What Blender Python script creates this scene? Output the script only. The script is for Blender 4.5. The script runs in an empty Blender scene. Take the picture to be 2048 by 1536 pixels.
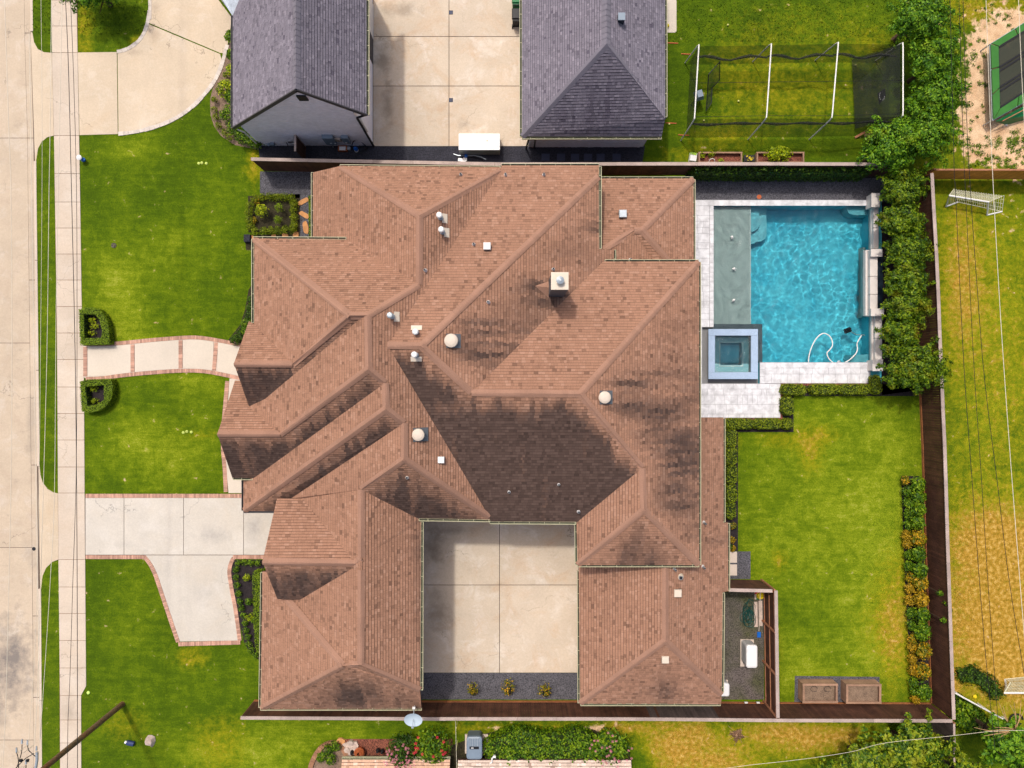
import bpy, bmesh, math, random
import numpy as np
from mathutils import Vector, noise, geometry
random.seed(7); RNG = np.random.default_rng(7)
SC = bpy.context.scene
COL = SC.collection
# ------------------------------------------------------------------ camera, light, exposure
H = 45.0                      # camera height over the ground, metres
F = 1406.25                   # focal length in pixels of the 2048 px wide photograph
cam = bpy.data.cameras.new('camera'); cam.sensor_width = 36; cam.lens = F / 2048 * 36
cam.clip_start = 0.5; cam.clip_end = 3000
co = bpy.data.objects.new('camera', cam); COL.objects.link(co); co.location = (0, 0, H)
SC.camera = co
SUN_ELEV = math.radians(63); SUN_DIR = Vector((-0.23, 0.45, 0)).normalized()   # towards the sun
sun_vec = Vector((SUN_DIR.x * math.cos(SUN_ELEV), SUN_DIR.y * math.cos(SUN_ELEV), math.sin(SUN_ELEV)))
w = bpy.data.worlds.new('World'); SC.world = w; w.use_nodes = True
nt = w.node_tree; nt.nodes.clear()
sk = nt.nodes.new('ShaderNodeTexSky'); sk.sky_type = 'NISHITA'; sk.sun_disc = False
sk.sun_elevation = SUN_ELEV; sk.sun_rotation = math.atan2(SUN_DIR.x, SUN_DIR.y)
sk.air_density = 1.0; sk.dust_density = 6.0; sk.ozone_density = 1.0
bg = nt.nodes.new('ShaderNodeBackground'); bg.inputs[1].default_value = 0.15
wo = nt.nodes.new('ShaderNodeOutputWorld')
nt.links.new(sk.outputs[0], bg.inputs[0]); nt.links.new(bg.outputs[0], wo.inputs[0])
sl = bpy.data.lights.new('sun', 'SUN'); sl.energy = 2.1; sl.angle = math.radians(2.6); sl.color = (1, 0.95, 0.87)
sl.cycles.is_caustics_light = True
so = bpy.data.objects.new('sun', sl); COL.objects.link(so); so.location = (-10, 20, 60)
so.rotation_euler = sun_vec.to_track_quat('Z', 'Y').to_euler()
SC.view_settings.view_transform = 'Standard'; SC.view_settings.look = 'None'
SC.view_settings.exposure = 0.2; SC.view_settings.gamma = 1; SC.view_settings.use_curve_mapping = False
SC.cycles.max_bounces = 6; SC.cycles.diffuse_bounces = 3; SC.cycles.glossy_bounces = 2
SC.cycles.transmission_bounces = 4; SC.cycles.transparent_max_bounces = 12; SC.cycles.volume_bounces = 0
SC.cycles.caustics_reflective = False; SC.cycles.caustics_refractive = True
try:
    SC.cycles.use_denoising = True; SC.cycles.use_adaptive_sampling = False
except Exception: pass

# ------------------------------------------------------------------ basics
def P(u, v, z=0.0):
    """place named by where it shows in the photograph and its height over the ground"""
    k = (H - z) / F
    return Vector(((u - 1024) * k, (768 - v) * k, z))
def S(r, g, b):
    f = lambda c: (c / 255 / 12.92) if c <= 10 else ((c / 255 + 0.055) / 1.055) ** 2.4
    return (f(r), f(g), f(b), 1)
PX = H / F
def link(o, parent=None):
    COL.objects.link(o)
    if parent is not None: o.parent = parent
    return o
def tag(o, label=None, cat=None, group=None, kind=None):
    if label: o['label'] = label
    if cat: o['category'] = cat
    if group: o['group'] = group
    if kind: o['kind'] = kind
    return o
def empty(name, loc, label=None, cat=None, group=None, rz=0, kind=None):
    o = bpy.data.objects.new(name, None); o.empty_display_size = 0.2
    COL.objects.link(o); o.location = loc; o.rotation_euler = (0, 0, rz)
    return tag(o, label, cat, group, kind)
def mesh(name, vs, fs, m=None, parent=None, smooth=False, world=True):
    me = bpy.data.meshes.new(name); me.from_pydata([tuple(v) for v in vs], [], fs)
    if m: me.materials.append(m)
    if smooth: me.polygons.foreach_set('use_smooth', [True] * len(me.polygons))
    me.update()
    o = bpy.data.objects.new(name, me); link(o, parent)
    if parent is not None and world:
        set_world(o, parent)
    return o
def set_world(o, parent):
    # geometry was given in world coordinates: undo the parent's own placement (parents are unrotated or given local data)
    l = Vector((0, 0, 0)); p = parent
    while p is not None:
        l += Vector(p.location); p = p.parent
    o.location = -l
class MB:
    """collects simple shapes into one mesh"""
    def __init__(s): s.v = []; s.f = []
    def add(s, vs, fs):
        n = len(s.v); s.v += [tuple(v) for v in vs]; s.f += [tuple(i + n for i in f) for f in fs]; return s
    def box(s, c, d, rz=0, rx=0, ry=0, taper=1.0):
        from mathutils import Euler
        R = Euler((rx, ry, rz)).to_matrix(); c = Vector(c); hx, hy, hz = d[0] / 2, d[1] / 2, d[2] / 2
        vs = []
        for z in (-1, 1):
            t = taper if z > 0 else 1
            for x, y in ((-1, -1), (1, -1), (1, 1), (-1, 1)):
                vs.append(c + R @ Vector((x * hx * t, y * hy * t, z * hz)))
        return s.add(vs, [(3, 2, 1, 0), (4, 5, 6, 7), (0, 1, 5, 4), (1, 2, 6, 5), (2, 3, 7, 6), (3, 0, 4, 7)])
    def bar(s, a, b, wd, ht, up=(0, 0, 1)):
        a = Vector(a); b = Vector(b); d = (b - a).normalized(); up = Vector(up)
        if abs(d.dot(up)) > .98: up = Vector((1, 0, 0))
        x = d.cross(up).normalized() * wd / 2; y = x.cross(d).normalized() * ht / 2
        vs = [a - x - y, a + x - y, a + x + y, a - x + y, b - x - y, b + x - y, b + x + y, b - x + y]
        return s.add(vs, [(0, 1, 2, 3), (7, 6, 5, 4), (0, 4, 5, 1), (1, 5, 6, 2), (2, 6, 7, 3), (3, 7, 4, 0)])
    def tube(s, pts, r, n=6, cap=True):
        pts = [Vector(p) for p in pts]; rs = r if isinstance(r, (list, tuple)) else [r] * len(pts)
        base = len(s.v); pu = None; rings = []
        for i, p in enumerate(pts):
            d = (pts[min(i + 1, len(pts) - 1)] - pts[max(i - 1, 0)]).normalized()
            if pu is None:
                pu = Vector((0, 0, 1)) if abs(d.z) < .9 else Vector((1, 0, 0))
            x = d.cross(pu)
            if x.length < 1e-4: x = d.cross(Vector((0, 1, 0)))
            x.normalize(); y = x.cross(d).normalized(); pu = y
            rings.append([p + (x * math.cos(t) + y * math.sin(t)) * rs[i] for t in [2 * math.pi * k / n for k in range(n)]])
        vs = [q for rg in rings for q in rg]; fs = []
        for i in range(len(pts) - 1):
            for k in range(n):
                a = i * n + k; b = i * n + (k + 1) % n; fs.append((a, b, b + n, a + n))
        if cap:
            fs.append(tuple(range(n))[::-1]); fs.append(tuple(range((len(pts) - 1) * n, len(pts) * n)))
        return s.add(vs, fs)
    def lathe(s, c, prof, n=16, sx=1, sy=1):
        c = Vector(c); vs = []; fs = []
        for r, z in prof:
            for k in range(n):
                t = 2 * math.pi * k / n; vs.append(c + Vector((r * sx * math.cos(t), r * sy * math.sin(t), z)))
        for i in range(len(prof) - 1):
            for k in range(n):
                a = i * n + k; b = i * n + (k + 1) % n; fs.append((a, b, b + n, a + n))
        fs.append(tuple(range(n))[::-1]); fs.append(tuple(range((len(prof) - 1) * n, len(prof) * n)))
        return s.add(vs, fs)
    def prism(s, pts, z0, z1):
        """pts: world xy outline"""
        pts = [Vector((p[0], p[1], 0)) for p in pts]
        ar = sum(pts[i].x * pts[(i + 1) % len(pts)].y - pts[(i + 1) % len(pts)].x * pts[i].y for i in range(len(pts)))
        if ar < 0: pts = pts[::-1]
        n = len(pts); vs = [(p.x, p.y, z0) for p in pts] + [(p.x, p.y, z1) for p in pts]
        fs = [tuple(range(n, 2 * n)), tuple(range(n))[::-1]] + [(i, (i + 1) % n, (i + 1) % n + n, i + n) for i in range(n)]
        return s.add(vs, fs)
    def build(s, name, m, parent=None, smooth=False, world=True):
        return mesh(name, s.v, s.f, m, parent, smooth, world)
HARD = []                     # outlines of everything paved or dug, where no grass grows
def px_prism(name, pxs, z0, z1, m, parent=None):
    pts = [P(u, v, z1) for u, v in pxs]
    if -.2 < z1 < .12 and z0 > -.5: HARD.append([(q.x, q.y) for q in pts])
    return MB().prism(pts, z0, z1).build(name, m, parent)
def lerp(a, b, t): return a + (b - a) * t
def interp(tab, x):
    if x <= tab[0][0]: 
        (x0, y0), (x1, y1) = tab[0], tab[1]
    elif x >= tab[-1][0]: 
        (x0, y0), (x1, y1) = tab[-2], tab[-1]
    else:
        for (x0, y0), (x1, y1) in zip(tab, tab[1:]):
            if x0 <= x <= x1: break
    return y0 + (y1 - y0) * (x - x0) / (x1 - x0)
def smooth_line(pts, n=8, closed=False):
    """Catmull-Rom through points (tuples of any length)"""
    p = [Vector(q) for q in pts]; out = []; L = len(p)
    rng = range(L if closed else L - 1)
    for i in rng:
        if closed: a, b, c, d = p[(i - 1) % L], p[i], p[(i + 1) % L], p[(i + 2) % L]
        else: a, b, c, d = p[max(i - 1, 0)], p[i], p[i + 1], p[min(i + 2, L - 1)]
        for k in range(n):
            t = k / n
            out.append(0.5 * ((2 * b) + (c - a) * t + (2 * a - 5 * b + 4 * c - d) * t * t + (3 * b - 3 * c + d - a) * t ** 3))
    if not closed: out.append(p[-1])
    return out
def resample(pts, step):
    pts = [Vector(p) for p in pts]; out = [pts[0].copy()]; acc = 0
    tot = sum((b - a).length for a, b in zip(pts, pts[1:])); n = max(1, round(tot / step)); st = tot / n; nxt = st; run = 0
    for a, b in zip(pts, pts[1:]):
        l = (b - a).length
        while nxt <= run + l + 1e-6 and len(out) <= n:
            out.append(a.lerp(b, (nxt - run) / l)); nxt += st
        run += l
    return out

# ------------------------------------------------------------------ materials
def nodes(name):
    m = bpy.data.materials.new(name); m.use_nodes = True; t = m.node_tree; t.nodes.clear()
    o = t.nodes.new('ShaderNodeOutputMaterial'); b = t.nodes.new('ShaderNodeBsdfPrincipled')
    t.links.new(b.outputs[0], o.inputs[0]); return m, t, b, o
class NT:
    def __init__(s, t): s.t = t
    def n(s, ty, **k):
        x = s.t.nodes.new('ShaderNode' + ty)
        for a, b in k.items(): setattr(x, a, b)
        return x
    def l(s, a, b): s.t.links.new(a, b)
    def noise(s, vec, scale, detail=3, rough=.55, dist=0):
        x = s.n('TexNoise'); s.l(vec, x.inputs['Vector']); x.inputs['Scale'].default_value = scale
        x.inputs['Detail'].default_value = detail; x.inputs['Roughness'].default_value = rough; x.inputs['Distortion'].default_value = dist
        return x.outputs['Fac']
    def ramp(s, fac, stops, interp='LINEAR'):
        x = s.n('ValToRGB'); s.l(fac, x.inputs[0]); x.color_ramp.interpolation = interp
        e = x.color_ramp.elements
        while len(e) < len(stops): e.new(.5)
        for i, (p, c) in enumerate(stops):
            e[i].position = p; e[i].color = c if len(c) == 4 else (*c, 1)
        return x.outputs[0]
    def mix(s, fac, a, b, mode='MIX'):
        x = s.n('Mix', data_type='RGBA', blend_type=mode)
        for i, q in ((0, fac), (6, a), (7, b)):
            if hasattr(q, 'is_linked'): s.l(q, x.inputs[i])
            else: x.inputs[i].default_value = q
        return x.outputs[2]
    def math(s, op, a, b=0.0, clamp=False):
        x = s.n('Math', operation=op, use_clamp=clamp)
        for i, q in ((0, a), (1, b)):
            if hasattr(q, 'is_linked'): s.l(q, x.inputs[i])
            else: x.inputs[i].default_value = q
        return x.outputs[0]
    def mapr(s, v, a, b, c=0., d=1.):
        x = s.n('MapRange'); s.l(v, x.inputs[0])
        for i, q in enumerate((a, b, c, d)): x.inputs[i + 1].default_value = q
        return x.outputs[0]
    def pos(s): return s.n('NewGeometry').outputs['Position']
    def attr(s, name, ty='GEOMETRY'):
        x = s.n('Attribute', attribute_type=ty, attribute_name=name); return x.outputs['Fac']
def g4(c, k=1.0): return (min(c[0] * k, 1), min(c[1] * k, 1), min(c[2] * k, 1), 1)
def mat(name, c, rough=.8, var=.18, scale=1.5, fine=.1, fscale=40, rnd=.0, bump=.0, bscale=30, metal=0, c2=None, c2scale=.6, c2amt=.5, spec=.3, isl=0.0, patches=None):
    """base colour with broad variation, fine grain, per-object or per-piece variation"""
    m, t, b, o = nodes(name); N = NT(t); p = N.pos()
    c = tuple(c)
    col = N.mix(N.mapr(N.noise(p, scale, 4), .3, .7), g4(c, 1 - var), g4(c, 1 + var))
    if c2 is not None:
        col = N.mix(N.mapr(N.noise(p, c2scale, 5, .6, .4), .5 - .12, .5 + .22 - c2amt * .2), col, tuple(c2))
    if fine: col = N.mix(1.0, col, N.ramp(N.noise(p, fscale, 2), [(0.25, (1 - fine * 2,) * 3), (.75, (1,) * 3)]), 'MULTIPLY')
    if rnd:
        oi = N.n('ObjectInfo').outputs['Random']
        col = N.mix(1.0, col, N.ramp(oi, [(0, (1 - rnd,) * 3), (1, (1.0,) * 3)]), 'MULTIPLY')
    if isl:
        ri = N.n('NewGeometry').outputs['Random Per Island']
        col = N.mix(1.0, col, N.ramp(ri, [(0, (1 - isl,) * 3), (1, (1.0,) * 3)]), 'MULTIPLY')
    N.l(col, b.inputs['Base Color']); b.inputs['Roughness'].default_value = rough; b.inputs['Metallic'].default_value = metal
    b.inputs['Specular IOR Level'].default_value = spec
    if bump:
        bp = N.n('Bump'); bp.inputs['Strength'].default_value = bump; bp.inputs['Distance'].default_value = .02
        N.l(N.noise(p, bscale, 3), bp.inputs['Height']); N.l(bp.outputs[0], b.inputs['Normal'])
    return m
def leafmat(name, dark, mid, light, hue=None, huepos=.9, trans=.25, scale=1.2):
    m, t, b, o = nodes(name); N = NT(t); p = N.pos()
    ri = N.n('NewGeometry').outputs['Random Per Island']
    f = N.math('ADD', N.math('MULTIPLY', ri, .6), N.math('MULTIPLY', N.noise(p, scale, 3), .55))
    st = [(.25, dark), (.55, mid), (.85, light)]
    col = N.ramp(f, st)
    if hue is not None:
        x = N.mapr(N.noise(p, scale * .8, 2), huepos - .18, huepos + .02); col = N.mix(x, col, hue)
    N.l(col, b.inputs['Base Color']); b.inputs['Roughness'].default_value = .55; b.inputs['Specular IOR Level'].default_value = .25
    tr = N.n('BsdfTranslucent'); N.l(col, tr.inputs[0]); mx = N.n('MixShader'); mx.inputs[0].default_value = trans
    N.l(b.outputs[0], mx.inputs[1]); N.l(tr.outputs[0], mx.inputs[2]); N.l(mx.outputs[0], o.inputs[0])
    return m
MT = {}
def concrete(name, c, pale, stain, grime, amt=.5, spots=(), rnd=.04):
    """poured concrete: pale dried patches, brown water stains, dark grime, hairline cracks; spots are big darker patches, among them old stains and painted shadow (x, y, rx, ry, strength)"""
    m, t, b, o = nodes(name); N = NT(t); p = N.pos()
    col = N.mix(N.mapr(N.noise(p, .45, 4, .6), .35, .65), c, g4(c, .90))
    col = N.mix(N.mapr(N.noise(p, .62, 6, .68, .6), .52, .68, 0, .85 * amt), col, pale)
    ad = N.n('VectorMath', operation='ADD'); N.l(p, ad.inputs[0]); ad.inputs[1].default_value = (31, 17, 5); q = ad.outputs[0]
    col = N.mix(N.mapr(N.noise(q, .5, 6, .7, .8), .5, .7, 0, .9 * amt), col, stain)
    mp = N.n('Mapping'); N.l(q, mp.inputs['Vector']); mp.inputs['Scale'].default_value = (1.0, 2.2, 1)
    col = N.mix(N.mapr(N.noise(mp.outputs[0], .9, 7, .75, .3), .58, .78, 0, .8 * amt), col, grime)
    for (u, v, ru, rv, k) in spots:
        c0 = P(u, v); s = N.n('VectorMath', operation='SUBTRACT'); N.l(p, s.inputs[0]); s.inputs[1].default_value = (c0.x, c0.y, 0)
        d = N.n('VectorMath', operation='MULTIPLY'); N.l(s.outputs[0], d.inputs[0]); d.inputs[1].default_value = (1 / (ru * PX), 1 / (rv * PX), 0)
        l = N.n('VectorMath', operation='LENGTH'); N.l(d.outputs[0], l.inputs[0])
        f = N.math('SUBTRACT', N.math('ADD', N.mapr(l.outputs['Value'], 0, 1.3, 1, 0), N.math('MULTIPLY', N.math('SUBTRACT', N.noise(p, 1.1, 6, .7), .5), 1.6)), .35)
        col = N.mix(N.mapr(f, 0, .6, 0, k), col, grime)
    vo = N.n('TexVoronoi', feature='DISTANCE_TO_EDGE'); wn = N.n('TexNoise'); wn.inputs['Scale'].default_value = .9; wn.inputs['Detail'].default_value = 5; N.l(p, wn.inputs['Vector'])
    sc = N.n('VectorMath', operation='SCALE'); N.l(wn.outputs['Color'], sc.inputs[0]); sc.inputs['Scale'].default_value = 2.2; a2 = N.n('VectorMath', operation='ADD'); N.l(p, a2.inputs[0]); N.l(sc.outputs[0], a2.inputs[1]); N.l(a2.outputs[0], vo.inputs['Vector']); vo.inputs['Scale'].default_value = .16
    ck = N.math('MULTIPLY', N.mapr(vo.outputs['Distance'], 0, .0035, .7, 0), N.mapr(N.noise(p, .3, 2), .52, .56))
    col = N.mix(ck, col, g4(grime, .55))
    col = N.mix(1.0, col, N.ramp(N.noise(p, 11, 4, .7), [(.3, (.88,) * 3), (.7, (1.03,) * 3)]), 'MULTIPLY')
    col = N.mix(N.mapr(N.noise(p, 7, 2, .5), .74, .80, 0, .5), col, grime)
    if rnd: col = N.mix(1.0, col, N.ramp(N.n('ObjectInfo').outputs['Random'], [(0, (1 - rnd * 2,) * 3), (1, (1.0,) * 3)]), 'MULTIPLY')
    N.l(col, b.inputs['Base Color']); b.inputs['Roughness'].default_value = .9; b.inputs['Specular IOR Level'].default_value = .25
    return m
MT['road'] = mat('road_concrete', S(204, 182, 158)[:3], .9, .10, .35, .16, 9, c2=S(186, 166, 146), c2scale=.22, c2amt=.1, bump=.2)
MT['walk'] = concrete('sidewalk_concrete', S(202, 186, 168), S(214, 204, 192), S(190, 168, 144), S(150, 138, 124), .35, [(140, 1420, 24, 40, .5)], .05)
MT['drive'] = mat('driveway_concrete', S(208, 194, 176)[:3], .85, .07, .5, .06, 10, rnd=.04, c2=S(186, 176, 164), c2scale=.35, c2amt=.1, bump=.12)
MT['walk2'] = mat('front_walk_concrete', S(200, 188, 172)[:3], .85, .05, .6, .05, 14, bump=.12)
MT['court'] = mat('courtyard_concrete', S(206, 184, 158)[:3], .8, .12, .4, .08, 8, rnd=.05, c2=S(184, 154, 124), c2scale=.32, c2amt=.5, bump=.12)
MT['ndrive'] = mat('neighbour_drive_concrete', S(212, 186, 156)[:3], .85, .07, .4, .06, 10, c2=S(196, 172, 142), c2scale=.3, c2amt=.4, bump=.12)
MT['gravel'] = mat('grey_gravel', S(104, 102, 108)[:3], .9, .12, 1.5, .45, 16, bump=.9, bscale=22)
MT['gravel_brown'] = mat('brown_grey_gravel', S(118, 108, 104)[:3], .9, .12, 1.2, .45, 16, c2=S(84, 88, 50), c2scale=.5, c2amt=0, bump=.9, bscale=22)
MT['char'] = mat('charcoal_gravel', S(58, 58, 68)[:3], .9, .15, 1.2, .4, 14, bump=.9, bscale=22)
MT['mulch'] = mat('dark_mulch', S(52, 44, 46)[:3], .95, .25, 2, .4, 18, bump=.8)
MT['redmulch'] = mat('red_mulch', S(158, 96, 76)[:3], .95, .3, 3, .5, 14, bump=.8)
MT['soil'] = mat('bed_soil', S(62, 56, 36)[:3], .95, .3, 2, .4, 16, bump=.8)
MT['brick'] = mat('edging_brick', S(206, 160, 138)[:3], .85, .12, 3, .1, 30, rnd=.42)
MT['brick_stuff'] = mat('edging_brick_rows', S(190, 142, 118)[:3], .85, .12, 3, .1, 30, isl=.32)
MT['stone'] = mat('pale_edging_stone', S(214, 202, 190)[:3], .85, .12, 3, .12, 25, rnd=.2)
MT['trav'] = mat('white_travertine', S(220, 219, 221)[:3], .6, .05, 1.2, .04, 22, rnd=.07, c2=S(178, 176, 178), c2scale=2.2, c2amt=.0)
MT['trav2'] = mat('white_stone_wall', S(206, 198, 192)[:3], .7, .08, 1.5, .06, 22, rnd=.05)
MT['joint'] = mat('tile_joint', S(146, 144, 146)[:3], .9, .1)
MT['cap'] = mat('weathered_cap_rail', S(188, 168, 158)[:3], .85, .18, 1.2, .2, 25, rnd=.2)
MT['fence'] = mat('dark_stained_fence', S(84, 52, 38)[:3], .8, .22, 1.0, .2, 20, rnd=.35, c2=S(110, 72, 54), c2scale=1.2, c2amt=0)
MT['fence_grey'] = mat('weathered_fence', S(96, 82, 78)[:3], .85, .25, 1.0, .2, 20, rnd=.35)
MT['fence_new'] = mat('orange_cedar_fence', S(240, 158, 66)[:3], .8, .2, 1.0, .2, 20, rnd=.25)
MT['wood'] = mat('weathered_planter_wood', S(168, 132, 108)[:3], .85, .2, 2, .2, 25, rnd=.2)
MT['rail'] = mat('fence_rail_wood', S(176, 120, 88)[:3], .85, .2, 2, .2, 25, rnd=.2)
MT['kick'] = mat('cedar_edging_board', S(160, 100, 60)[:3], .85, .2, 2, .2, 25)
MT['gutter'] = mat('cream_gutter', S(176, 172, 140)[:3], .5, .05, 2, 0)
MT['gutin'] = mat('gutter_inside', S(70, 74, 60)[:3], .8, .2, 2, .2, 20)
MT['gutter_dark'] = mat('dark_gutter', S(64, 62, 66)[:3], .5, .05, 2, 0)
MT['fascia'] = mat('cream_fascia', S(170, 158, 138)[:3], .7, .05, 2, 0)
MT['wall'] = mat('tan_brick_wall', S(186, 160, 140)[:3], .85, .1, 2, .15, 20)
MT['white_metal'] = mat('white_metal', S(214, 212, 210)[:3], .35, .02, 2, 0, spec=.5)
MT['cream_metal'] = mat('cream_metal', S(200, 186, 168)[:3], .45, .05, 4, 0, spec=.4)
MT['tan_metal'] = mat('painted_vent_metal', S(196, 182, 166)[:3], .5, .05, 4, 0)
MT['galv'] = mat('galvanised_metal', S(168, 176, 182)[:3], .35, .1, 5, .05, 20, metal=.4)
MT['dgalv'] = mat('dull_grey_metal', S(96, 100, 104)[:3], .5, .1, 5, .05, 20, metal=.2)
MT['steel'] = mat('white_painted_pipe', S(220, 216, 210)[:3], .4, .1, 4, .05, 20)
MT['black'] = mat('black_plastic', S(26, 26, 30)[:3], .5, .1, 3, 0)
MT['road'] = concrete('road_concrete', S(194, 176, 154), S(204, 192, 178), S(176, 156, 136), S(122, 114, 108), .6, [(20, 1330, 64, 120, .95), (-20, 1440, 60, 60, .6), (60, 1110, 30, 40, .3), (60, 850, 16, 130, .35), (64, 500, 12, 200, .3)])
MT['drive'] = concrete('driveway_concrete', S(198, 190, 178), S(212, 206, 198), S(194, 180, 160), S(160, 154, 148), .4, [(430, 1070, 50, 26, .6), (510, 1060, 30, 34, .6), (250, 1090, 30, 14, .3), (400, 1190, 40, 30, .25)])
MT['court'] = concrete('courtyard_concrete', S(200, 184, 164), S(222, 214, 204), S(188, 156, 124), S(140, 126, 110), .6, [(870, 1090, 26, 60, .8), (880, 1230, 34, 60, .7), (900, 1060, 60, 14, .6), (768, 120, 24, 60, .7), (776, 210, 20, 60, .7), (800, 20, 60, 22, .6), (930, 250, 26, 16, .5)])  # spots darken strips along the left and upper courtyard edges
MT['ndrive'] = concrete('neighbour_drive_concrete', S(202, 184, 160), S(214, 202, 186), S(192, 168, 138), S(164, 146, 128), .45, [(308, 70, 16, 30, .5), (310, 15, 20, 16, .5), (270, 105, 30, 8, .4)])  # first two spots paint faint shadow patches into the concrete colour
MT['net'] = None
MT['glassd'] = mat('dark_glass', S(34, 44, 54)[:3], .15, .05, 2, 0, spec=.6)
MT['pole'] = mat('utility_pole_wood', S(122, 102, 76)[:3], .9, .25, 2, .35, 14, c2=S(140, 100, 60), c2scale=1.6, c2amt=.2, bump=.6, bscale=12)
MT['wire'] = mat('black_wire', S(28, 26, 28)[:3], .6, .1, 3, 0)
MT['wire2'] = mat('bright_aluminium_wire', S(206, 196, 176)[:3], .35, .05, 3, 0)
MT['wbrick'] = mat('white_brick', S(242, 238, 243)[:3], .8, .05, 1.5, .05, 30, isl=.12)
MT['green_bin'] = mat('green_plastic', S(20, 104, 56)[:3], .45, .1, 2, 0)
MT['grey_ac'] = mat('grey_blue_metal', S(112, 126, 140)[:3], .45, .06, 2, 0, spec=.5)
MT['blue'] = mat('blue_paint', S(24, 92, 176)[:3], .4, .1, 3, 0)
MT['navy'] = mat('navy_paint', S(44, 56, 98)[:3], .5, .1, 3, 0)
MT['yellow'] = mat('yellow_plastic', S(226, 200, 30)[:3], .4, .1, 3, 0)
MT['red'] = mat('red_plastic', S(206, 50, 30)[:3], .4, .1, 3, 0)
MT['orange'] = mat('terracotta', S(186, 98, 60)[:3], .8, .12, 3, .1, 20)
MT['flag'] = mat('orange_flagstone', S(212, 152, 98)[:3], .85, .15, 3, .15, 20, rnd=.2)
MT['hose'] = mat('dark_green_hose', S(22, 62, 56)[:3], .4, .1, 3, 0)
MT['cardboard'] = mat('brown_cardboard', S(150, 84, 50)[:3], .8, .1, 3, 0)
MT['conduit'] = mat('pvc_grey', S(150, 156, 160)[:3], .5, .1, 3, 0)
MT['paver'] = mat('concrete_paver', S(200, 184, 170)[:3], .85, .06, 2, .08, 20, rnd=.05)
MT['paverd'] = mat('dark_paver', S(66, 70, 90)[:3], .85, .1, 2, .1, 20, rnd=.1)
MT['rock'] = mat('pale_rock', S(206, 184, 170)[:3], .9, .2, 4, .2, 20, rnd=.2)
MT['soilbed'] = mat('dry_planter_soil', S(146, 122, 102)[:3], .95, .25, 3, .35, 20, bump=.6)
MT['trunk'] = mat('bark', S(88, 70, 52)[:3], .9, .2, 3, .3, 18, bump=.5)
MT['branch'] = mat('pale_dead_branch', S(176, 140, 100)[:3], .9, .2, 3, .2, 18)
MT['tramp'] = mat('green_trampoline_pad', S(50, 108, 38)[:3], .5, .12, 2, .05, 20)
MT['goalnet'] = mat('white_goal_net', S(210, 206, 180)[:3], .7, .1, 3, 0)
MT['sand'] = None
# see-through woven mesh
def netmat(name, c, cover):
    m, t, b, o = nodes(name); N = NT(t); b.inputs['Base Color'].default_value = c; b.inputs['Roughness'].default_value = .8
    tr = N.n('BsdfTransparent'); mx = N.n('MixShader'); mx.inputs[0].default_value = cover
    N.l(tr.outputs[0], mx.inputs[1]); N.l(b.outputs[0], mx.inputs[2]); N.l(mx.outputs[0], o.inputs[0]); return m
MT['net'] = netmat('black_netting', S(30, 32, 30), .42)
MT['netdense'] = netmat('black_netting_folds', S(26, 28, 28), .62)
MT['tmat'] = netmat('black_trampoline_mesh', S(38, 44, 30), .88)
# plants
MT['boxwood'] = leafmat('boxwood_leaves', S(54, 76, 5), S(104, 120, 8), S(142, 152, 16))
MT['hedge_smooth'] = leafmat('clipped_hedge_leaves', S(80, 106, 6), S(106, 130, 10), S(126, 148, 16))
MT['tree_ne'] = leafmat('bright_tree_leaves', S(30, 66, 8), S(74, 120, 14), S(124, 160, 24), hue=S(150, 160, 20), huepos=.78)
MT['tree_e'] = leafmat('dark_evergreen_leaves', S(28, 54, 5), S(70, 102, 8), S(126, 146, 14), hue=S(130, 128, 14), huepos=.74)
MT['tree_s'] = leafmat('southern_tree_leaves', S(28, 58, 8), S(72, 106, 16), S(146, 158, 26), hue=S(150, 150, 30), huepos=.74)
MT['shrub'] = leafmat('green_shrub_leaves', S(30, 60, 6), S(72, 108, 10), S(128, 152, 18))
MT['lime'] = leafmat('lime_leaves', S(70, 96, 8), S(140, 158, 14), S(190, 196, 26))
MT['golden'] = leafmat('golden_variegated_leaves', S(90, 84, 8), S(150, 124, 16), S(200, 156, 36))
MT['mixgold'] = leafmat('green_gold_leaves', S(50, 66, 8), S(116, 116, 14), S(200, 150, 26))
MT['vine'] = leafmat('climbing_vine_leaves', S(18, 40, 6), S(48, 80, 12), S(84, 110, 14))
MT['lime_b'] = mat('pale_yellow_ball', S(214, 210, 130)[:3], .6, .1, 3, 0)
MT['lime_p'] = mat('lime_print', S(150, 190, 50)[:3], .5, .1, 3, 0)
MT['pink'] = mat('pink_petals', S(206, 124, 138)[:3], .6, .1, 3, 0, isl=.3)
MT['crimson'] = mat('crimson_petals', S(210, 20, 60)[:3], .6, .1, 3, 0, isl=.3)
MT['dry'] = leafmat('dry_leaves', S(96, 74, 56), S(140, 108, 84), S(176, 140, 110))
# ------------------------------------------------------------------ ground
def inst(me, name, loc, parent=None, rz=0.0, sc=(1, 1, 1), rot=None):
    o = bpy.data.objects.new(name, me); COL.objects.link(o)
    l = Vector(loc)
    if parent is not None:
        o.parent = parent; p = parent
        while p is not None: l = l - Vector(p.location); p = p.parent
    o.location = l; o.rotation_euler = rot if rot is not None else (0, 0, rz); o.scale = sc
    return o
def shape(mb, m, name='shape'):
    me = bpy.data.meshes.new(name); me.from_pydata(mb.v, [], mb.f); me.materials.append(m); me.update(); return me
UNIT = {}
def unit_box(m):
    k = m.name
    if k not in UNIT: UNIT[k] = shape(MB().box((0, 0, 0), (1, 1, 1)), m, 'piece')
    return UNIT[k]
def structure(name, label=None):
    return empty(name, (0, 0, 0), label, None, None, 0, 'structure')

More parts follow.
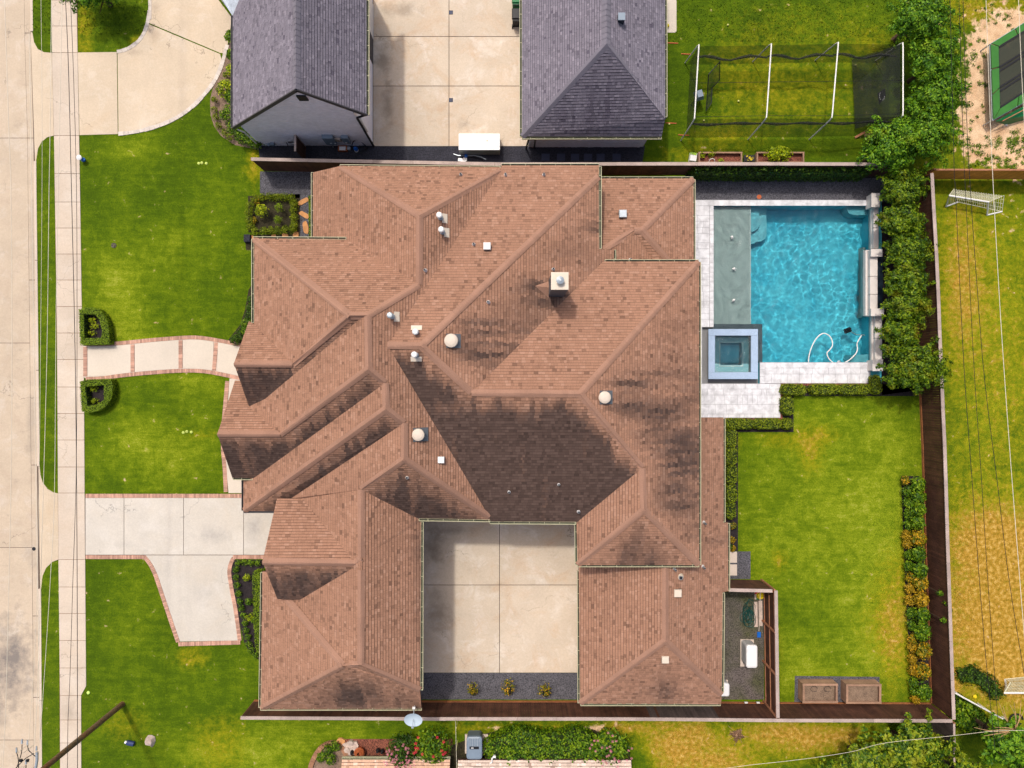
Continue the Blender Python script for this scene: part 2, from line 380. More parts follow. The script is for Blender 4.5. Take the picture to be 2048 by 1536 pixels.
DRY = [(1990, 1240, 125, 125, 1.15), (1960, 1080, 60, 50, .5), (2030, 1080, 60, 60, .6), (1930, 560, 30, 120, .45), (2040, 1350, 60, 60, .8), (2000, 1480, 40, 40, .1),
       (1345, 1495, 55, 55, .95), (1450, 1525, 60, 36, .85), (1530, 1465, 60, 20, .7), (1240, 1455, 50, 12, .7), (1610, 1480, 60, 34, .75), (1700, 1470, 50, 18, .8), (1280, 1530, 20, 30, -.4), (1400, 1460, 26, 20, .5),
       (1090, 1460, 90, 10, .55), (940, 1455, 40, 12, .35), (1480, 150, 60, 60, .22), (1600, 190, 110, 60, .28), (1450, 270, 60, 25, .3), (1380, 310, 60, 15, .3), (1600, 60, 150, 60, .15),
       (385, 1315, 26, 16, .55), (440, 1490, 50, 50, .35), (250, 1450, 40, 30, .3), (170, 60, 12, 60, .5), (280, 80, 14, 10, .7), (510, 330, 14, 30, .6), (400, 865, 40, 10, .3), (1900, 1380, 20, 40, .7),
       (1475, 880, 8, 30, .3), (1560, 880, 40, 14, .4), (1620, 900, 22, 40, .5), (1650, 870, 30, 14, .4), (1790, 1190, 30, 90, .3), (1760, 1250, 40, 60, .2), (1785, 1300, 20, 70, .3), (1555, 1330, 10, 60, .2), (1465, 1150, 60, 30, .1), (1740, 90, 40, 30, .2),
       (1960, 520, 120, 280, .3), (2020, 800, 80, 200, .26), (1912, 600, 22, 140, .14), (1940, 1000, 60, 120, .18), (1950, 20, 60, 30, .55), (2030, 20, 40, 30, .4), (1560, 1120, 12, 20, .5)]
BARE = [(1985, 130, 46, 90, .95), (1975, 240, 46, 50, .85), (2050, 290, 80, 34, .8), (1950, 300, 20, 20, .35), (2030, 70, 40, 40, .5), (2100, 200, 80, 140, 1), (1830, 30, 30, 50, .3), (1745, 275, 14, 10, .7), (1180, 1452, 20, 8, .5), (1205, 1462, 30, 8, .6), (1000, 1452, 30, 6, .3)]
LUSH = [(250, 560, 80, 60, .5), (300, 690, 60, 40, .4), (230, 640, 40, 40, .4), (360, 470, 80, 60, .25), (330, 900, 90, 60, .5), (400, 770, 60, 25, .4), (260, 300, 60, 20, .35), (420, 250, 60, 40, -.1),
        (250, 850, 50, 50, .1), (300, 400, 40, 40, -.25), (290, 580, 40, 60, -.2), (1650, 1050, 160, 240, .42), (1780, 1000, 50, 150, .25), (1600, 1350, 60, 50, .3), (1700, 860, 60, 40, .15), (1750, 1300, 60, 90, .4), (1640, 1230, 40, 60, -.1),
        (560, 1450, 60, 15, .25), (400, 1500, 90, 30, .4), (550, 1500, 80, 40, .45), (700, 1470, 60, 30, .3), (860, 1465, 40, 20, .35), (230, 1250, 40, 60, .15), (300, 1180, 40, 60, .1), (200, 1200, 30, 80, -.15), (1990, 650, 80, 260, .35),
        (1700, 40, 70, 40, .1), (1500, 60, 50, 60, -.2), (1350, 130, 60, 40, -.2), (1320, 220, 40, 60, -.1), (1450, 60, 30, 40, .1)]
def field(bl, u, v):
    s = 0.0
    for a, b, ru, rv, k in bl:
        d = ((u - a) / ru) ** 2 + ((v - b) / rv) ** 2
        if d < 6: s += k * math.exp(-d * .7)
    return s
def lawnmat():
    m, t, b, o = nodes('lawn_turf'); N = NT(t); p = N.pos()
    return m, t, b, o, N, p
def turf_color(N, p, src='GEOMETRY'):
    n1 = N.noise(p, .35, 4, .6); n2 = N.noise(p, 1.6, 5, .65, .6); n3 = N.noise(p, 9, 3, .6)
    lush = N.attr('lush', src); dry = N.attr('dry', src); bare = N.attr('bare', src)
    f = N.math('ADD', N.math('ADD', N.math('MULTIPLY', n1, .5), N.math('MULTIPLY', n2, .68)), N.math('MULTIPLY', n3, .42))
    mp_ = N.n('Mapping'); N.l(p, mp_.inputs['Vector']); mp_.inputs['Scale'].default_value = (.45, 2.6, 1); mp_.inputs['Rotation'].default_value = (0, 0, .05)
    f = N.math('ADD', f, N.math('MULTIPLY', N.math('SUBTRACT', N.noise(mp_.outputs[0], 1.6, 3), .5), .35))
    f = N.math('SUBTRACT', f, .31); f = N.math('ADD', f, N.math('MULTIPLY', lush, .62))
    col = N.ramp(f, [(.15, S(50, 72, 5)), (.45, S(73, 96, 8)), (.64, S(94, 114, 11)), (.84, S(126, 140, 24)), (1, S(156, 160, 58))])
    amp = N.mapr(dry, 0, .4, .15, 1.0)
    d = N.math('ADD', dry, N.math('MULTIPLY', amp, N.math('MULTIPLY', N.math('SUBTRACT', n2, .5), 1.3)))
    d = N.math('ADD', d, N.math('MULTIPLY', amp, N.math('MULTIPLY', N.math('SUBTRACT', N.noise(p, 5, 3), .5), .9)))
    col = N.mix(N.mapr(d, .08, .5, 0, .85), col, N.ramp(N.noise(p, 3, 4), [(.3, S(112, 116, 8)), (.7, S(160, 150, 22))]))
    col = N.mix(N.mapr(d, .42, 1.0, 0, .95), col, N.ramp(N.noise(p, 4, 4), [(.3, S(128, 104, 26)), (.5, S(172, 132, 48)), (.7, S(206, 168, 92))]))
    e = N.math('ADD', bare, N.math('MULTIPLY', N.math('SUBTRACT', n2, .5), 1.7))
    e = N.math('ADD', e, N.math('MULTIPLY', N.math('SUBTRACT', N.noise(p, 3.2, 4), .5), 1.0))
    e = N.mapr(e, .35, .6)
    col = N.mix(e, col, N.ramp(N.noise(p, 1.4, 5), [(.3, S(196, 156, 118)), (.6, S(224, 192, 156))]))
    return col, e
m, t, b, o, N, p = lawnmat(); col, e = turf_color(N, p)
g = N.noise(p, 22, 2, .6)
col = N.mix(1.0, col, N.ramp(g, [(.3, (.62,) * 3), (.7, (1.12,) * 3)]), 'MULTIPLY')
N.l(col, b.inputs['Base Color']); b.inputs['Roughness'].default_value = .95; b.inputs['Specular IOR Level'].default_value = .1
bp = N.n('Bump'); bp.inputs['Strength'].default_value = .9; bp.inputs['Distance'].default_value = .05; N.l(N.noise(p, 14, 4, .7), bp.inputs['Height']); N.l(bp.outputs[0], b.inputs['Normal'])
MT['lawn'] = m
m, t, b, o, N, p = lawnmat(); m.name = 'grass_blades'; col, e = turf_color(N, p, 'INSTANCER')
oi = N.n('ObjectInfo').outputs['Random']
col = N.mix(1.0, col, N.ramp(oi, [(0, (.55,) * 3), (1, (1.4,) * 3)]), 'MULTIPLY')
N.l(col, b.inputs['Base Color']); b.inputs['Roughness'].default_value = .8; b.inputs['Specular IOR Level'].default_value = .15
MT['blade'] = m
LAWNS = []
def lawn_sheet(name, pxs, holes=(), z=0.0, step=.55):
    bm = bmesh.new()
    vs = [bm.verts.new(P(u, v, 0).xy.to_3d()) for u, v in pxs]
    if holes:
        polys = [[Vector((q.x, q.y, 0)) for q in (P(u, v) for u, v in pxs)]] + [[Vector((q.x, q.y, 0)) for q in (P(u, v) for u, v in h)] for h in holes]
        for h in holes:
            vs += [bm.verts.new(P(u, v, 0).xy.to_3d()) for u, v in h]
        for tri in geometry.tessellate_polygon(polys): bm.faces.new([vs[i] for i in tri])
    else:
        for tri in geometry.tessellate_polygon([[q.co for q in vs]]): bm.faces.new([vs[i] for i in tri])
    xs = [q.co.x for q in vs]; ys = [q.co.y for q in vs]
    for ax, lo, hi in ((0, min(xs), max(xs)), (1, min(ys), max(ys))):
        k = math.ceil(lo / step) * step
        while k < hi:
            c = [0, 0, 0]; c[ax] = k; nn = [0, 0, 0]; nn[ax] = 1
            bmesh.ops.bisect_plane(bm, geom=bm.verts[:] + bm.edges[:] + bm.faces[:], plane_co=c, plane_no=nn)
            k += step
    bmesh.ops.remove_doubles(bm, verts=bm.verts[:], dist=1e-4)
    bmesh.ops.recalc_face_normals(bm, faces=bm.faces[:])
    me = bpy.data.meshes.new(name); bm.to_mesh(me); bm.free()
    if me.polygons[0].normal.z < 0: me.flip_normals()
    for v in me.vertices: v.co.z = z
    for an, bl in (('dry', DRY), ('bare', BARE), ('lush', LUSH)):
        a = me.attributes.new(an, 'FLOAT', 'POINT')
        a.data.foreach_set('value', [field(bl, 1024 + q.co.x / PX, 768 - q.co.y / PX) for q in me.vertices])
    me.materials.append(MT['lawn'])
    ob = bpy.data.objects.new(name, me); COL.objects.link(ob); tag(ob, kind='structure'); LAWNS.append(ob); return ob
POOL = (1400, 398, 1765, 772)
FE = [(-200, 1855), (345, 1862), (420, 1868), (540, 1875), (700, 1881), (900, 1890), (1100, 1896), (1300, 1903), (1445, 1909), (2300, 1920)]  # east fence top by row
k24 = (H - 2.35) / H
fe0 = lambda v: 1024 + (interp(FE, 768 + (v - 768) / k24) - 1024) * k24            # its foot on the ground
KERB = [(-700, 63), (0, 64), (280, 72), (400, 73), (650, 76), (930, 79), (1200, 82), (1536, 84), (2300, 85)]
kr = [(63, -700), (64, 60), (68, 84), (75, 97), (88, 104), (112, 105), (114, 271), (95, 274), (84, 282), (76, 297), (72, 322), (73, 400), (76, 650), (79, 930), (81, 950), (85, 964), (95, 978), (107, 985), (120, 987), (122, 1119), (104, 1124), (92, 1136), (85, 1152), (82, 1178), (84, 1536), (85, 2300)]
lawn_sheet('front_lawn', kr + [(900, 2300), (900, 1407), (900, 348), (900, -700)])
hole = [(POOL[0], POOL[1]), (POOL[2], POOL[1]), (POOL[2], POOL[3]), (POOL[0], POOL[3])]
lawn_sheet('back_lawn', [(900, 348), (fe0(348), 348)] + [(fe0(v), v) for v in (600, 900, 1200)] + [(fe0(1407), 1407), (900, 1407)], holes=[hole])
lawn_sheet('north_neighbour_lawn', [(900, -700), (1920, -700), (1920, 356), (fe0(348), 356), (fe0(348), 348), (900, 348)])
lawn_sheet('south_neighbour_lawn', [(900, 1407), (fe0(1407), 1407), (fe0(1407) + 22, 2300), (900, 2300)])
lawn_sheet('sandy_yard', [(1920, -700), (2300, -700), (2300, 356), (1920, 356)])
lawn_sheet('east_neighbour_lawn', [(fe0(348), 356), (2300, 356), (2300, 2300), (fe0(1407) + 22, 2300), (fe0(1407), 1407)] + [(fe0(v), v) for v in (1200, 900, 600)] + [(fe0(348), 348)])
# far ground under and around everything, with room for the pool
gx0, gy1, gx1, gy0 = P(*POOL[:2]).x, P(*POOL[:2]).y, P(*POOL[2:]).x, P(*POOL[2:]).y
B = 600; gm = mat('far_ground', S(96, 108, 40)[:3], .95, .2, .02, .2, 1)
gb = MB()
for x0, y0, x1, y1 in ((-B, -B, B, gy0), (-B, gy1, B, B), (-B, gy0, gx0, gy1), (gx1, gy0, B, gy1)):
    gb.add([(x0, y0, -.4), (x1, y0, -.4), (x1, y1, -.4), (x0, y1, -.4)], [(0, 1, 2, 3)])
tag(gb.build('ground', gm), kind='structure')

# ------------------------------------------------------------------ road, kerb, pavement, drives
road = structure('road')
vj = [-700, -540, -130, 276, 686, 1095, 1480, 1880, 2300]
for a, b2 in zip(vj, vj[1:]):
    for side in (0, 1):
        if side == 0:
            pts = [(-500, a + .5), (-236, a + .5), (-236, b2 - .5), (-500, b2 - .5)]
        else:
            pts = [(-234, a + .5), (interp(KERB, a) - 17, a + .5), (interp(KERB, (a + b2) / 2) - 17, (a + b2) / 2), (interp(KERB, b2) - 17, b2 - .5), (-234, b2 - .5)]
        px_prism('road_slab', pts, -.34, -.14, MT['road'], road)
px_prism('road_joint', [(-500, -700), (62, -700), (70, 400), (78, 930), (82, 2300), (-500, 2300)], -.36, -.15, mat('road_joint_tar', S(90, 74, 66)[:3], .9), road)
gj = [-700, 66, 276, 560, 930, 1232, 1395, 2300]
for a, b2 in zip(gj, gj[1:]):
    n = 4; vv = [lerp(a + .6, b2 - .6, i / n) for i in range(n + 1)]
    pts = [(interp(KERB, v) - 16.5, v) for v in vv] + [(interp(KERB, v) - 5, v) for v in vv[::-1]]
    px_prism('gutter_slab', pts, -.34, -.135, MT['road'], road)
kerb = structure('kerb')
APR = [(62, 300), (960, 1150)]
gaps = [(105, 268), (985, 1135)]
seg = [(-700, 62), (322, 520), (521, 740), (741, 932), (1178, 1400), (1401, 2300)]
for a, b2 in seg:
    vv = [lerp(a, b2, i / 5) for i in range(6)]
    pts = [(interp(KERB, v) - 5, v) for v in vv] + [(interp(KERB, v), v) for v in vv[::-1]]
    px_prism('kerb_stone', pts, -.34, .015, MT['walk'], kerb)
LE = [(-700, 102), (0, 103), (105, 104), (272, 108), (400, 110), (640, 114), (985, 116), (1130, 117), (1390, 120), (2300, 122)]
RE = [(-700, 153), (0, 153), (105, 155), (270, 158), (384, 160), (600, 163), (720, 167), (800, 168), (980, 169), (1110, 170), (1372, 172), (1391, 162), (2300, 164)]
walk = structure('pavement')
sj = [-700, -646, -592, -538, -484, -430, -376, -322, -268, -214, -160, -106, -50, 0, 52, 105, 271, 347, 404, 456, 508, 560, 613, 666, 719, 774, 827, 880, 934, 986, 1119, 1174, 1227, 1281, 1336, 1391, 1440, 1486, 1560, 1612, 1664, 1716, 1768, 1820, 1872, 1924, 1976, 2028, 2080, 2132, 2184, 2236, 2300]
for a, b2 in zip(sj, sj[1:]):
    vv = [a + .45, (a + b2) / 2, b2 - .45]
    if a == 1336: vv = [a + .45, 1372, b2 - .45]
    pts = [(interp(LE, v), v) for v in vv] + [(interp(RE, v), v) for v in vv[::-1]]
    px_prism('paving_slab', pts, -.1, .03, MT['walk'], walk)
px_prism('pavement_bed', [(104, -700), (152, -700), (156, 270), (160, 500), (166, 800), (168, 1110), (168, 1365), (160, 1391), (161, 2300), (123, 2300), (118, 1130), (113, 640), (107, 200)], -.1, .012, mat('joint_soil', S(120, 90, 66)[:3], .9), walk)
def flare(v0, v1, side):
    pass
# driveway aprons down to the road
def apron(name, pts):
    ob = px_prism(name, pts, -.36, .02, MT['ndrive'])
    me = ob.data
    for v in me.vertices:
        u = 1024 + v.co.x / PX; vv = 768 - v.co.y / PX
        if v.co.z > 0: v.co.z = lerp(-.13, .02, min(1, max(0, (u - interp(KERB, vv) + 6) / 22)))
    return tag(ob, kind='structure')
apron('kerb_apron', [(58, 62), (63, 62), (68, 84), (75, 97.5), (88, 104.5), (103.7, 105.5), (107.5, 271), (94, 274.5), (84, 282.5), (76, 297), (71, 324), (67, 324)])
apron('kerb_apron', [(74, 932), (79, 932), (81, 950), (85, 964), (95, 978), (107, 985), (115.5, 987), (116.6, 1119), (104, 1124), (92, 1136), (85, 1152), (81, 1178), (77, 1178)])
nd = structure('neighbour_driveway')
outc = [(237, 268), (270, 264), (300, 257), (330, 247), (360, 232), (388, 211), (408, 190), (427, 166), (440, 140), (449, 112), (455, 90)]
innc = [(235, 104), (252, 100), (268, 91), (282, 78), (291, 62), (297, 42), (300, 20), (301, -20), (301, -700)]
so_ = [tuple(q) for q in smooth_line(outc, 4)]; si_ = [tuple(q) for q in smooth_line(innc, 4)]
px_prism('concrete_slab', [(155.5, 105), (233.5, 104), (235.5, 268), (159, 270)], -.1, .026, MT['ndrive'], nd)
cut = [(300, 46), (436, 103)]
px_prism('concrete_slab', [q for q in si_ if q[1] > 48] + [(297, 48), (440, 108)] + [q for q in so_[::-1] if q[1] > 120], -.1, .026, MT['ndrive'], nd)
px_prism('concrete_slab', [(298.5, 46), (300, 20), (301, -700), (430, -700), (437, 0), (452, 20), (464, 36), (460, 60), (455, 90), (449, 105), (441, 106)], -.1, .026, MT['ndrive'], nd)
def blocks(name, line, width, step, z, h, m, parent, jit=.0, limit=300, gap=.012, wj=0.0):
    """pieces laid side by side across a line"""
    me = unit_box(m); pts = resample([P(u, v) for u, v in line], step); nn = 0
    for a, b2 in zip(pts, pts[1:]):
        d = b2 - a; c = (a + b2) / 2; L = d.length
        o = inst(me, name, (c.x, c.y, z - h / 2 + random.uniform(-.004, .004)), parent, math.atan2(d.y, d.x) + random.uniform(-jit, jit), (L - gap, width * (1 + random.uniform(-wj, wj)), h)); nn += 1
    return nn
blocks('edging_stone', so_, .24, .34, .045, .12, MT['stone'], nd, .03, wj=.12)
blocks('edging_stone', [(q[0] - .5, q[1]) for q in si_ if q[1] > -60], .22, .33, .045, .12, MT['stone'], nd, .03, wj=.12)
fw = structure('front_walk')
top = [(172, 689), (205, 689), (240, 687), (300, 681), (365, 676), (400, 676), (440, 682), (490, 692)]
bot = [(172, 757), (205, 756), (240, 751), (300, 745), (365, 741), (415, 743), (480, 756)]
st_ = [tuple(q) for q in smooth_line(top, 5)]; sb_ = [tuple(q) for q in smooth_line(bot, 5)]
tt = sorted([(q[0], q[1]) for q in st_]); bb = sorted([(q[0], q[1]) for q in sb_])
blocks('brick', [(q[0], q[1] - .5) for q in st_], .24, .112, .045, .08, MT['brick'], fw, .02)
blocks('brick', [(q[0], q[1] + .5) for q in sb_], .24, .112, .045, .08, MT['brick'], fw, .02)
cb = [171, 265.5, 361.5, 431]
for uu in cb:
    lean = (uu - 361) * .0
    blocks('brick', [(uu + (2 if uu == 431 else 0), interp(tt, uu) + 4.5), (uu - (3 if uu == 431 else 0), interp(bb, uu) - 4.5)], .24, .112, .045, .08, MT['brick'], fw, .02)
ed = [(cb[0] + 4.4, cb[1] - 4.4), (cb[1] + 4.4, cb[2] - 4.4), (cb[2] + 4.4, cb[3] - 4.4), (cb[3] + 4.4, 500)]
for a, b2 in ed:
    us = [lerp(a, b2, i / 5) for i in range(6)]
    px_prism('concrete_slab', [(x, interp(tt, x) + 3.6) for x in us] + [(x, interp(bb, x) - 3.6) for x in us[::-1]], -.08, .04, MT['walk2'], fw)
px_prism('mortar_bed', [(166, 692)] + [q for q in st_] + [q for q in sb_[::-1]] + [(168, 755)], -.08, .012, MT['paver'], fw)
sp = structure('side_path')
br = [(455, 762), (450, 820), (446, 866), (446.5, 900), (450, 940), (452, 984)]
px_prism('concrete_slab', [(459, 757), (455, 820), (451, 866), (452, 930), (457, 986), (540, 986), (540, 757)], -.08, .03, MT['walk2'], sp)
blocks('brick', br, .25, .112, .042, .08, MT['brick'], sp, .03)
dw = structure('driveway')
dj = [170.5, 248, 367, 487, 600]
for a, b2 in zip(dj, dj[1:]):
    px_prism('concrete_slab', [(a + .5, 996), (b2 - .5, 996), (b2 - .5, 1109.4), (a + .5, 1109.4)], -.1, .028, MT['drive'], dw)
padl = [tuple(q) for q in smooth_line([(293, 1114), (300, 1121), (308, 1134), (316, 1152), (324, 1176), (336, 1212), (348, 1248), (360, 1283)], 4)]
padr = [tuple(q) for q in smooth_line([(476, 1281), (472, 1250), (467, 1215), (461, 1185), (457, 1160), (455, 1145), (457, 1130), (463, 1116)], 4)]
px_prism('concrete_slab', [(288, 1110.6)] + padl + padr + [(468, 1110.6)], -.1, .026, MT['drive'], dw)
px_prism('joint_bed', [(170, 990), (600, 990), (600, 1116), (466, 1116), (474, 1276), (362, 1278), (300, 1130), (286, 1116), (170, 1116)], -.1, .01, mat('dark_joint', S(96, 84, 74)[:3], .9), dw)
blocks('brick', [(172, 991.5), (489, 991.5)], .25, .112, .042, .08, MT['brick'], dw, .02)
blocks('brick', [(172, 1114), (288, 1114)], .24, .112, .042, .08, MT['brick'], dw, .02)
blocks('brick', [(288, 1112)] + [(q[0] - 3.5, q[1] + 1) for q in padl[3:]], .25, .112, .042, .08, MT['brick'], dw, .02)
blocks('brick', [(357, 1288), (481, 1284.5)], .26, .112, .042, .08, MT['brick'], dw, .02)
blocks('brick', [(q[0] + 3.8, q[1]) for q in padr], .25, .112, .042, .08, MT['brick'], dw, .02)
blocks('brick', [(466, 1114), (530, 1114)], .24, .112, .042, .08, MT['brick'], dw, .02)
# courtyards
cy = structure('courtyard')
for q in ([(835, 1000), (998.4, 1000), (998.4, 1169.4), (835, 1169.4)], [(999.6, 1000), (1170, 1000), (1170, 1169.4), (999.6, 1169.4)],
          [(835, 1170.6), (998.4, 1170.6), (998.4, 1345), (835, 1345)], [(999.6, 1170.6), (1170, 1170.6), (1170, 1345), (999.6, 1345)]):
    px_prism('concrete_slab', q, -.1, .028, MT['court'], cy)
px_prism('joint_bed', [(835, 1000), (1170, 1000), (1170, 1345), (835, 1345)], -.1, .006, mat('dark_joint2', S(80, 66, 54)[:3], .9), cy)
tag(px_prism('gravel_strip', [(830, 1345.5), (1170, 1345.5), (1170, 1399), (830, 1399)], -.1, .02, MT['gravel']), kind='structure')
ncy = structure('neighbour_courtyard')
for u0, u1 in ((746.5, 897.4), (898.6, 1056)):
    for v0, v1 in ((-700, 72.4), (73.6, 171.4), (172.6, 292)):
        px_prism('concrete_slab', [(u0, v0), (u1, v0), (u1, v1), (u0, v1)], -.1, .028, MT['court'], ncy)
px_prism('concrete_slab', [(730, -700), (745.5, -700), (745.5, 290), (730, 290)], -.1, .03, MT['drive'], ncy)
px_prism('joint_bed', [(730, -700), (1056, -700), (1056, 292), (730, 292)], -.1, .006, mat('dark_joint3', S(80, 66, 54)[:3], .9), ncy)
for v in (25.5, 200.5):
    d = empty('courtyard_drain', P(902, v, .028), 'square dark drain grate %s in the neighbour courtyard' % ('nearer the top edge' if v < 100 else 'nearer the white generator'), 'drain', 'courtyard drains')
    c = P(902, v); MB().box((c.x, c.y, .032), (.26, .26, .02)).build('frame', MT['black'], d)
    g = MB()
    for i in range(5): g.box((c.x - .09 + i * .045, c.y, .045), (.02, .22, .012))
    g.build('grate', MT['navy'], d)
tag(px_prism('charcoal_gravel_strip', [(516, 288), (735, 288), (746, 292), (1060, 292), (1290, 292), (1284, 330), (900, 331), (520, 322)], -.1, .02, MT['char']), kind='structure')
st = empty('stepping_stones', P(1160, 315), 'row of dark square stepping stones beside the north fence', 'stepping stones')
for u in (1091, 1122, 1150, 1176, 1201, 1233):
    c = P(u, 315); inst(unit_box(MT['paverd']), 'paver', (c.x, c.y, .03), st, random.uniform(-.03, .03), (.52, .46, .05))
tag(px_prism('side_gravel', [(520, 343), (632, 343), (632, 480), (600, 480), (600, 396), (520, 394)], -.1, .02, MT['gravel']), kind='structure')
tag(px_prism('pool_side_gravel', [(1370, 347), (1766, 347), (1800, 400), (1800, 410), (1742, 399.5), (1370, 399.5)], -.1, .024, MT['gravel']), kind='structure')
tag(px_prism('hedge_bed', [(1380, 340), (1760, 340), (1760, 356), (1380, 356)], -.1, .03, MT['mulch']), kind='structure')
tag(px_prism('utility_gravel', [(1430, 1184), (1528, 1184), (1528, 1399), (1430, 1399)], -.1, .02, MT['gravel_brown']), kind='structure')
tag(px_prism('paver_gravel', [(1440, 1103), (1501, 1103), (1501, 1158), (1440, 1158)], -.1, .02, MT['gravel']), kind='structure')
bp_ = structure('back_step_pavers')
for v in (1103.5, 1129):
    px_prism('paver', [(1430, v), (1474, v), (1474, v + 22), (1430, v + 22)], -.05, .05, MT['paver'], bp_)
tag(px_prism('side_walk_slab', [(1326, -700), (1353, -700), (1353, 62), (1350, 65), (1326, 65)], -.1, .03, MT['walk2']), kind='structure')
# beds
def bed(name, pts, m, z=.018): return tag(px_prism(name, pts, -.08, z, MT[m]), kind='structure')
bed('driveway_bed', [(464, 1120), (528, 1120), (530, 1330), (516, 1318), (500, 1306), (488, 1284), (478, 1240), (466, 1185), (460, 1145)], 'mulch')
bed('square_garden_bed', [(496, 392), (600, 388), (600, 468), (496, 464)], 'soil', .02)
bed('garden_path_ground', [(600, 384), (632, 384), (632, 500), (492, 500), (490, 470), (600, 468)], 'soil', .016)
bed('curved_house_bed', [(510, 560), (512, 700), (474, 686), (455, 682), (466, 668), (480, 650), (490, 620), (497, 580)], 'soil')
bed('neighbour_house_bed', [(470, 58), (456, 90), (450, 120), (438, 150), (427, 170), (420, 200), (421, 230), (428, 252), (442, 272), (470, 290), (520, 300), (520, 58)], 'soilbed', .014)
bed('front_hedge_bed', [(163, 624), (208, 624), (208, 680), (163, 680)], 'mulch', .03)
bed('front_hedge_bed', [(166, 768), (212, 768), (212, 814), (168, 814)], 'mulch', .03)
bed('back_hedge_bed', [(1449, 836), (1562, 836), (1562, 768), (1840, 768), (1838, 792), (1587, 792), (1587, 864), (1476, 864), (1476, 1102), (1449, 1102)], 'mulch', .014)
bed('red_pebble_edge', [(1447, 836), (1561, 836), (1561, 767), (1741, 767), (1741, 771), (1565, 771), (1565, 840), (1452, 840), (1452, 1050), (1447, 1050)], 'redmulch', .022)
bed('fence_shrub_bed', [(1803, 952), (1838, 952), (1850, 1150), (1862, 1399), (1824, 1399), (1812, 1200), (1806, 1050)], 'mulch', .014)
bed('planter_gravel', [(1590, 1352), (1759, 1354), (1759, 1404), (1589, 1404)], 'gravel', .018)
bed('tree_row_bed', [(1764, 399), (1840, 350), (fe0(420), 420), (fe0(600), 600), (fe0(780), 780), (1764, 790)], 'mulch', .014)
bed('south_bed', [(900, 1560), (900, 1492), (960, 1470), (1010, 1458), (1060, 1456), (1090, 1464), (1120, 1464), (1160, 1456), (1190, 1460), (1260, 1500), (1260, 1560)], 'soil', .014)
bed('terracotta_bed', [(690, 1478), (905, 1478), (905, 1560), (640, 1560)], 'redmulch', .012)
bed('garden_plot', [(1985, 1461), (2060, 1461), (2060, 1500), (2010, 1490), (1985, 1472)], 'redmulch', .014)

# ------------------------------------------------------------------ pool, spa, deck
pm, t, b, o = nodes('pool_plaster'); N = NT(t); p = N.pos()
c_ = N.mix(N.mapr(N.noise(p, .9, 5, .6, .5), .3, .7), S(60, 174, 196), S(100, 204, 218))
c_ = N.mix(1.0, c_, N.ramp(N.noise(p, 30, 2), [(.3, (.85,) * 3), (.7, (1,) * 3)]), 'MULTIPLY')
N.l(c_, b.inputs['Base Color']); b.inputs['Roughness'].default_value = .8
MT['plaster'] = pm
MT['shelf'] = mat('grey_shelf_plaster', S(176, 172, 164)[:3], .8, .06, 1.2, .06, 30)
MT['step'] = mat('pale_step_plaster', S(120, 184, 192)[:3], .8, .05, 2, .05, 30)
wm, t, b, o = nodes('pool_water'); N = NT(t); p = N.pos(); t.nodes.remove(b)
tr = N.n('BsdfTransparent'); gl = N.n('BsdfGlossy'); gl.inputs['Roughness'].default_value = .06; mx = N.n('MixShader'); fr = N.n('Fresnel'); fr.inputs[0].default_value = 1.33
bp = N.n('Bump'); bp.inputs['Strength'].default_value = .75; bp.inputs['Distance'].default_value = .12
hh = N.math('ADD', N.noise(p, 1.3, 4, .6, 1.5), N.math('MULTIPLY', N.noise(p, 5, 3, .6, 1), .35)); N.l(hh, bp.inputs['Height'])
N.l(bp.outputs[0], gl.inputs['Normal']); N.l(bp.outputs[0], fr.inputs['Normal'])
N.l(N.math('MULTIPLY', fr.outputs[0], 1.6, True), mx.inputs[0]); N.l(tr.outputs[0], mx.inputs[1]); N.l(gl.outputs[0], mx.inputs[2]); N.l(mx.outputs[0], o.inputs[0])
va = N.n('VolumeAbsorption'); va.inputs['Color'].default_value = (.02, .74, .88, 1); va.inputs['Density'].default_value = .68; N.l(va.outputs[0], o.inputs['Volume'])
MT['water'] = wm
wm, t, b, o = nodes('rippled_pool_water'); N = NT(t); p = N.pos(); t.nodes.remove(b)
gl = N.n('BsdfGlossy'); gl.inputs['Roughness'].default_value = .03; rf = N.n('BsdfRefraction'); rf.inputs['IOR'].default_value = 1.33; rf.inputs['Roughness'].default_value = 0
rf.inputs['Color'].default_value = (.80, .97, 1, 1); mx = N.n('MixShader'); fr = N.n('Fresnel'); fr.inputs[0].default_value = 1.33
N.l(fr.outputs[0], mx.inputs[0]); N.l(rf.outputs[0], mx.inputs[1]); N.l(gl.outputs[0], mx.inputs[2]); N.l(mx.outputs[0], o.inputs[0])
MT['water2'] = wm
def rc(u0, v0, u1, v1): return [(u0, v0), (u1, v0), (u1, v1), (u0, v1)]
pool = structure('swimming_pool')
WT = -.10; DP = -1.75
px_prism('pool_floor', rc(1402, 400, 1763, 770), DP - .2, DP, MT['plaster'], pool)
px_prism('pool_wall', rc(1402, 397, 1763, 410.5), DP, -.02, MT['plaster'], pool)          # north
px_prism('pool_wall', rc(1519, 724.5, 1763, 771), DP, -.02, MT['plaster'], pool)            # south
px_prism('pool_wall', rc(1742, 410.5, 1764, 724.5), DP, -.02, MT['plaster'], pool)          # east
px_prism('pool_wall', rc(1388, 410.5, 1427, 655), DP, -.02, MT['shelf'], pool)              # west
px_prism('sun_shelf', rc(1412, 410.5, 1500, 655), DP, -.42, MT['shelf'], pool)
px_prism('shelf_edge_band', rc(1498.5, 410.5, 1501, 655), -.44, -.38, MT['trav2'], pool)
for r_, zz in (((1519, 486, 1512), -1.15), ((1512, 468, 1507), -.85)):
    pass
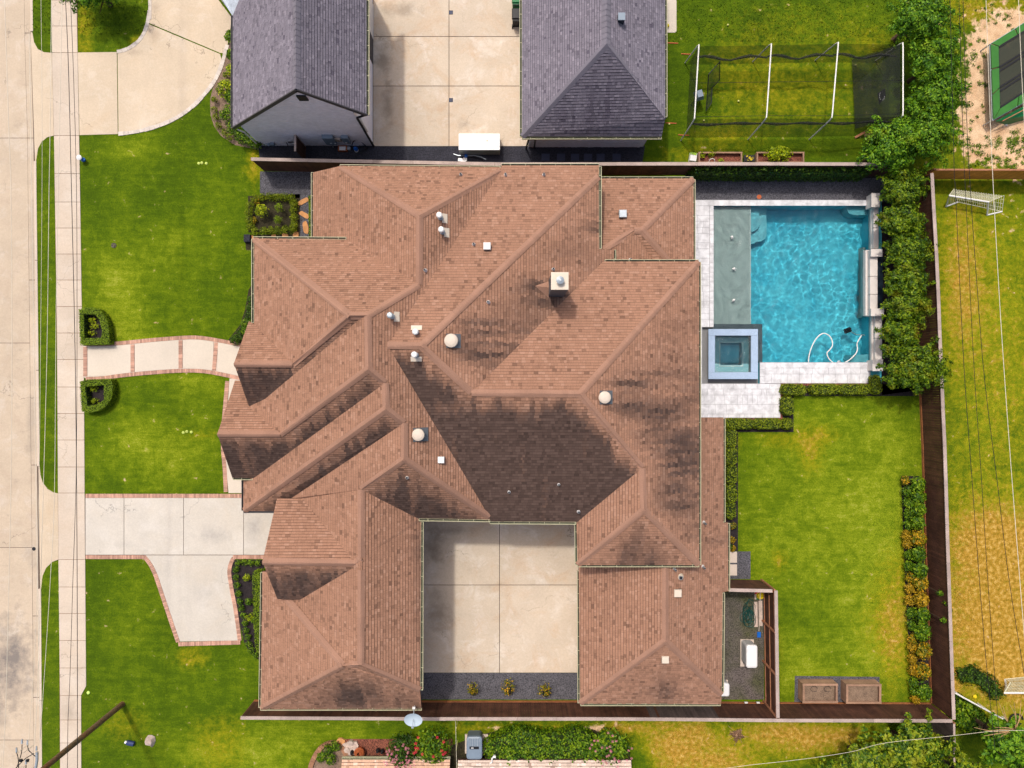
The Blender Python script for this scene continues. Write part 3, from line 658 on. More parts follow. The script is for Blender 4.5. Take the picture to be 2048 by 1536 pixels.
def rstep(name, u1, v1, z):
    pts = [(1488, 410.5), (u1, 410.5), (u1, v1 - 14), (u1 - 3, v1 - 8), (u1 - 9, v1 - 3), (1500, v1 + 4 if z < -.9 else v1), (1488, v1 + 4 if z < -.9 else v1)]
    return px_prism(name, pts, DP, z, MT['step'], pool)
rstep('pool_step', 1530, 486, -1.0); rstep('pool_step', 1517, 466, -.72)
px_prism('corner_bench', [(1690, 410.5), (1742, 410.5), (1742, 431), (1704, 431), (1696, 427), (1692, 420)], DP, -.5, MT['step'], pool)
px_prism('corner_bench', [(1704, 710), (1742, 708), (1742, 724.5), (1696, 724.5), (1698, 716)], DP, -.5, MT['step'], pool)
px_prism('pool_bench', rc(1722, 496, 1742, 634), DP, -.95, MT['shelf'], pool)
wb = MB(); q0 = P(1427, 410.5); q1 = P(1742, 724.5)
wx = [P(1426, 0).x, P(1519, 0).x, P(1742.5, 0).x]; wy = [P(0, 410).y, P(0, 655).y, P(0, 725).y]

def waves(x, y):
    k = .55 + .7 * max(0, min(1, .5 + noise.noise(Vector((x * .35, y * .35, 9))) * 1.4))
    return k * (.020 * noise.noise(Vector((x * 1.1, y * 1.3, 0))) + .036 * noise.noise(Vector((x * 2.2 + 5, y * 1.9, 3))) + .015 * noise.noise(Vector((x * 4.3, y * 4.8, 7))))
st_ = .07; nx = int((wx[2] - wx[0]) / st_); ny = int((wy[0] - wy[2]) / st_); vid = {}; vs = []; fs = []
for j in range(ny + 1):
    for i in range(nx + 1):
        x = wx[0] + (wx[2] - wx[0]) * i / nx; y = wy[2] + (wy[0] - wy[2]) * j / ny; vid[i, j] = len(vs); vs.append((x, y, WT + waves(x, y)))
for j in range(ny):
    for i in range(nx): fs.append((vid[i, j], vid[i + 1, j], vid[i + 1, j + 1], vid[i, j + 1]))
nt_ = len(fs); edge = [vid[i, 0] for i in range(nx + 1)] + [vid[nx, j] for j in range(1, ny + 1)] + [vid[i, ny] for i in range(nx - 1, -1, -1)] + [vid[0, j] for j in range(ny - 1, 0, -1)]
b0 = len(vs)
for k in edge: vs.append((vs[k][0], vs[k][1], DP - .1))
for k in range(len(edge)):
    k2 = (k + 1) % len(edge); fs.append((edge[k2], edge[k], b0 + k, b0 + k2))
fs.append(tuple(range(b0, b0 + len(edge)))[::-1])
wo_ = mesh('pool_water', vs, fs, MT['water2'])
for q in list(wo_.data.polygons)[:nt_]: q.use_smooth = True
tag(wo_, 'turquoise rippled water filling the swimming pool', kind='structure')
wo_.cycles.is_caustics_caster = True
for ch in pool.children: ch.cycles.is_caustics_receiver = True

# spa
spa = empty('raised_spa', P(1466, 708), 'square raised spa with pale stone rim at the pool corner', 'spa')
moat = structure('spa_moat')
mm = mat('moat_tile', S(128, 128, 130)[:3], .5, .1, 2, .1, 20)
[px_prism('moat_floor', rc(*q_), -.45, -.28, mm, moat) for q_ in ((1398, 648, 1429, 770), (1504, 648, 1524, 770), (1429, 648, 1504, 669), (1429, 746, 1504, 770))]
px_prism('moat_wall', rc(1388, 655, 1404.3, 771), -.45, -.02, mm, moat)
px_prism('moat_wall', rc(1404.3, 767.2, 1519.6, 774), -.45, -.02, mm, moat)
sz = .32; ks = H / (H - sz)
def ring(name, o4, i4, z0, z1, m, parent):
    mb = MB(); A = [P(u, v, z1) for u, v in rc(*o4)]; Bq = [P(u, v, z1) for u, v in rc(*i4)]
    vs = [(q.x, q.y, z1) for q in A] + [(q.x, q.y, z1) for q in Bq] + [(q.x, q.y, z0) for q in A] + [(q.x, q.y, z0) for q in Bq]
    fs = []
    for i in range(4):
        j = (i + 1) % 4; fs += [(i, i + 4, j + 4, j), (i + 8, i, j, j + 8), (i + 4, i + 12, j + 12, j + 4), (i + 8, j + 8, j + 12, i + 12)]
    mb.add(vs, fs); ob = mb.build(name, m, parent); return ob
rim = mat('pale_blue_grey_stone', S(160, 180, 204)[:3], .6, .06, 2, .12, 18)
rparts = [(1417, 658, 1516, 671), (1417, 744.5, 1516, 758), (1417, 671.3, 1430, 744.2), (1502, 671.3, 1516, 744.2)]
for q in rparts: px_prism('rim_stone', rc(*q), sz - .07, sz, rim, spa)
ring('spa_wall', (1420, 661, 1513, 755), (1430, 671, 1502, 744), -.28, sz - .07, MT['gravel'] if False else mm, spa)
sb = mat('spa_plaster', S(150, 178, 180)[:3], .8, .06, 2, .05, 30)
ring('spa_bench', (1419, 661, 1511, 755), (1441, 686, 1483, 730), -.85, -.22, sb, spa)
ring('bench_trim', (1438.5, 683.5, 1486.5, 733), (1440.2, 685.2, 1484.8, 731.3), -.24, -.20, MT['trav2'], spa)
px_prism('spa_floor', rc(1436, 680, 1490, 736), -.95, -.85, mat('spa_floor_plaster', S(150, 190, 196)[:3], .8, .06, 2, .05, 20), spa)
q = [P(u, v, .18) for u, v in rc(1429, 670, 1503, 745)]
MB().prism(q, -.9, .18).build('spa_water', MT['water'], spa)
# bubblers
for i, (u, v) in enumerate(((1465, 473), (1469, 537), (1468, 600))):
    mb = MB(); c = P(u, v)
    mb.lathe((c.x, c.y, WT - .01), [(.07, 0), (.08, .03), (.06, .06), (.03, .09)], 8)
    mb.tube([(c.x, c.y, -.42), (c.x, c.y, WT)], .03, 6)
    for k in range(5):
        a = random.uniform(0, 6.28); r = random.uniform(.06, .13); mb.lathe((c.x + r * math.cos(a), c.y + r * math.sin(a), WT), [(.03, 0), (.03, .02), (.012, .04)], 6)
    tag(mb.build('bubbler', MT['white_metal']), ['foaming bubbler on the grey sun shelf, nearest the steps', 'foaming bubbler on the grey sun shelf, the middle one', 'foaming bubbler on the grey sun shelf, nearest the spa'][i], 'bubbler', 'bubblers on the sun shelf')
# deck
deck = structure('pool_deck')
JT = .022; TT = .045
deckpx = [rc(1360, 411, 1427, 654), rc(1360, 654, 1404.5, 767), rc(1360, 767, 1561, 836), rc(1519.5, 724.5, 1741, 767), rc(1360, 399.5, 1741, 411)]
for q in deckpx: px_prism('mortar_bed', q, -.12, JT, MT['joint'], deck)
def tiles(u0, v0, u1, v1, rows, wds, vert=False, name='stone_tile'):
    v = v0
    while v < v1 - 1:
        h = min(random.choice(rows), v1 - v)
        if v1 - v - h < 5: h = v1 - v
        u = u0
        while u < u1 - .5:
            wd = random.choice(wds); wd = min(wd, u1 - u)
            if u1 - u - wd < 6: wd = u1 - u
            c = P(u + wd / 2, v + h / 2, TT)
            inst(unit_box(MT['trav']), name, (c.x, c.y, TT - .025 + random.uniform(-.0015, .0015)), deck, 0, (wd * PX - .016, h * PX - .016, .05))
            u += wd
        v += h
tiles(1376, 411.5, 1419, 654, (12, 12, 19), (10, 12, 19, 19))
tiles(1419.5, 411.5, 1427.5, 654, (19,), (8,), name='coping_stone')
tiles(1376, 654, 1404, 767, (15, 19), (14, 14))
tiles(1400, 767.5, 1561, 778, (10.5,), (19, 24), name='coping_stone')
tiles(1376, 778, 1561, 835.5, (9, 12, 19), (10, 13, 19, 22))
tiles(1520, 725, 1530, 767, (14,), (10,), name='coping_stone')
tiles(1530, 725, 1741, 736, (11,), (24, 30), name='coping_stone')
tiles(1530, 736, 1741, 766.5, (8, 12, 14), (13, 19, 24))
tiles(1376, 400, 1738, 411.5, (11.5,), (24, 30, 26), name='coping_stone')
px_prism('white_edge_stone', rc(1438, 836, 1448, 1047), -.08, .04, MT['trav'], deck)
# raised east wall of the pool
ew = empty('pool_feature_wall', P(1750, 570), 'white stone feature wall with raised spillway along the pool', 'wall')
def blk(name, r, z0, z1, m='trav2', par=None): return px_prism(name, rc(*r), z0, z1, MT[m], par or ew)
for a, b2 in ((415, 455), (456, 497)): blk('wall_cap', (1747, a, 1757, b2), .12, .34)
blk('wall_step', (1742.5, 411, 1747, 497), -.3, .1)
for a, b2 in ((632, 676), (677, 720)): blk('wall_cap', (1750, a, 1764, b2), .12, .34)
blk('wall_step', (1743, 632, 1750, 722), -.3, .1)
blk('column', (1744, 387, 1759, 413), -.05, .75); blk('column_cap', (1743, 386, 1760, 414), .75, .82)
blk('column', (1743, 499, 1764, 512), -.3, .75); blk('column_cap', (1742, 498, 1765, 513), .75, .82)
blk('column', (1743, 618, 1767, 631), -.3, .75); blk('column_cap', (1742, 617, 1768, 632), .75, .82)
blk('column', (1746, 720, 1765, 741), -.05, .75); blk('column_cap', (1745, 719, 1766, 742), .75, .82)
blk('spillway_ledge', (1731, 500, 1740, 631), -.5, .22)
for a, b2 in ((513, 552), (553, 588), (589, 618)): blk('spillway_stone', (1740, a, 1755, b2), -.3, .55)
blk('planter_trough', (1756, 513, 1766, 617), -.1, .25, 'glassd')
# pool cleaner and its hose
hz = WT + .015
hp = [(1617, 724), (1618, 712), (1623, 695), (1632, 678), (1643, 668), (1653, 668), (1662, 676), (1665, 690), (1660, 699), (1654, 706), (1657, 716), (1666, 725), (1678, 729)]
hs = empty('pool_cleaner_hose', P(1640, 700, hz), 'white pool cleaner hose floating in an S curve', 'hose')
MB().tube([P(*q, hz) for q in smooth_line([(q[0], q[1]) for q in [Vector((a, b2, 0)) for a, b2 in hp]][:0] or [Vector((a, b2, 0)) for a, b2 in hp], 5) and [(c.x, c.y) for c in smooth_line([(a, b2, 0) for a, b2 in hp], 5)]], .035, 6).build('hose_loop', MT['steel'], hs)
hp2 = [(1690, 725), (1700, 719), (1711, 708), (1715, 698), (1714, 688), (1718, 679), (1723, 671)]
MB().tube([P(c.x, c.y, hz) for c in smooth_line([(a, b2, 0) for a, b2 in hp2], 5)], .035, 6).build('hose_end', MT['steel'], hs)
cl = empty('pool_cleaner', P(1693, 661, -1.2), 'small dark robot pool cleaner under the water', 'pool cleaner')
c = P(1693, 661, -.6)
MB().box((c.x, c.y, -.6), (.42, .3, .16), rz=.4).build('body', MT['black'], cl)
MB().tube([(c.x - .15, c.y + .1, -.6), (c.x - .15, c.y - .2, -.6)], .08, 8).tube([(c.x + .15, c.y + .18, -.6), (c.x + .15, c.y - .12, -.6)], .08, 8).build('wheel', MT['glassd'], cl)
MB().tube([(c.x + .2, c.y - .1, -.55), (c.x + .5, c.y - .3, -.4), (c.x + .8, c.y - .3, -.2), (c.x + .95, c.y - .35, -.12)], .03, 6).build('tether', MT['steel'], cl)
c = P(1679, 724, 0); tag(MB().lathe((c.x, c.y, WT - .02), [(.1, 0), (.11, .05), (.06, .08)], 10).build('skimmer_float', MT['galv']), 'small round pale float against the pool edge by the hose', 'float')
c = P(1518, 394, 0); tag(MB().lathe((c.x, c.y, .01), [(.15, 0), (.15, .03), (.05, .045)], 12).build('gravel_cleanout_cap', MT['orange']), 'round salmon cleanout cap in the gravel north of the pool', 'cap')

# ------------------------------------------------------------------ roofs
V = dict(a1=(626,345),a2=(680,332),a3=(1002,334),a4=(1002,342),a5=(839,431),a6=(838,569),a7=(692,478),a8=(626,478),
b1=(507,477),b3=(700,631),b4=(735,631),b5=(585,728),b6=(508,648),g1=(498,642),g2=(468,727),g3=(498,813),g4=(530,798),b7=(727,632),
d1=(737,738),d2=(560,868),h1=(470,761),h1b=(484,761),h2=(435,868),h3=(465,956),h4=(508,956),e1=(770,766),e2=(772,818),e3=(487,1022),e4=(487,957),
f1=(808,846),f2=(582,997),e6=(554,997),e5=(547,1022),f3=(808,918),f4=(722,979),f5=(722,1116),f6=(711,1127),f7=(605,997),i2=(525,1123),
j1=(704,1137),j2=(601,1199),j3=(555,1198),j1b=(722,1140),k1=(721,1329),k2=(692,1329),j4=(588,1199),j3b=(574,1199),k3=(685,1331),
l0=(525,1143),l0b=(534,1143),l2=(521,1418),m1=(840,1380),m2=(843,1418),m0=(843,1042),f8=(838,1038),n1=(979,1034),n2=(980,1040),
c0=(775,690),c1=(1002,331),c2=(1199,331),c3=(1197,353),c4=(842,692),c5=(1199,498),c6=(1228,499),c7=(1228,523),c8=(1206,523),q1=(943,785),
q2=(1160,788),q3=(1284,936),q4=(1153,1045),q5=(980,1043),c9=(1398,523),r1=(1398,1130),r2=(1288,1019),r3=(1155,1130),
p1=(1201,357),p2=(1387,357),p3=(1284,461),p4=(1268,461),p5=(1205,500),p6=(1200,500),p7=(1387,530),p8=(1344,530),p9=(1311,530),p10=(1205,530),
t1=(1331,1110),t2=(1331,1281),s0=(1390,1110),s1=(1390,835),s2=(1447,835),s3=(1447,1045),s4=(1456,1045),s5=(1456,1182),s6=(1446,1184),s7=(1443,1390),u1=(1160,1407),u2=(1157,1110),u3=(1442,1408))
Fc = [('A_W','W','a1 a2 a5 a6 a7 a8'),('A_N','N','a2 a3 a4 a5'),('B_N','N','b1 a7 a6 b4 b3'),('B_W','W','b1 b3 b5 b6'),('G1_N','N','g1 b6 b5 g2'),
('G1_S','S','g2 b5 b3 b7 g4 g3'),('D_W','W','b7 b4 d1 d2 g3 g4'),('G2_N','N','h1 h1b g3 d2 h2'),('G2_S','S','h2 d2 d1 e1 h4 h3'),('E_W','W','e1 e2 e3 e4 h4'),
('E_S','S','e3 e2 f1 f2 e6 e5'),('F_W','W','f1 f3 f4 f5 f6 f7 f2'),('G3_N','N','e6 f7 f6 i2'),('G3_S','S','i2 f6 j1 j2 j3'),('H2_W','W','j1 j1b k1 k2 j4 j2'),
('Hs_N','N','j3b j4 k2 k3'),('FG_W','W','f5 f6 j1 j1b'),('H_W','W','l0 l0b j3b k3 l2'),('H_S','S','k3 k2 k1 m1 m2 l2'),('H_E','E','f4 f8 m0 m1 k1 j1b f5'),('K_S','S','f3 n1 n2 f8 f4'),
('L_E','E','a5 a4 c0 n1 f3 f1 e2 e1 d1 b4 a6'),('C_N','N','c1 c2 c3 c4 c0 a4'),('C_E','E','c4 c3 c5 c6 c7 c8 q1'),('M_S','S','c0 c4 q1 q2 q3 q4 q5 n1'),
('M_N','N','c8 c9 q2 q1'),('M_E','E','q2 c9 r1 r2 q3'),('N_W','W','q3 r2 r3 q4'),('N_S','S','r2 r1 r3'),
('P_N','N','p1 p2 p3 p4 p5 p6'),('P_E','E','p3 p2 p7 p8'),('Ps_S','S','p4 p3 p8 p9'),('P_E2','E','p4 p9 p10 p5'),
('Q_E','E','t1 s0 s1 s2 s3 s4 s5 s6 s7 t2'),('Q_W','W','t1 t2 u1 u2'),('Q_S','S','t2 s7 u3 u1')]
D=dict(N=(0,1),S=(0,-1),E=(1,0),W=(-1,0))
Z=dict(a2=5.6,b1=5.6,a7=5.4,c2=5.4,c1=5.4,c9=5.6,r1=5.6,q5=5.6,q4=5.6,r3=5.6,m0=5.3,m1=5.3,e3=5,h3=4.6,p1=3.2,p2=3.2,p7=3.2,s3=3.4,u1=3,u3=3,u2=3,l0=4.6,l2=4.6,e5=5,g1=5)
def solve():
    n=list(V);ix={k:i for i,k in enumerate(n)};N=len(n);M=len(Fc)
    x=np.zeros(N+2*M);x[:N]=6;x[N+M:]=.75;x[N:N+M]=6
    U=np.array([(V[k][0]-1024)/F for k in n]);W=np.array([(768-V[k][1])/F for k in n])
    def res(x):
        r=[];z=x[:N]
        for f,(nm,d,vs) in enumerate(Fc):
            dx,dy=D[d]
            for k in vs.split():
                i=ix[k]; s=(dx*U[i]+dy*W[i])*(H-z[i])
                r.append(4*(z[i]-(x[N+f]-x[N+M+f]*s)))
            r.append((x[N+M+f]-(.4 if nm[0]=='P' else .5 if nm[0]=='Q' else .75))*(8.0 if nm[0] in 'PQ' else 2.0))
        for k,v in Z.items(): r.append((z[ix[k]]-v)*1.0)
        return np.array(r)
    for it in range(30):
        r=res(x);J=np.empty((len(r),len(x)))
        for j in range(len(x)):
            y=x.copy();y[j]+=1e-5;J[:,j]=(res(y)-r)/1e-5
        x=x-np.linalg.lstsq(np.vstack([J,np.eye(len(x))*1e-3]),np.concatenate([r,np.zeros(len(x))]),rcond=None)[0]
    return {k:x[ix[k]] for k in n},{Fc[f][0]:(x[N+f],x[N+M+f]) for f in range(M)},ix

ZS, PL, _ = solve()
VW = {k: P(V[k][0], V[k][1], ZS[k]) for k in V}
def roofmat(name, base, dark, light, stain):
    m, t, b, o = nodes(name); N = NT(t); p = N.pos()
    tint = N.attr('tint'); st = N.attr('stain')
    col = N.ramp(tint, [(0, dark), (.2, g4(base, .82)), (.38, base), (.8, g4(base, 1.06)), (1, light)])
    col = N.mix(1.0, col, N.ramp(N.noise(p, .5, 3), [(.3, (.92,) * 3), (.7, (1.04,) * 3)]), 'MULTIPLY')
    col = N.mix(1.0, col, N.ramp(N.noise(p, 26, 2), [(.25, (.8,) * 3), (.75, (1.06,) * 3)]), 'MULTIPLY')
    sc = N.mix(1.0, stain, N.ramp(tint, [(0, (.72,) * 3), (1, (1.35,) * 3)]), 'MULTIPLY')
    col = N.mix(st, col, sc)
    N.l(col, b.inputs['Base Color']); b.inputs['Roughness'].default_value = .92; b.inputs['Specular IOR Level'].default_value = .12
    return m
MT['shingle'] = roofmat('brown_asphalt_shingles', S(153, 115, 94), S(120, 90, 74), S(165, 127, 106), S(70, 57, 52))
MT['shingle_grey'] = roofmat('grey_asphalt_shingles', S(124, 118, 128), S(98, 92, 104), S(140, 133, 143), S(66, 60, 72))
MT['deck_dark'] = mat('underlay_and_shade', S(70, 46, 40)[:3], .95, .1)  # dark tone also draws the painted shade lines between shingle courses
MT['deck_grey'] = mat('underlay_and_shade_grey', S(50, 46, 56)[:3], .95, .1)
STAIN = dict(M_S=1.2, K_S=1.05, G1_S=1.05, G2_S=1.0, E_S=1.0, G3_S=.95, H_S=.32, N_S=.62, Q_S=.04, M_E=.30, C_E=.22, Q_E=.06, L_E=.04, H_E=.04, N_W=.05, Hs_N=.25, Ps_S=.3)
SB = [('H_S', 700, 1370, 90, 30, .35), ('H_S', 730, 1395, 90, 24, .3), ('Q_S', 1330, 1370, 22, 36, .5), ('Q_S', 1300, 1385, 70, 20, .25), ('C_E', 930, 648, 50, 14, .55), ('C_E', 900, 690, 50, 26, .55), ('C_E', 980, 700, 80, 22, .45),
      ('C_E', 960, 730, 60, 20, .25), ('C_E', 1075, 640, 70, 70, .3), ('C_E', 1060, 570, 30, 14, .4), ('C_E', 1180, 427, 24, 5, .7), ('C_E', 1180, 450, 30, 7, .55), ('C_E', 1188, 462, 16, 4, .5), ('C_E', 1105, 600, 40, 20, .35), ('M_N', 1110, 610, 30, 22, .3),  # patches below the chimney simply darken both slopes
      ('M_E', 1240, 815, 60, 14, .45), ('M_E', 1300, 860, 80, 30, .28), ('M_E', 1350, 900, 60, 60, .25), ('M_E', 1220, 768, 60, 10, .4), ('M_E', 1360, 1000, 60, 70, .34), ('M_E', 1320, 960, 50, 70, .2), ('M_E', 1330, 830, 90, 50, .2), ('M_E', 1370, 930, 30, 200, .15), ('M_E', 1250, 740, 60, 20, .2), ('M_E', 1340, 1080, 40, 30, .2), ('M_E', 1340, 640, 60, 60, -.1),
      ('Q_E', 1425, 1083, 34, 10, .4), ('Q_E', 1425, 1000, 30, 60, .1), ('L_E', 835, 870, 20, 24, .35), ('L_E', 880, 880, 25, 10, .25), ('L_E', 830, 760, 20, 20, .15), ('H_E', 835, 1080, 14, 40, .35), ('H_E', 838, 1200, 10, 120, .3), ('N_S', 1285, 1085, 50, 50, .3),
      ('M_S', 1000, 815, 190, 12, -.35), ('M_S', 860, 740, 40, 30, -.1), ('M_S', 1240, 900, 14, 30, -.3), ('M_S', 870, 720, 60, 14, -.2), ('K_S', 800, 935, 40, 12, -.45), ('K_S', 900, 985, 60, 8, -.4), ('K_S', 735, 985, 20, 8, -.4),
      ('G3_S', 620, 1133, 100, 8, -.6), ('G3_S', 560, 1150, 20, 14, -.3), ('E_S', 560, 985, 60, 12, -.3), ('E_S', 520, 1015, 30, 14, -.25), ('N_S', 1285, 1035, 14, 12, -.3),
      ('G2_S', 545, 875, 60, 8, -.3), ('A_W', 0, 0, 1, 1, 0), ('R2_S', 1210, 190, 50, 60, .35), ('R2_S', 1150, 240, 80, 20, .2), ('R1_E', 650, 100, 40, 60, .1)]
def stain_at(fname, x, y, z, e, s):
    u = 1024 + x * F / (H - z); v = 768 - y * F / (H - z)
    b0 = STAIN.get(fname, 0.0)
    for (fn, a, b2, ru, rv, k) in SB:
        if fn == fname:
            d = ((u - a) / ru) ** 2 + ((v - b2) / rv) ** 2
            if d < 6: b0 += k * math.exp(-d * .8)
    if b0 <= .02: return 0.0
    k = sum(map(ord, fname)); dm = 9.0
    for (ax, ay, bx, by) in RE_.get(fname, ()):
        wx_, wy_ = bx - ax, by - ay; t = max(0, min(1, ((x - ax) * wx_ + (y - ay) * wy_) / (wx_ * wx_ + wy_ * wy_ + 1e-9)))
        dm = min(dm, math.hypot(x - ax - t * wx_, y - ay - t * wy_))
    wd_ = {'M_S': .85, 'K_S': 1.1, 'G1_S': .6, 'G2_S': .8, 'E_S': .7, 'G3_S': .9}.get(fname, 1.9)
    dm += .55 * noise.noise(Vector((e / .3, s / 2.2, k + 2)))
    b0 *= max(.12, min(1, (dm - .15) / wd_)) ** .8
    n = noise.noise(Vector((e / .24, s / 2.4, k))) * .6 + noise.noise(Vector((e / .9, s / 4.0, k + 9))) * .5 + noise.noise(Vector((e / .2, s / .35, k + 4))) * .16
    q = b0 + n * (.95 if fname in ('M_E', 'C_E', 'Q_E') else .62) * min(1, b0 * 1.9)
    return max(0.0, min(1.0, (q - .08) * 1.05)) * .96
def clip(poly, tri):
    out = poly
    for i in range(3):
        a = tri[i]; b2 = tri[(i + 1) % 3]; ex = b2[0] - a[0]; ey = b2[1] - a[1]
        inp = out; out = []
        if not inp: return out
        pd = None; pp = None
        ds = [(ex * (q[1] - a[1]) - ey * (q[0] - a[0])) for q in inp]
        for j in range(len(inp)):
            p0 = inp[j - 1]; d0 = ds[j - 1]; p1 = inp[j]; d1 = ds[j]
            if d0 >= 0: 
                if d1 >= 0: out.append(p1)
                else:
                    t = d0 / (d0 - d1); out.append((p0[0] + (p1[0] - p0[0]) * t, p0[1] + (p1[1] - p0[1]) * t))
            elif d1 >= 0:
                t = d0 / (d0 - d1); out.append((p0[0] + (p1[0] - p0[0]) * t, p0[1] + (p1[1] - p0[1]) * t)); out.append(p1)
    return out
DV = dict(N=Vector((0, 1, 0)), S=Vector((0, -1, 0)), E=Vector((1, 0, 0)), W=Vector((-1, 0, 0)))
def slope(fname, d, pts, house, shingle, under, expo=.165, rlift=(.010, .034)):
    """one roof slope: a boarded deck and, lying on it, courses of single shingle tabs"""
    s_ = DV[d]; e_ = Vector((-s_.y, s_.x, 0)); n = len(pts)
    tris = geometry.tessellate_polygon([[Vector((p.x, p.y, 0)) for p in pts]])
    T = []
    for tr_ in tris:
        a, b2, c = (pts[i] for i in tr_)
        if ((b2 - a).xy.to_3d().cross((c - a).xy.to_3d())).z < 0: b2, c = c, b2
        T.append((a, b2, c))
    mb = MB()
    for a, b2, c in T: mb.add([a, b2, c, a - Vector((0, 0, .16)), b2 - Vector((0, 0, .16)), c - Vector((0, 0, .16))], [(0, 1, 2), (5, 4, 3)])
    for i in range(n):
        a = pts[i]; b2 = pts[(i + 1) % n]; mb.add([a, b2, b2 - Vector((0, 0, .16)), a - Vector((0, 0, .16))], [(0, 1, 2, 3)])
    dk = mb.build('roof_slope', under, house)
    vs = []; fs = []; tint = []; stn = []
    rise = PLS[fname] if fname in PLS else .7
    step = expo / math.sqrt(1 + rise * rise)      # courses measured in plan
    E_ = [p.dot(e_) for p in pts]; S_ = [p.dot(s_) for p in pts]
    smax = max(S_) + .03; smin = min(S_); emin, emax = min(E_), max(E_)
    T2 = []
    for a, b2, c in T:
        t2 = [(q.dot(e_), q.dot(s_)) for q in (a, b2, c)]; zz = [a.z, b2.z, c.z]
        ar = (t2[1][0] - t2[0][0]) * (t2[2][1] - t2[0][1]) - (t2[1][1] - t2[0][1]) * (t2[2][0] - t2[0][0])
        if abs(ar) < 1e-4: continue
        if ar < 0: t2 = [t2[0], t2[2], t2[1]]; zz = [zz[0], zz[2], zz[1]]
        (x0, y0), (x1, y1), (x2, y2) = t2; det = (x1 - x0) * (y2 - y0) - (y1 - y0) * (x2 - x0)
        A = ((zz[1] - zz[0]) * (y2 - y0) - (zz[2] - zz[0]) * (y1 - y0)) / det
        Bc = ((x1 - x0) * (zz[2] - zz[0]) - (x2 - x0) * (zz[1] - zz[0])) / det
        T2.append((t2, A, Bc, zz[0] - A * x0 - Bc * y0, min(x0, x1, x2), max(x0, x1, x2), min(y0, y1, y2), max(y0, y1, y2)))
    row = 0; s1 = smax
    while s1 > smin:
        s0 = s1 - step; e = emin - random.random() * .4
        while e < emax:
            wd = random.choice((.12, .15, .18, .2, .24, .28)); tn = min(1, max(0, random.gauss(.54, .25))); 
            lam = random.random() < .5; lf = rlift[1] if lam else rlift[0]
            if lam: tn = min(1, tn + .1)
            rect = [(e, s0), (e + wd - .004, s0), (e + wd - .004, s1 - .016), (e, s1 - .016)]  # gap bares the dark deck as a painted shade line under each butt
            for t2, A, Bc, Cc, xa, xb, ya, yb in T2:
                if e > xb or e + wd < xa or s0 > yb or s1 < ya: continue
                pl = clip(rect, t2)
                if len(pl) < 3: continue
                b0 = len(vs)
                for (x, y) in pl:
                    q = e_ * x + s_ * y; z = A * x + Bc * y + Cc + .006 + lf * (y - s0) / step
                    vs.append((q.x, q.y, z))
                fs.append(tuple(range(b0, b0 + len(pl)))); tint.append(tn)
                cx, cyy = e + wd / 2, (s0 + s1) / 2; q = e_ * cx + s_ * cyy
                stn.append(stain_at(fname, q.x, q.y, A * cx + Bc * cyy + Cc, cx, cyy))
            e += wd
        s1 = s0; row += 1
    if fs:
        o = mesh('shingles', vs, fs, shingle, dk); o['kind'] = 'stuff'
        me = o.data
        if len(me.polygons) and sum(p.normal.z for p in list(me.polygons)[:20]) < 0: me.flip_normals()
        a = me.attributes.new('tint', 'FLOAT', 'FACE'); a.data.foreach_set('value', tint)
        a = me.attributes.new('stain', 'FLOAT', 'FACE'); a.data.foreach_set('value', stn)
        l = Vector((0, 0, 0)); o.location = l
        # deck mesh already carries the world offset of the house
    return dk
PLS = {k: abs(v[1]) for k, v in PL.items()}
FD = {nm: (d, vs.split()) for nm, d, vs in Fc}
def plane_z(fname, x, y):
    d = DV[FD[fname][0]]; a, p = PL[fname]; return a - p * (d.x * x + d.y * y)
def on_roof(fname, u, v, dz=0.0):
    """the point of a roof slope that shows at (u, v)"""
    z = 6.0
    for _ in range(30):
        q = P(u, v, z); z = plane_z(fname, q.x, q.y) + dz
    return P(u, v, z)
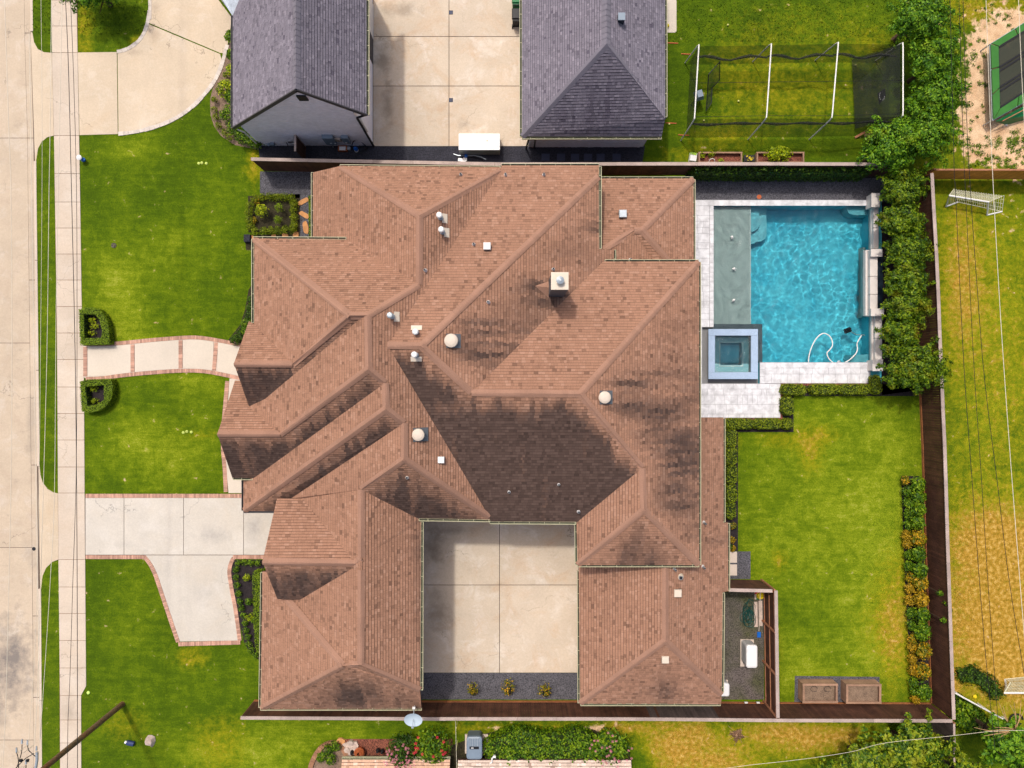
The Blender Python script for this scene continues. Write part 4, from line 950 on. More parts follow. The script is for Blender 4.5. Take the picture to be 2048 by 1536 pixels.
RID = [('a2', 'a5', 'A_N', 'A_W'), ('a5', 'a4', 'A_N', 'A_E'), ('a5', 'a6', 'L_E', 'A_W'), ('a6', 'b4', 'L_E', 'B_N'), ('b1', 'b3', 'B_N', 'B_W'), ('b3', 'b4', 'B_N', 'G1_S'), ('b5', 'b3', 'B_W', 'G1_S'), ('g2', 'b5', 'G1_N', 'G1_S'),
       ('b4', 'd1', 'L_E', 'D_W'), ('d1', 'd2', 'G2_S', 'D_W'), ('h2', 'd2', 'G2_N', 'G2_S'), ('d1', 'e1', 'L_E', 'G2_S'), ('e1', 'e2', 'L_E', 'E_W'), ('e2', 'e3', 'E_S', 'E_W'), ('e2', 'f1', 'L_E', 'E_S'), ('f1', 'f3', 'L_E', 'F_W'),
       ('f3', 'f4', 'K_S', 'F_W'), ('f3', 'n1', 'L_E', 'K_S'), ('f4', 'f5', 'H_E', 'F_W'), ('f5', 'f6', 'F_W', 'G3_S'), ('i2', 'f6', 'G3_N', 'G3_S'), ('j1b', 'k1', 'H_E', 'H2_W'), ('j3b', 'k3', 'Hs_N', 'H_W'), ('k3', 'k1', 'H_S', 'H2_W'), ('k3', 'l2', 'H_S', 'H_W'), ('k1', 'm1', 'H_S', 'H_E'),
       ('c0', 'c4', 'C_N', 'M_S'), ('c4', 'c3', 'C_N', 'C_E'), ('c4', 'q1', 'C_E', 'M_S'), ('q1', 'q2', 'M_N', 'M_S'), ('q2', 'c9', 'M_N', 'M_E'), ('q2', 'q3', 'M_E', 'M_S'), ('q3', 'r2', 'M_E', 'N_W'), ('r2', 'r1', 'M_E', 'N_S'), ('r2', 'r3', 'N_W', 'N_S'),
       ('p3', 'p2', 'P_N', 'P_E'), ('p4', 'p3', 'P_N', 'Ps_S'), ('p4', 'p5', 'P_N', 'P_E2'), ('p3', 'p8', 'P_E', 'Ps_S'), ('t1', 't2', 'Q_E', 'Q_W'), ('t2', 's7', 'Q_E', 'Q_S'), ('t2', 'u1', 'Q_W', 'Q_S')]
RE_ = {}
for a, b2, fa, fb in RID:
    for f in (fa, fb): RE_.setdefault(f, []).append((VW[a].x, VW[a].y, VW[b2].x, VW[b2].y))
house = empty('brown_roofed_house', (0, 0, 0), 'large house with many brown shingled hip and gable roofs in the middle of the lot', 'house')
for nm, d, vs in Fc: slope(nm, d, [VW[k] for k in vs.split()], house, MT['shingle'], MT['deck_dark'])
CAP = mat('ridge_cap_shingles', S(160, 122, 102)[:3], .9, .06, .8, .12, 24, isl=.1)
CAPG = mat('grey_ridge_cap_shingles', S(122, 117, 127)[:3], .9, .06, .8, .12, 24, isl=.1)
def ridge(a, b2, na, nb, house, m=CAP, wd=.19, step=.3):
    """folded cap pieces lapped along a ridge or hip; na, nb: heights of the slopes either side, as functions"""
    d = b2 - a; L = d.length; n = max(2, int(L / step)); h = Vector((-d.y, d.x, 0)).normalized(); mb = MB()
    for i in range(n):
        p0 = a.lerp(b2, i / n); p1 = a.lerp(b2, (i + 1.12) / n if i < n - 1 else 1)
        up0, up1 = (.055, .03) if True else (0, 0)
        q = []
        for p, up in ((p0, up0), (p1, up1)):
            for k in (-1, -.45, 0, .45, 1):
                xy = p + h * (wd * k); zz = (na if k > 0 else nb)(xy.x, xy.y) if k else p.z
                zz = max(min(zz, p.z + .03), p.z - wd * 1.3)
                q.append((xy.x, xy.y, zz + up + (.012 if abs(k) < .9 else 0)))
        mb.add(q, [(0, 1, 6, 5), (1, 2, 7, 6), (2, 3, 8, 7), (3, 4, 9, 8)])
    return mb.build('ridge_cap', m, house)
PL['A_E'] = PL['L_E']; FD['A_E'] = FD['L_E']
def two(fa, fb):
    return lambda x, y: min(plane_z(fa, x, y), plane_z(fb, x, y))
for a, b2, fa, fb in RID: ridge(VW[a], VW[b2], two(fa, fb), two(fa, fb), house)
def gutter(a, b2, parent, out, dark=False, wd=.13):
    """open gutter with hangers along an eave; out: unit vector away from the house"""
    mb = MB(); d = (b2 - a); L = d.length; dn = d.normalized(); out = Vector(out).normalized()
    z = Vector((0, 0, 1)); o0 = a + out * .005; 
    gi = MB()
    gi.bar(a + out * (wd / 2) - z * .10, b2 + out * (wd / 2) - z * .10, wd, .012)
    mb.bar(a + out * wd - z * .045, b2 + out * wd - z * .045, .028, .12); mb.bar(a + out * .008 - z * .045, b2 + out * .008 - z * .045, .012, .10)
    for e in (a, b2): mb.box(e + out * (wd / 2) - z * .05, (.02 if abs(dn.x) > .5 else wd, wd if abs(dn.x) > .5 else .02, .12))
    k = .5
    while k < L:
        c = a + dn * k + out * (wd / 2) - z * .0
        mb.box(c, (.022 if abs(dn.x) > .5 else wd, wd if abs(dn.x) > .5 else .022, .012)); k += .85
    g = mb.build('gutter', MT['gutter_dark'] if dark else MT['gutter'], parent)
    t = gi.build('gutter_trough', MT['gutter_dark'] if dark else MT['gutin'], parent); w_ = Vector(g.location); t.parent = g; t.location = (0, 0, 0)
    return g
def gl(f, p0, p1, dark=False, par=None):
    a = on_roof(f, *p0); b2 = on_roof(f, *p1); z = (a.z + b2.z) / 2
    a = P(p0[0], p0[1], z); b2 = P(p1[0], p1[1], z)
    gutter(a, b2, house, DV[FD[f][0]], dark)
for f, a, b2, dk in [('A_W', (627, 345), (627, 478), 0), ('A_N', (680, 334), (1001, 337), 0), ('B_N', (507, 478), (692, 479), 0), ('B_W', (508, 478), (508, 645), 0), ('G2_S', (466, 955), (505, 955), 0), ('E_W', (488, 958), (488, 1021), 1), ('E_S', (487, 1021), (547, 1021), 1),
                 ('H_W', (526, 1145), (522, 1415), 0), ('H_S', (521, 1416), (843, 1416), 0), ('H_E', (842, 1044), (841, 1380), 0), ('K_S', (838, 1037), (980, 1039), 0), ('M_S', (980, 1043), (1152, 1044), 0), ('N_W', (1154, 1046), (1155, 1130), 0),
                 ('N_S', (1155, 1129), (1398, 1129), 0), ('M_E', (1397, 524), (1397, 1129), 0), ('M_N', (1210, 524), (1397, 524), 0), ('C_E', (1198, 333), (1198, 497), 0), ('C_N', (1003, 332), (1198, 332), 0), ('P_N', (1203, 358), (1386, 358), 0), ('P_E', (1386, 359), (1386, 522), 0),
                 ('C_E', (1227, 500), (1227, 522), 0), ('Q_E', (1446, 837), (1446, 1044), 0), ('Q_E', (1455, 1047), (1455, 1181), 0), ('Q_E', (1445, 1186), (1443, 1385), 0), ('Q_W', (1159, 1142), (1160, 1406), 0), ('Q_S', (1161, 1407), (1441, 1407), 0)]:
    gl(f, a, b2, bool(dk))
# walls under the eaves
def wallbox(u0, v0, u1, v1, z, ins=.45, m='wall', par=None, zp=None):
    a = P(u0, v0, zp if zp is not None else z); b2 = P(u1, v1, zp if zp is not None else z)
    MB().prism([(a.x + ins, a.y - ins), (b2.x - ins, a.y - ins), (b2.x - ins, b2.y + ins), (a.x + ins, b2.y + ins)], -.05, z - .2).build('wall', MT[m], par or house)
for q in ((626, 345, 800, 560, 4.2), (680, 334, 1199, 700, 5.3), (507, 477, 760, 650, 5.5), (500, 645, 900, 812, 4.6), (486, 820, 900, 957, 4.4), (487, 957, 860, 1022, 4.4), (548, 1022, 838, 1140, 4.6), (526, 1140, 843, 1380, 4.3), (526, 1300, 843, 1416, 4.0),
          (740, 560, 980, 1036, 5.3), (900, 700, 1153, 1043, 5.4), (1100, 524, 1398, 1043, 5.3), (1154, 1000, 1398, 1129, 5.3), (1201, 357, 1387, 540, 3.0), (1157, 1110, 1446, 1407, 2.85), (1300, 1045, 1456, 1182, 2.9)):
    wallbox(*q)
gw = MB()
for tri in ((('g1', 'g2', 'g3')), (('h1', 'h2', 'h3')), (('i2', 'e6', 'j3'))):
    pts = [VW[k] + Vector((.35, 0, -.16)) for k in tri]
    pts[0].y -= .1
    gw.add(pts + [pts[0] * 1, pts[2] * 1], [(0, 1, 2)])
gw.build('gable_wall', MT['wall'], house)
# porch posts under the low east roof
for v in (850, 940, 1030):
    c = P(1440, v, 2.9); MB().box((c.x - .2, c.y, 1.4), (.3, .3, 2.9)).build('porch_post', MT['trav2'], house)
# ------------------------------------------------------------------ things on the roof
VN = [0]
def flue(f, u, v, label, plate='R', h=.75, r=.15, m='white_metal'):
    top = on_roof(f, u, v, h); z0 = top.z - h; t = empty('flue_pipe', (top.x, top.y, z0), label, 'roof vent', 'flue pipes on the brown roof')
    MB().lathe((top.x, top.y, z0 - .12), [(r * .6, 0), (r * .6, h - .12)], 12).build('pipe', MT['galv'], t)
    MB().lathe((top.x, top.y, z0 + h - .2), [(r, 0), (r * 1.05, .04), (r * 1.05, .14), (r * .75, .19), (.02, .2)], 14).build('cap', MT[m], t)
    MB().lathe((top.x, top.y, z0 - .12), [(r * 1.05, 0), (r * .95, .25), (r * .6, .3)], 12).build('collar', MT['galv'], t)
    d = DV[FD[f][0]]; a = math.atan(PLS[f]); 
    n = Vector((d.x * math.sin(a), d.y * math.sin(a), math.cos(a)))
    c = Vector((top.x, top.y, z0)) + n * .035
    fl = MB(); q = Vector((0, 0, 1)).rotation_difference(n)
    offs = {'R': Vector((.22, 0, 0)), 'U': Vector((0, .24, 0)), 'D': Vector((0, -.2, 0))}[plate]
    sx, sy = (.26, .5) if plate == 'R' else (.56, .24)
    vs = []
    for x, y in ((-1, -1), (1, -1), (1, 1), (-1, 1)):
        px, py = top.x + offs.x + x * sx / 2, top.y + offs.y + y * sy / 2; vs.append((px, py, plane_z(f, px, py) + .05))
    vs += [(a_, b_, c_ - .02) for a_, b_, c_ in vs]
    fl.add(vs, [(0, 1, 2, 3), (0, 4, 5, 1), (1, 5, 6, 2), (2, 6, 7, 3), (3, 7, 4, 0)]); fl.build('flashing', MT['cream_metal'], t)
flue('L_E', 878, 429, 'round capped white flue pipe, upper of the pair near the top ridge')
flue('L_E', 882, 458, 'round capped white flue pipe, lower of the pair near the top ridge')
flue('L_E', 779, 630, 'round capped grey flue pipe left of the central valley', m='galv')
flue('C_N', 830, 663, 'round capped white flue pipe just above the short central ridge', 'U', .5)
flue('M_S', 828, 709, 'round capped white flue pipe on the dark slope under the short central ridge', 'D')
def dome(f, u, v, label, r=.36):
    top = on_roof(f, u, v, .3); z0 = top.z - .3; t = empty('attic_vent', (top.x, top.y, z0), label, 'roof vent', 'round attic ventilators')
    MB().lathe((top.x, top.y, z0 - .1), [(r * .75, 0), (r * .75, .3)], 20).build('base', MT['galv'], t)
    MB().lathe((top.x, top.y, z0 + .17), [(r * .98, 0), (r, .04), (r * .93, .1), (r * .6, .15), (.02, .17)], 24).build('cap', MT['tan_metal'], t)
    d = DV[FD[f][0]]; vs = []
    for x, y in ((-1, -1), (1, -1), (1, 1), (-1, 1)):
        px, py = top.x + .1 + x * .36, top.y + y * .36; vs.append((px, py, plane_z(f, px, py) + .045))
    MB().add(vs, [(0, 1, 2, 3)]).build('flashing', MT['dgalv'], t)
dome('C_E', 902, 681, 'round tan attic ventilator beside the black smear near the central ridge')
dome('L_E', 836, 870, 'round tan attic ventilator on the left slope above the courtyard', .33)
dome('M_E', 1210, 795, 'round tan attic ventilator right of the main ridge end', .33)
def pvc(f, u, v, label, r=.07, h=.32, dx=.0, m='white_metal'):
    top = on_roof(f, u, v, h); z0 = top.z - h; t = empty('vent_pipe', (top.x, top.y, z0), label, 'roof vent', 'small plumbing vents on the brown roof')
    MB().tube([(top.x, top.y, z0 - .1), (top.x, top.y, top.z)], r, 10).build('pipe', MT['conduit'], t)
    MB().lathe((top.x, top.y, z0 - .05), [(r * 2.1, 0), (r * 1.5, .12), (r * 1.02, .2)], 10).build('boot', MT[m], t)
    MB().lathe((top.x, top.y, top.z), [(r, -.01), (r * .7, .012)], 10).build('opening', MT['black'], t)
pv = [('A_N', 921, 347, 'small white pipe vent on the top eave left of the hip'), ('C_N', 1011, 347, 'small white pipe vent at the top eave, right beside the hip'), ('C_N', 1088, 347, 'small white pipe vent at the top eave below the grey neighbour roof'),
      ('C_N', 947, 487, 'small pale vent left of the square dome vent'), ('L_E', 849, 539, 'small white vent beside the vertical left ridge'), ('C_E', 976, 603, 'small white vent below the long diagonal hip'),
      ('C_E', 1107, 537, 'small white vent just above the chimney'), ('K_S', 813, 956, 'small white vent on the dark triangle above the courtyard corner'), ('M_S', 1018, 985, 'small pale vent on the dark slope, left one'),
      ('M_S', 1118, 970, 'small pale vent on the dark slope, middle one'), ('M_S', 1158, 1025, 'small pale vent on the dark slope near the right valley'), ('P_E2', 1262, 518, 'small cream vent beside the upper gutter of the low roof'),
      ('Q_E', 1412, 1048, 'leaning pipe vent on the low east roof, upper one'), ('Q_E', 1410, 1137, 'leaning pipe vent by the lower right gutter corner'), ('Q_E', 1352, 1141, 'leaning pipe vent just under the main lower gutter'),
      ('M_S', 899, 642, 'x')]
for f, u, v, l in pv[:-1]: pvc(f, u, v, l, h=.5 if 'leaning' in l else .28, r=.055)
def boxvent(f, u, v, label, s=.42, h=.22, m='cream_metal', cat='roof vent'):
    top = on_roof(f, u, v, h); z0 = top.z - h; t = empty('box_vent', (top.x, top.y, z0), label, cat, 'square box vents')
    MB().box((top.x, top.y, z0 + h / 2 - .05), (s * .9, s * .9, h)).build('base', MT['dgalv'], t)
    MB().box((top.x, top.y, top.z + .0), (s, s, .06), taper=.88).build('cap', MT[m], t)
boxvent('P_N', 1246, 427, 'square grey box vent on the low upper right roof', .46, .3, 'galv')
boxvent('Q_E', 1356, 1187, 'square cream box vent right of the lower garage ridge', .44)
boxvent('Q_S', 1331, 1320, 'square cream box vent below the garage hip junction', .42)
boxvent('C_N', 974, 492, 'square white domed vent below the long valley', .40, .3, 'white_metal')
boxvent('L_E', 882, 920, 'white cross shaped vent above the courtyard corner', .36, .2, 'white_metal')
pvc('Q_E', 1362, 1156, 'short round cream vent above the square box vent of the garage', .11, .25, m='cream_metal')
# chimney
cz = 9.6; c = P(1119.5, 562, cz); zb = 6.6
ch = empty('chimney', (c.x, c.y, zb), 'square metal capped chimney with tan top rising from the brown roof', 'chimney')
w2 = 35 * (H - cz) / F
MB().box((c.x, c.y, (zb + cz) / 2 - .05), (w2 * .96, w2 * .96, cz - zb)).build('shaft', MT['dgalv'], ch)
MB().box((c.x, c.y, cz), (w2, w2, .08)).build('chase_cover', MT['cream_metal'], ch)
MB().lathe((c.x, c.y, cz + .04), [(.14, 0), (.14, .22), (.2, .23), (.2, .3), (.05, .36)], 14).build('flue_cap', MT['galv'], ch)
# cricket behind the chimney
a_ = on_roof('C_E', 1070, 572); rr = []
cx0 = c.x - w2 / 2; cr = [a_ + Vector((0, 0, .03)), Vector((cx0 + .05, c.y + w2 * .45, plane_z('C_E', cx0, c.y) - .02)), Vector((cx0 + .05, c.y, a_.z + .05)), Vector((cx0 + .05, c.y - w2 * .6, plane_z('C_E', cx0, c.y) - .02))]
MB().add(cr, [(0, 3, 2), (0, 2, 1)]).build('cricket', CAP, ch)
# satellite dish
top = P(827, 1437, 5.2); d0 = P(828, 1419, 4.9)
sd = empty('satellite_dish', (d0.x, d0.y, 4.6), 'grey oval satellite dish hanging over the lower fence', 'satellite dish')
dm = MB(); n = 20; tilt = math.radians(20); vs = []
for k in range(4):
    r = .52 * k / 3
    for i in range(n):
        a = 6.283 * i / n; x, y, z = r * math.cos(a), r * .92 * math.sin(a), .12 * (k / 3) ** 2
        y2 = y * math.cos(tilt) - z * math.sin(tilt); z2 = y * math.sin(tilt) + z * math.cos(tilt); vs.append((top.x + x, top.y + y2, top.z + z2))
fs = [(k * n + i, k * n + (i + 1) % n, (k + 1) * n + (i + 1) % n, (k + 1) * n + i) for k in range(3) for i in range(n)]
dm.add(vs, fs).build('dish', mat('dish_grey', S(176, 190, 200)[:3], .5, .04, 2, 0), sd, smooth=True)
MB().tube([(d0.x, d0.y + .1, 4.5), (d0.x, d0.y, 4.95), (top.x, top.y + .3, 5.1), (top.x, top.y, 5.15)], .03, 6).build('arm', MT['galv'], sd)
MB().box((d0.x, d0.y + .12, 4.95), (.16, .12, .1)).build('mount', MT['white_metal'], sd)
MB().tube([(top.x, top.y, 5.15), (top.x, top.y - .3, 5.55)], .018, 5).box((top.x, top.y - .32, 5.58), (.12, .08, .08)).build('receiver', MT['galv'], sd)
# ------------------------------------------------------------------ grey-roofed neighbour houses
def grey(fn, d, pts, par, p=.9):
    PLS[fn] = p; FD[fn] = (d, [])
    STAIN.setdefault(fn, 0)
    return slope(fn, d, pts, par, MT['shingle_grey'], MT['deck_grey'], expo=.17)
STAIN.update(R2_S=.25)
n1_ = empty('grey_roofed_house', P(600, 120), 'white brick house with grey shingled gable roof at the top left', 'house')
A1 = P(592, 178, 8.7); yr = A1.y; T0 = A1.y + 9.5
E1 = P(733, 228, 5.3); W1 = P(466, 254, 3.3)
xs_ = A1.x, E1.x, W1.x
grey('R1_E', 'E', [Vector((A1.x, yr, 8.7)), Vector((A1.x, T0, 8.7)), Vector((E1.x, T0, 5.3)), Vector((E1.x, yr, 5.3))], n1_, 1.15)
Wt = P(467, 30, 3.3)
W2 = P(497, -2, 4.6)
grey('R1_W', 'W', [Vector((A1.x, yr, 8.7)), Vector((W1.x, yr, 3.3)), Vector((W1.x, Wt.y, 3.3)), Vector((lerp(W1.x, A1.x, .28), Wt.y + 1.4, lerp(3.3, 8.7, .28))), Vector((lerp(W1.x, A1.x, .28), T0, lerp(3.3, 8.7, .28))), Vector((A1.x, T0, 8.7))], n1_, 1.0)
yw = P(0, 291).y
ridge(Vector((A1.x, yr, 8.7)), Vector((A1.x, T0, 8.7)), lambda x, y: 8.7 - 1.1 * abs(x - A1.x), lambda x, y: 8.7 - 1.1 * abs(x - A1.x), n1_, CAPG)
# gable end of painted brick, laid course by course
gbm = MB(); gbm.add([(W1.x + .5, yw, -.05), (E1.x - .7, yw, -.05), (E1.x - .7, yw, 5.3 + .7 * 1.15 - .2), (A1.x, yw, 8.45), (W1.x + .5, yw, 3.3 + .5 - .2)], [(0, 1, 2, 3, 4)])
gbm.add([(E1.x - .7, yw, -.05), (E1.x - .7, T0, -.05), (E1.x - .7, T0, 5.3), (E1.x - .7, yw, 5.3)], [(0, 1, 2, 3)])
gbm.add([(W1.x + .5, yw, -.05), (W1.x + .5, T0, -.05), (W1.x + .5, T0, 3.5), (W1.x + .5, yw, 3.5)], [(3, 2, 1, 0)])
gwall = gbm.build('gable_wall', MT['wbrick'], n1_)
bk = MB(); z = .02; r_ = 0
rakez = lambda x: min(8.7 - (x - A1.x) * 3.4 / (E1.x - A1.x) if x > A1.x else 8.7 - (A1.x - x) * 5.4 / (A1.x - W1.x), 8.6) - .22
while z < 8.4:
    x = W1.x + .5 + (r_ % 2) * .1
    while x < E1.x - .75:
        x1 = min(x + .2, E1.x - .7)
        if z + .07 < rakez(x) and z + .07 < rakez(x1):
            j = random.uniform(.008, .028); bk.add([(x, yw - j, z), (x1 - .012, yw - j, z), (x1 - .012, yw - j, z + .065), (x, yw - j, z + .065), (x, yw, z + .065), (x1 - .012, yw, z + .065)], [(0, 1, 2, 3), (3, 2, 5, 4)])
        x += .21
    z += .077; r_ += 1
tag(bk.build('brick_courses', MT['wbrick'], n1_), kind='stuff')
rk = MB()
for a, b2 in ((Vector((A1.x, yr - .03, 8.62)), Vector((E1.x, yr - .03, 5.22))), (Vector((A1.x, yr - .03, 8.62)), Vector((W1.x, yr - .03, 3.22)))): rk.bar(a, b2, .06, .24)
rk.build('rake_board', MT['gutter_dark'], n1_)
gv = MB(); gv.box((P(605, 195, 7.6).x, yw - .05, 7.6), (.5, .08, .62)); gv.build('gable_vent', MT['black'], n1_)
gutter(Vector((E1.x, yr, 5.25)), Vector((E1.x, T0, 5.25)), n1_, (1, 0, 0))
gutter(Vector((W1.x, yr, 3.25)), Vector((W1.x, Wt.y, 3.25)), n1_, (-1, 0, 0), True)
dsx = E1.x - .62; ds = MB(); ds.bar((dsx, yw - .08, 4.9), (dsx, yw - .08, 0), .11, .09, (0, 1, 0)); ds.bar((E1.x - .1, yw - .02, 5.15), (dsx, yw - .08, 4.9), .1, .08); ds.build('downspout', MT['black'], n1_)
dw2 = MB(); dw2.bar((dsx + .13, yw - .05, 4.7), (dsx + .13, yw - .05, 2.6), .1, .08, (0, 1, 0)); dw2.build('pale_downspout', MT['white_metal'], n1_)
MB().tube([(W1.x + .2, yw - .1, 3.1), (W1.x + .45, yw - .12, 2.7), (W1.x + .45, yw - .12, 0)], .045, 6).build('corner_downspout', MT['white_metal'], n1_)
MB().box((E1.x - .69, P(0, 70, 1.2).y, 1.25), (.06, 2.6, 2.4)).build('garage_door', MT['gutter_dark'], n1_)
MB().box((E1.x - .67, P(0, 26, 1.2).y, 1.25), (.06, 2.2, 2.4)).build('garage_door', MT['white_metal'], n1_)
MB().add([P(436, -14, 3.0), P(466, 33, 3.0), P(506, -6, 4.6), P(490, -60, 4.6), P(430, -60, 3.0)], [(0, 1, 2, 3, 4)]).build('porch_roof', mat('pale_grey_roof', S(186, 194, 204)[:3], .7, .15, 3, .15, 12), n1_)
MB().prism([P(440, -60).xy, P(441, -8).xy, P(468, 34).xy, P(520, 34).xy, P(520, -60).xy], 0, 2.8).build('porch_wall', MT['wbrick'], n1_)
# utility boxes on the white wall
def wallpos(u, z): return P(u, 0, z).x
ub = empty('electric_meter_box', (wallpos(656, 1.4), yw - .1, 0), 'large blue grey electric meter box on the white gable wall', 'utility box', 'electric boxes on the white wall')
MB().box((wallpos(657, 1.7), yw - .13, 1.45), (.66, .26, 1.2)).build('cabinet', MT['grey_ac'], ub)
MB().tube([(wallpos(665, .8), yw - .12, .9), (wallpos(665, .2), yw - .12, 0)], .04, 6).build('conduit', MT['conduit'], ub)
MB().box((wallpos(662, 1.2), yw - .27, 1.2), (.12, .02, .05)).box((wallpos(670, 1.2), yw - .27, 1.15), (.1, .02, .05)).build('tag', MT['white_metal'], ub)
ub = empty('breaker_panel', (wallpos(691, 1.4), yw - .1, 0), 'smaller blue grey breaker panel right of the large meter box', 'utility box', 'electric boxes on the white wall')
MB().box((wallpos(691, 1.6), yw - .11, 1.45), (.42, .22, .95)).build('cabinet', MT['grey_ac'], ub)
MB().box((wallpos(692, 1.2), yw - .23, 1.15), (.1, .02, .1)).build('tag', MT['white_metal'], ub)
MB().box((wallpos(676, 1.3), yw - .08, 1.3), (.36, .12, .4)).build('small_box', MT['paver'], ub)
cb_ = empty('cardboard_box', P(685, 297), 'open brown cardboard box with a white paper under the breaker panel', 'box')
c = P(685, 296, .3); MB().box((c.x, c.y, .16), (.58, .34, .3)).build('carton', MT['cardboard'], cb_); MB().box((c.x, c.y - .03, .325), (.4, .24, .02)).build('paper', MT['white_metal'], cb_)
c = P(698, 297, .2); tag(MB().lathe((c.x, c.y, .02), [(.1, 0), (.12, .05), (.12, .28), (.05, .33)], 10).build('glass_jar', MT['conduit']), 'small pale jar beside the cardboard box', 'jar')
c = P(711, 297, .3); bt = empty('water_jug', (c.x, c.y, 0), 'blue jug with white base under the black cables', 'jug')
MB().lathe((c.x, c.y, .04), [(.13, 0), (.13, .3), (.06, .38), (.05, .44)], 12).build('body', MT['blue'], bt); MB().lathe((c.x, c.y - .02, 0), [(.135, 0), (.135, .1)], 12).build('base', MT['white_metal'], bt)
cc = empty('black_cable', P(722, 300), 'tangled black cable from the white wall onto the charcoal gravel', 'cable')
pts = [(704, 290, .6), (708, 282, .9), (718, 281, .8), (727, 288, .4), (734, 296, .1), (724, 302, .05), (714, 308, .04), (712, 318, .04), (718, 326, .04)]
MB().tube(smooth_line([P(*q) for q in pts], 5), .03, 5).build('cable_run', MT['black'], cc)
pts = [(708, 300, .05), (718, 296, .06), (730, 293, .06), (736, 298, .05), (724, 305, .05), (710, 309, .05)]
MB().tube(smooth_line([P(*q) for q in pts], 5), .025, 5).build('cable_loop', MT['black'], cc)
gm_ = empty('gas_meter', P(545, 290), 'grey gas meter with pipes at the left of the white gable wall', 'gas meter')
MB().tube([P(529, 288, .4), P(540, 285, .55), P(550, 287, .45), P(553, 290, .1)], .035, 6).tube([P(536, 287, .4), P(536, 290, 0)], .03, 5).build('pipe', MT['conduit'], gm_)
c = P(545, 288, .5); MB().box((c.x, c.y, .5), (.24, .18, .26)).lathe((c.x - .25, c.y, .4), [(.1, 0), (.12, .06), (.05, .12)], 10).build('meter', MT['grey_ac'], gm_)
fb = empty('hose_bracket', P(583, 285), 'dark wall bracket with a pale tap on the white wall', 'tap')
MB().bar((wallpos(576, .9), yw - .1, .9), (wallpos(592, .9), yw - .1, .9), .05, .05).bar((wallpos(577, .5), yw - .12, .9), (wallpos(577, .2), yw - .12, .2), .04, .04).build('bracket', MT['black'], fb)
MB().box((wallpos(587, .8), yw - .14, .8), (.1, .06, .1)).build('tap', MT['white_metal'], fb)
gt = empty('side_gate', P(610, 310), 'dark wooden side gate standing between white wall and fence', 'gate')
g0 = P(611, 292); g1_ = P(612, 322)
for i in range(9):
    y = lerp(g0.y, g1_.y, (i + .5) / 9); inst(unit_box(MT['fence']), 'board', (g0.x, y, .98), gt, 0, (.03, .1, 1.9))
MB().box((g0.x - .06, (g0.y + g1_.y) / 2, 1.95), (.12, 1.0, .05)).box((g0.x - .04, g0.y, 1), (.12, .12, 2.1)).build('gate_frame', MT['cap'], gt)
# second grey house
n2_ = empty('grey_hip_roof_house', P(1185, 120), 'grey shingled hip roof garage wing right of the neighbour courtyard', 'house')
R2 = P(1213, 88, 7.2); SW = P(1044, 273, 3.2); SE = P(1323, 273, 3.2); EE = P(1330, 233, 4.3)
yT = R2.y + 8
hipE = Vector((EE.x, EE.y, 4.3))
grey('R2_W', 'W', [R2, SW, Vector((SW.x, yT, 3.2)), Vector((R2.x, yT, 7.2))], n2_, .9)
grey('R2_S', 'S', [R2, SW, SE, Vector((EE.x, EE.y - .15, 4.3))], n2_, 1.0)
grey('R2_E', 'E', [R2, Vector((EE.x, EE.y - .15, 4.3)), Vector((EE.x, yT, 4.3)), Vector((R2.x, yT, 7.2))], n2_, .75)
f1_ = lambda x, y: min(7.2 - (R2.x - x) * 4 / (R2.x - SW.x), 7.2 - (R2.y - y) * 4 / (R2.y - SW.y))
f2_ = lambda x, y: min(7.2 - (x - R2.x) * 2.9 / (EE.x - R2.x), 7.2 - (R2.y - y) * 4 / (R2.y - SW.y))
f3_ = lambda x, y: min(7.2 - (R2.x - x) * 4 / (R2.x - SW.x), 7.2 - (x - R2.x) * 2.9 / (EE.x - R2.x))
ridge(R2, SW, f1_, f1_, n2_, CAPG); ridge(R2, Vector((EE.x, EE.y - .15, 4.3)), f2_, f2_, n2_, CAPG); ridge(R2, Vector((R2.x, yT, 7.2)), f3_, f3_, n2_, CAPG, .25)
ys = P(0, 294).y
MB().prism([(SW.x + .45, ys), (P(1286, 0).x, ys), (P(1286, 0).x, yT), (SW.x + .45, yT)], -.05, 3.1).build('wall', MT['wbrick'], n2_)
bk = MB(); z = .02; r_ = 0
while z < 3.0:
    x = SW.x + .45 + (r_ % 2) * .1
    while x < P(1286, 0).x - .2:
        j = random.uniform(.008, .028); bk.add([(x, ys - j, z), (x + .19, ys - j, z), (x + .19, ys - j, z + .065), (x, ys - j, z + .065), (x, ys, z + .065), (x + .19, ys, z + .065)], [(0, 1, 2, 3), (3, 2, 5, 4)]); x += .21
    z += .077; r_ += 1
tag(bk.build('brick_courses', MT['wbrick'], n2_), kind='stuff')
gutter(Vector((SW.x, SW.y, 3.15)), Vector((SW.x, yT, 3.15)), n2_, (-1, 0, 0)); gutter(SW - Vector((0, 0, .05)), SE - Vector((0, 0, .05)), n2_, (0, -1, 0)); gutter(Vector((EE.x, EE.y, 4.25)), Vector((EE.x, yT, 4.25)), n2_, (1, 0, 0))
for (u, uu) in ((1058, 1052), (1071, 1068)):
    a = P(u, 276, 3.0); MB().bar(a, (P(uu, 0).x, ys - .12, .1), .1, .09).build('downspout', MT['black'], n2_)
c = P(1243, 34, 6.9); bx = empty('box_vent', (c.x, c.y, 6.4), 'dark grey square vent on the grey hip roof', 'roof vent')
MB().box((c.x, c.y, 6.6), (.34, .36, .7)).build('base', MT['glassd'], bx); MB().box((c.x, c.y, 6.96), (.38, .4, .05)).build('cap', MT['grey_ac'], bx)
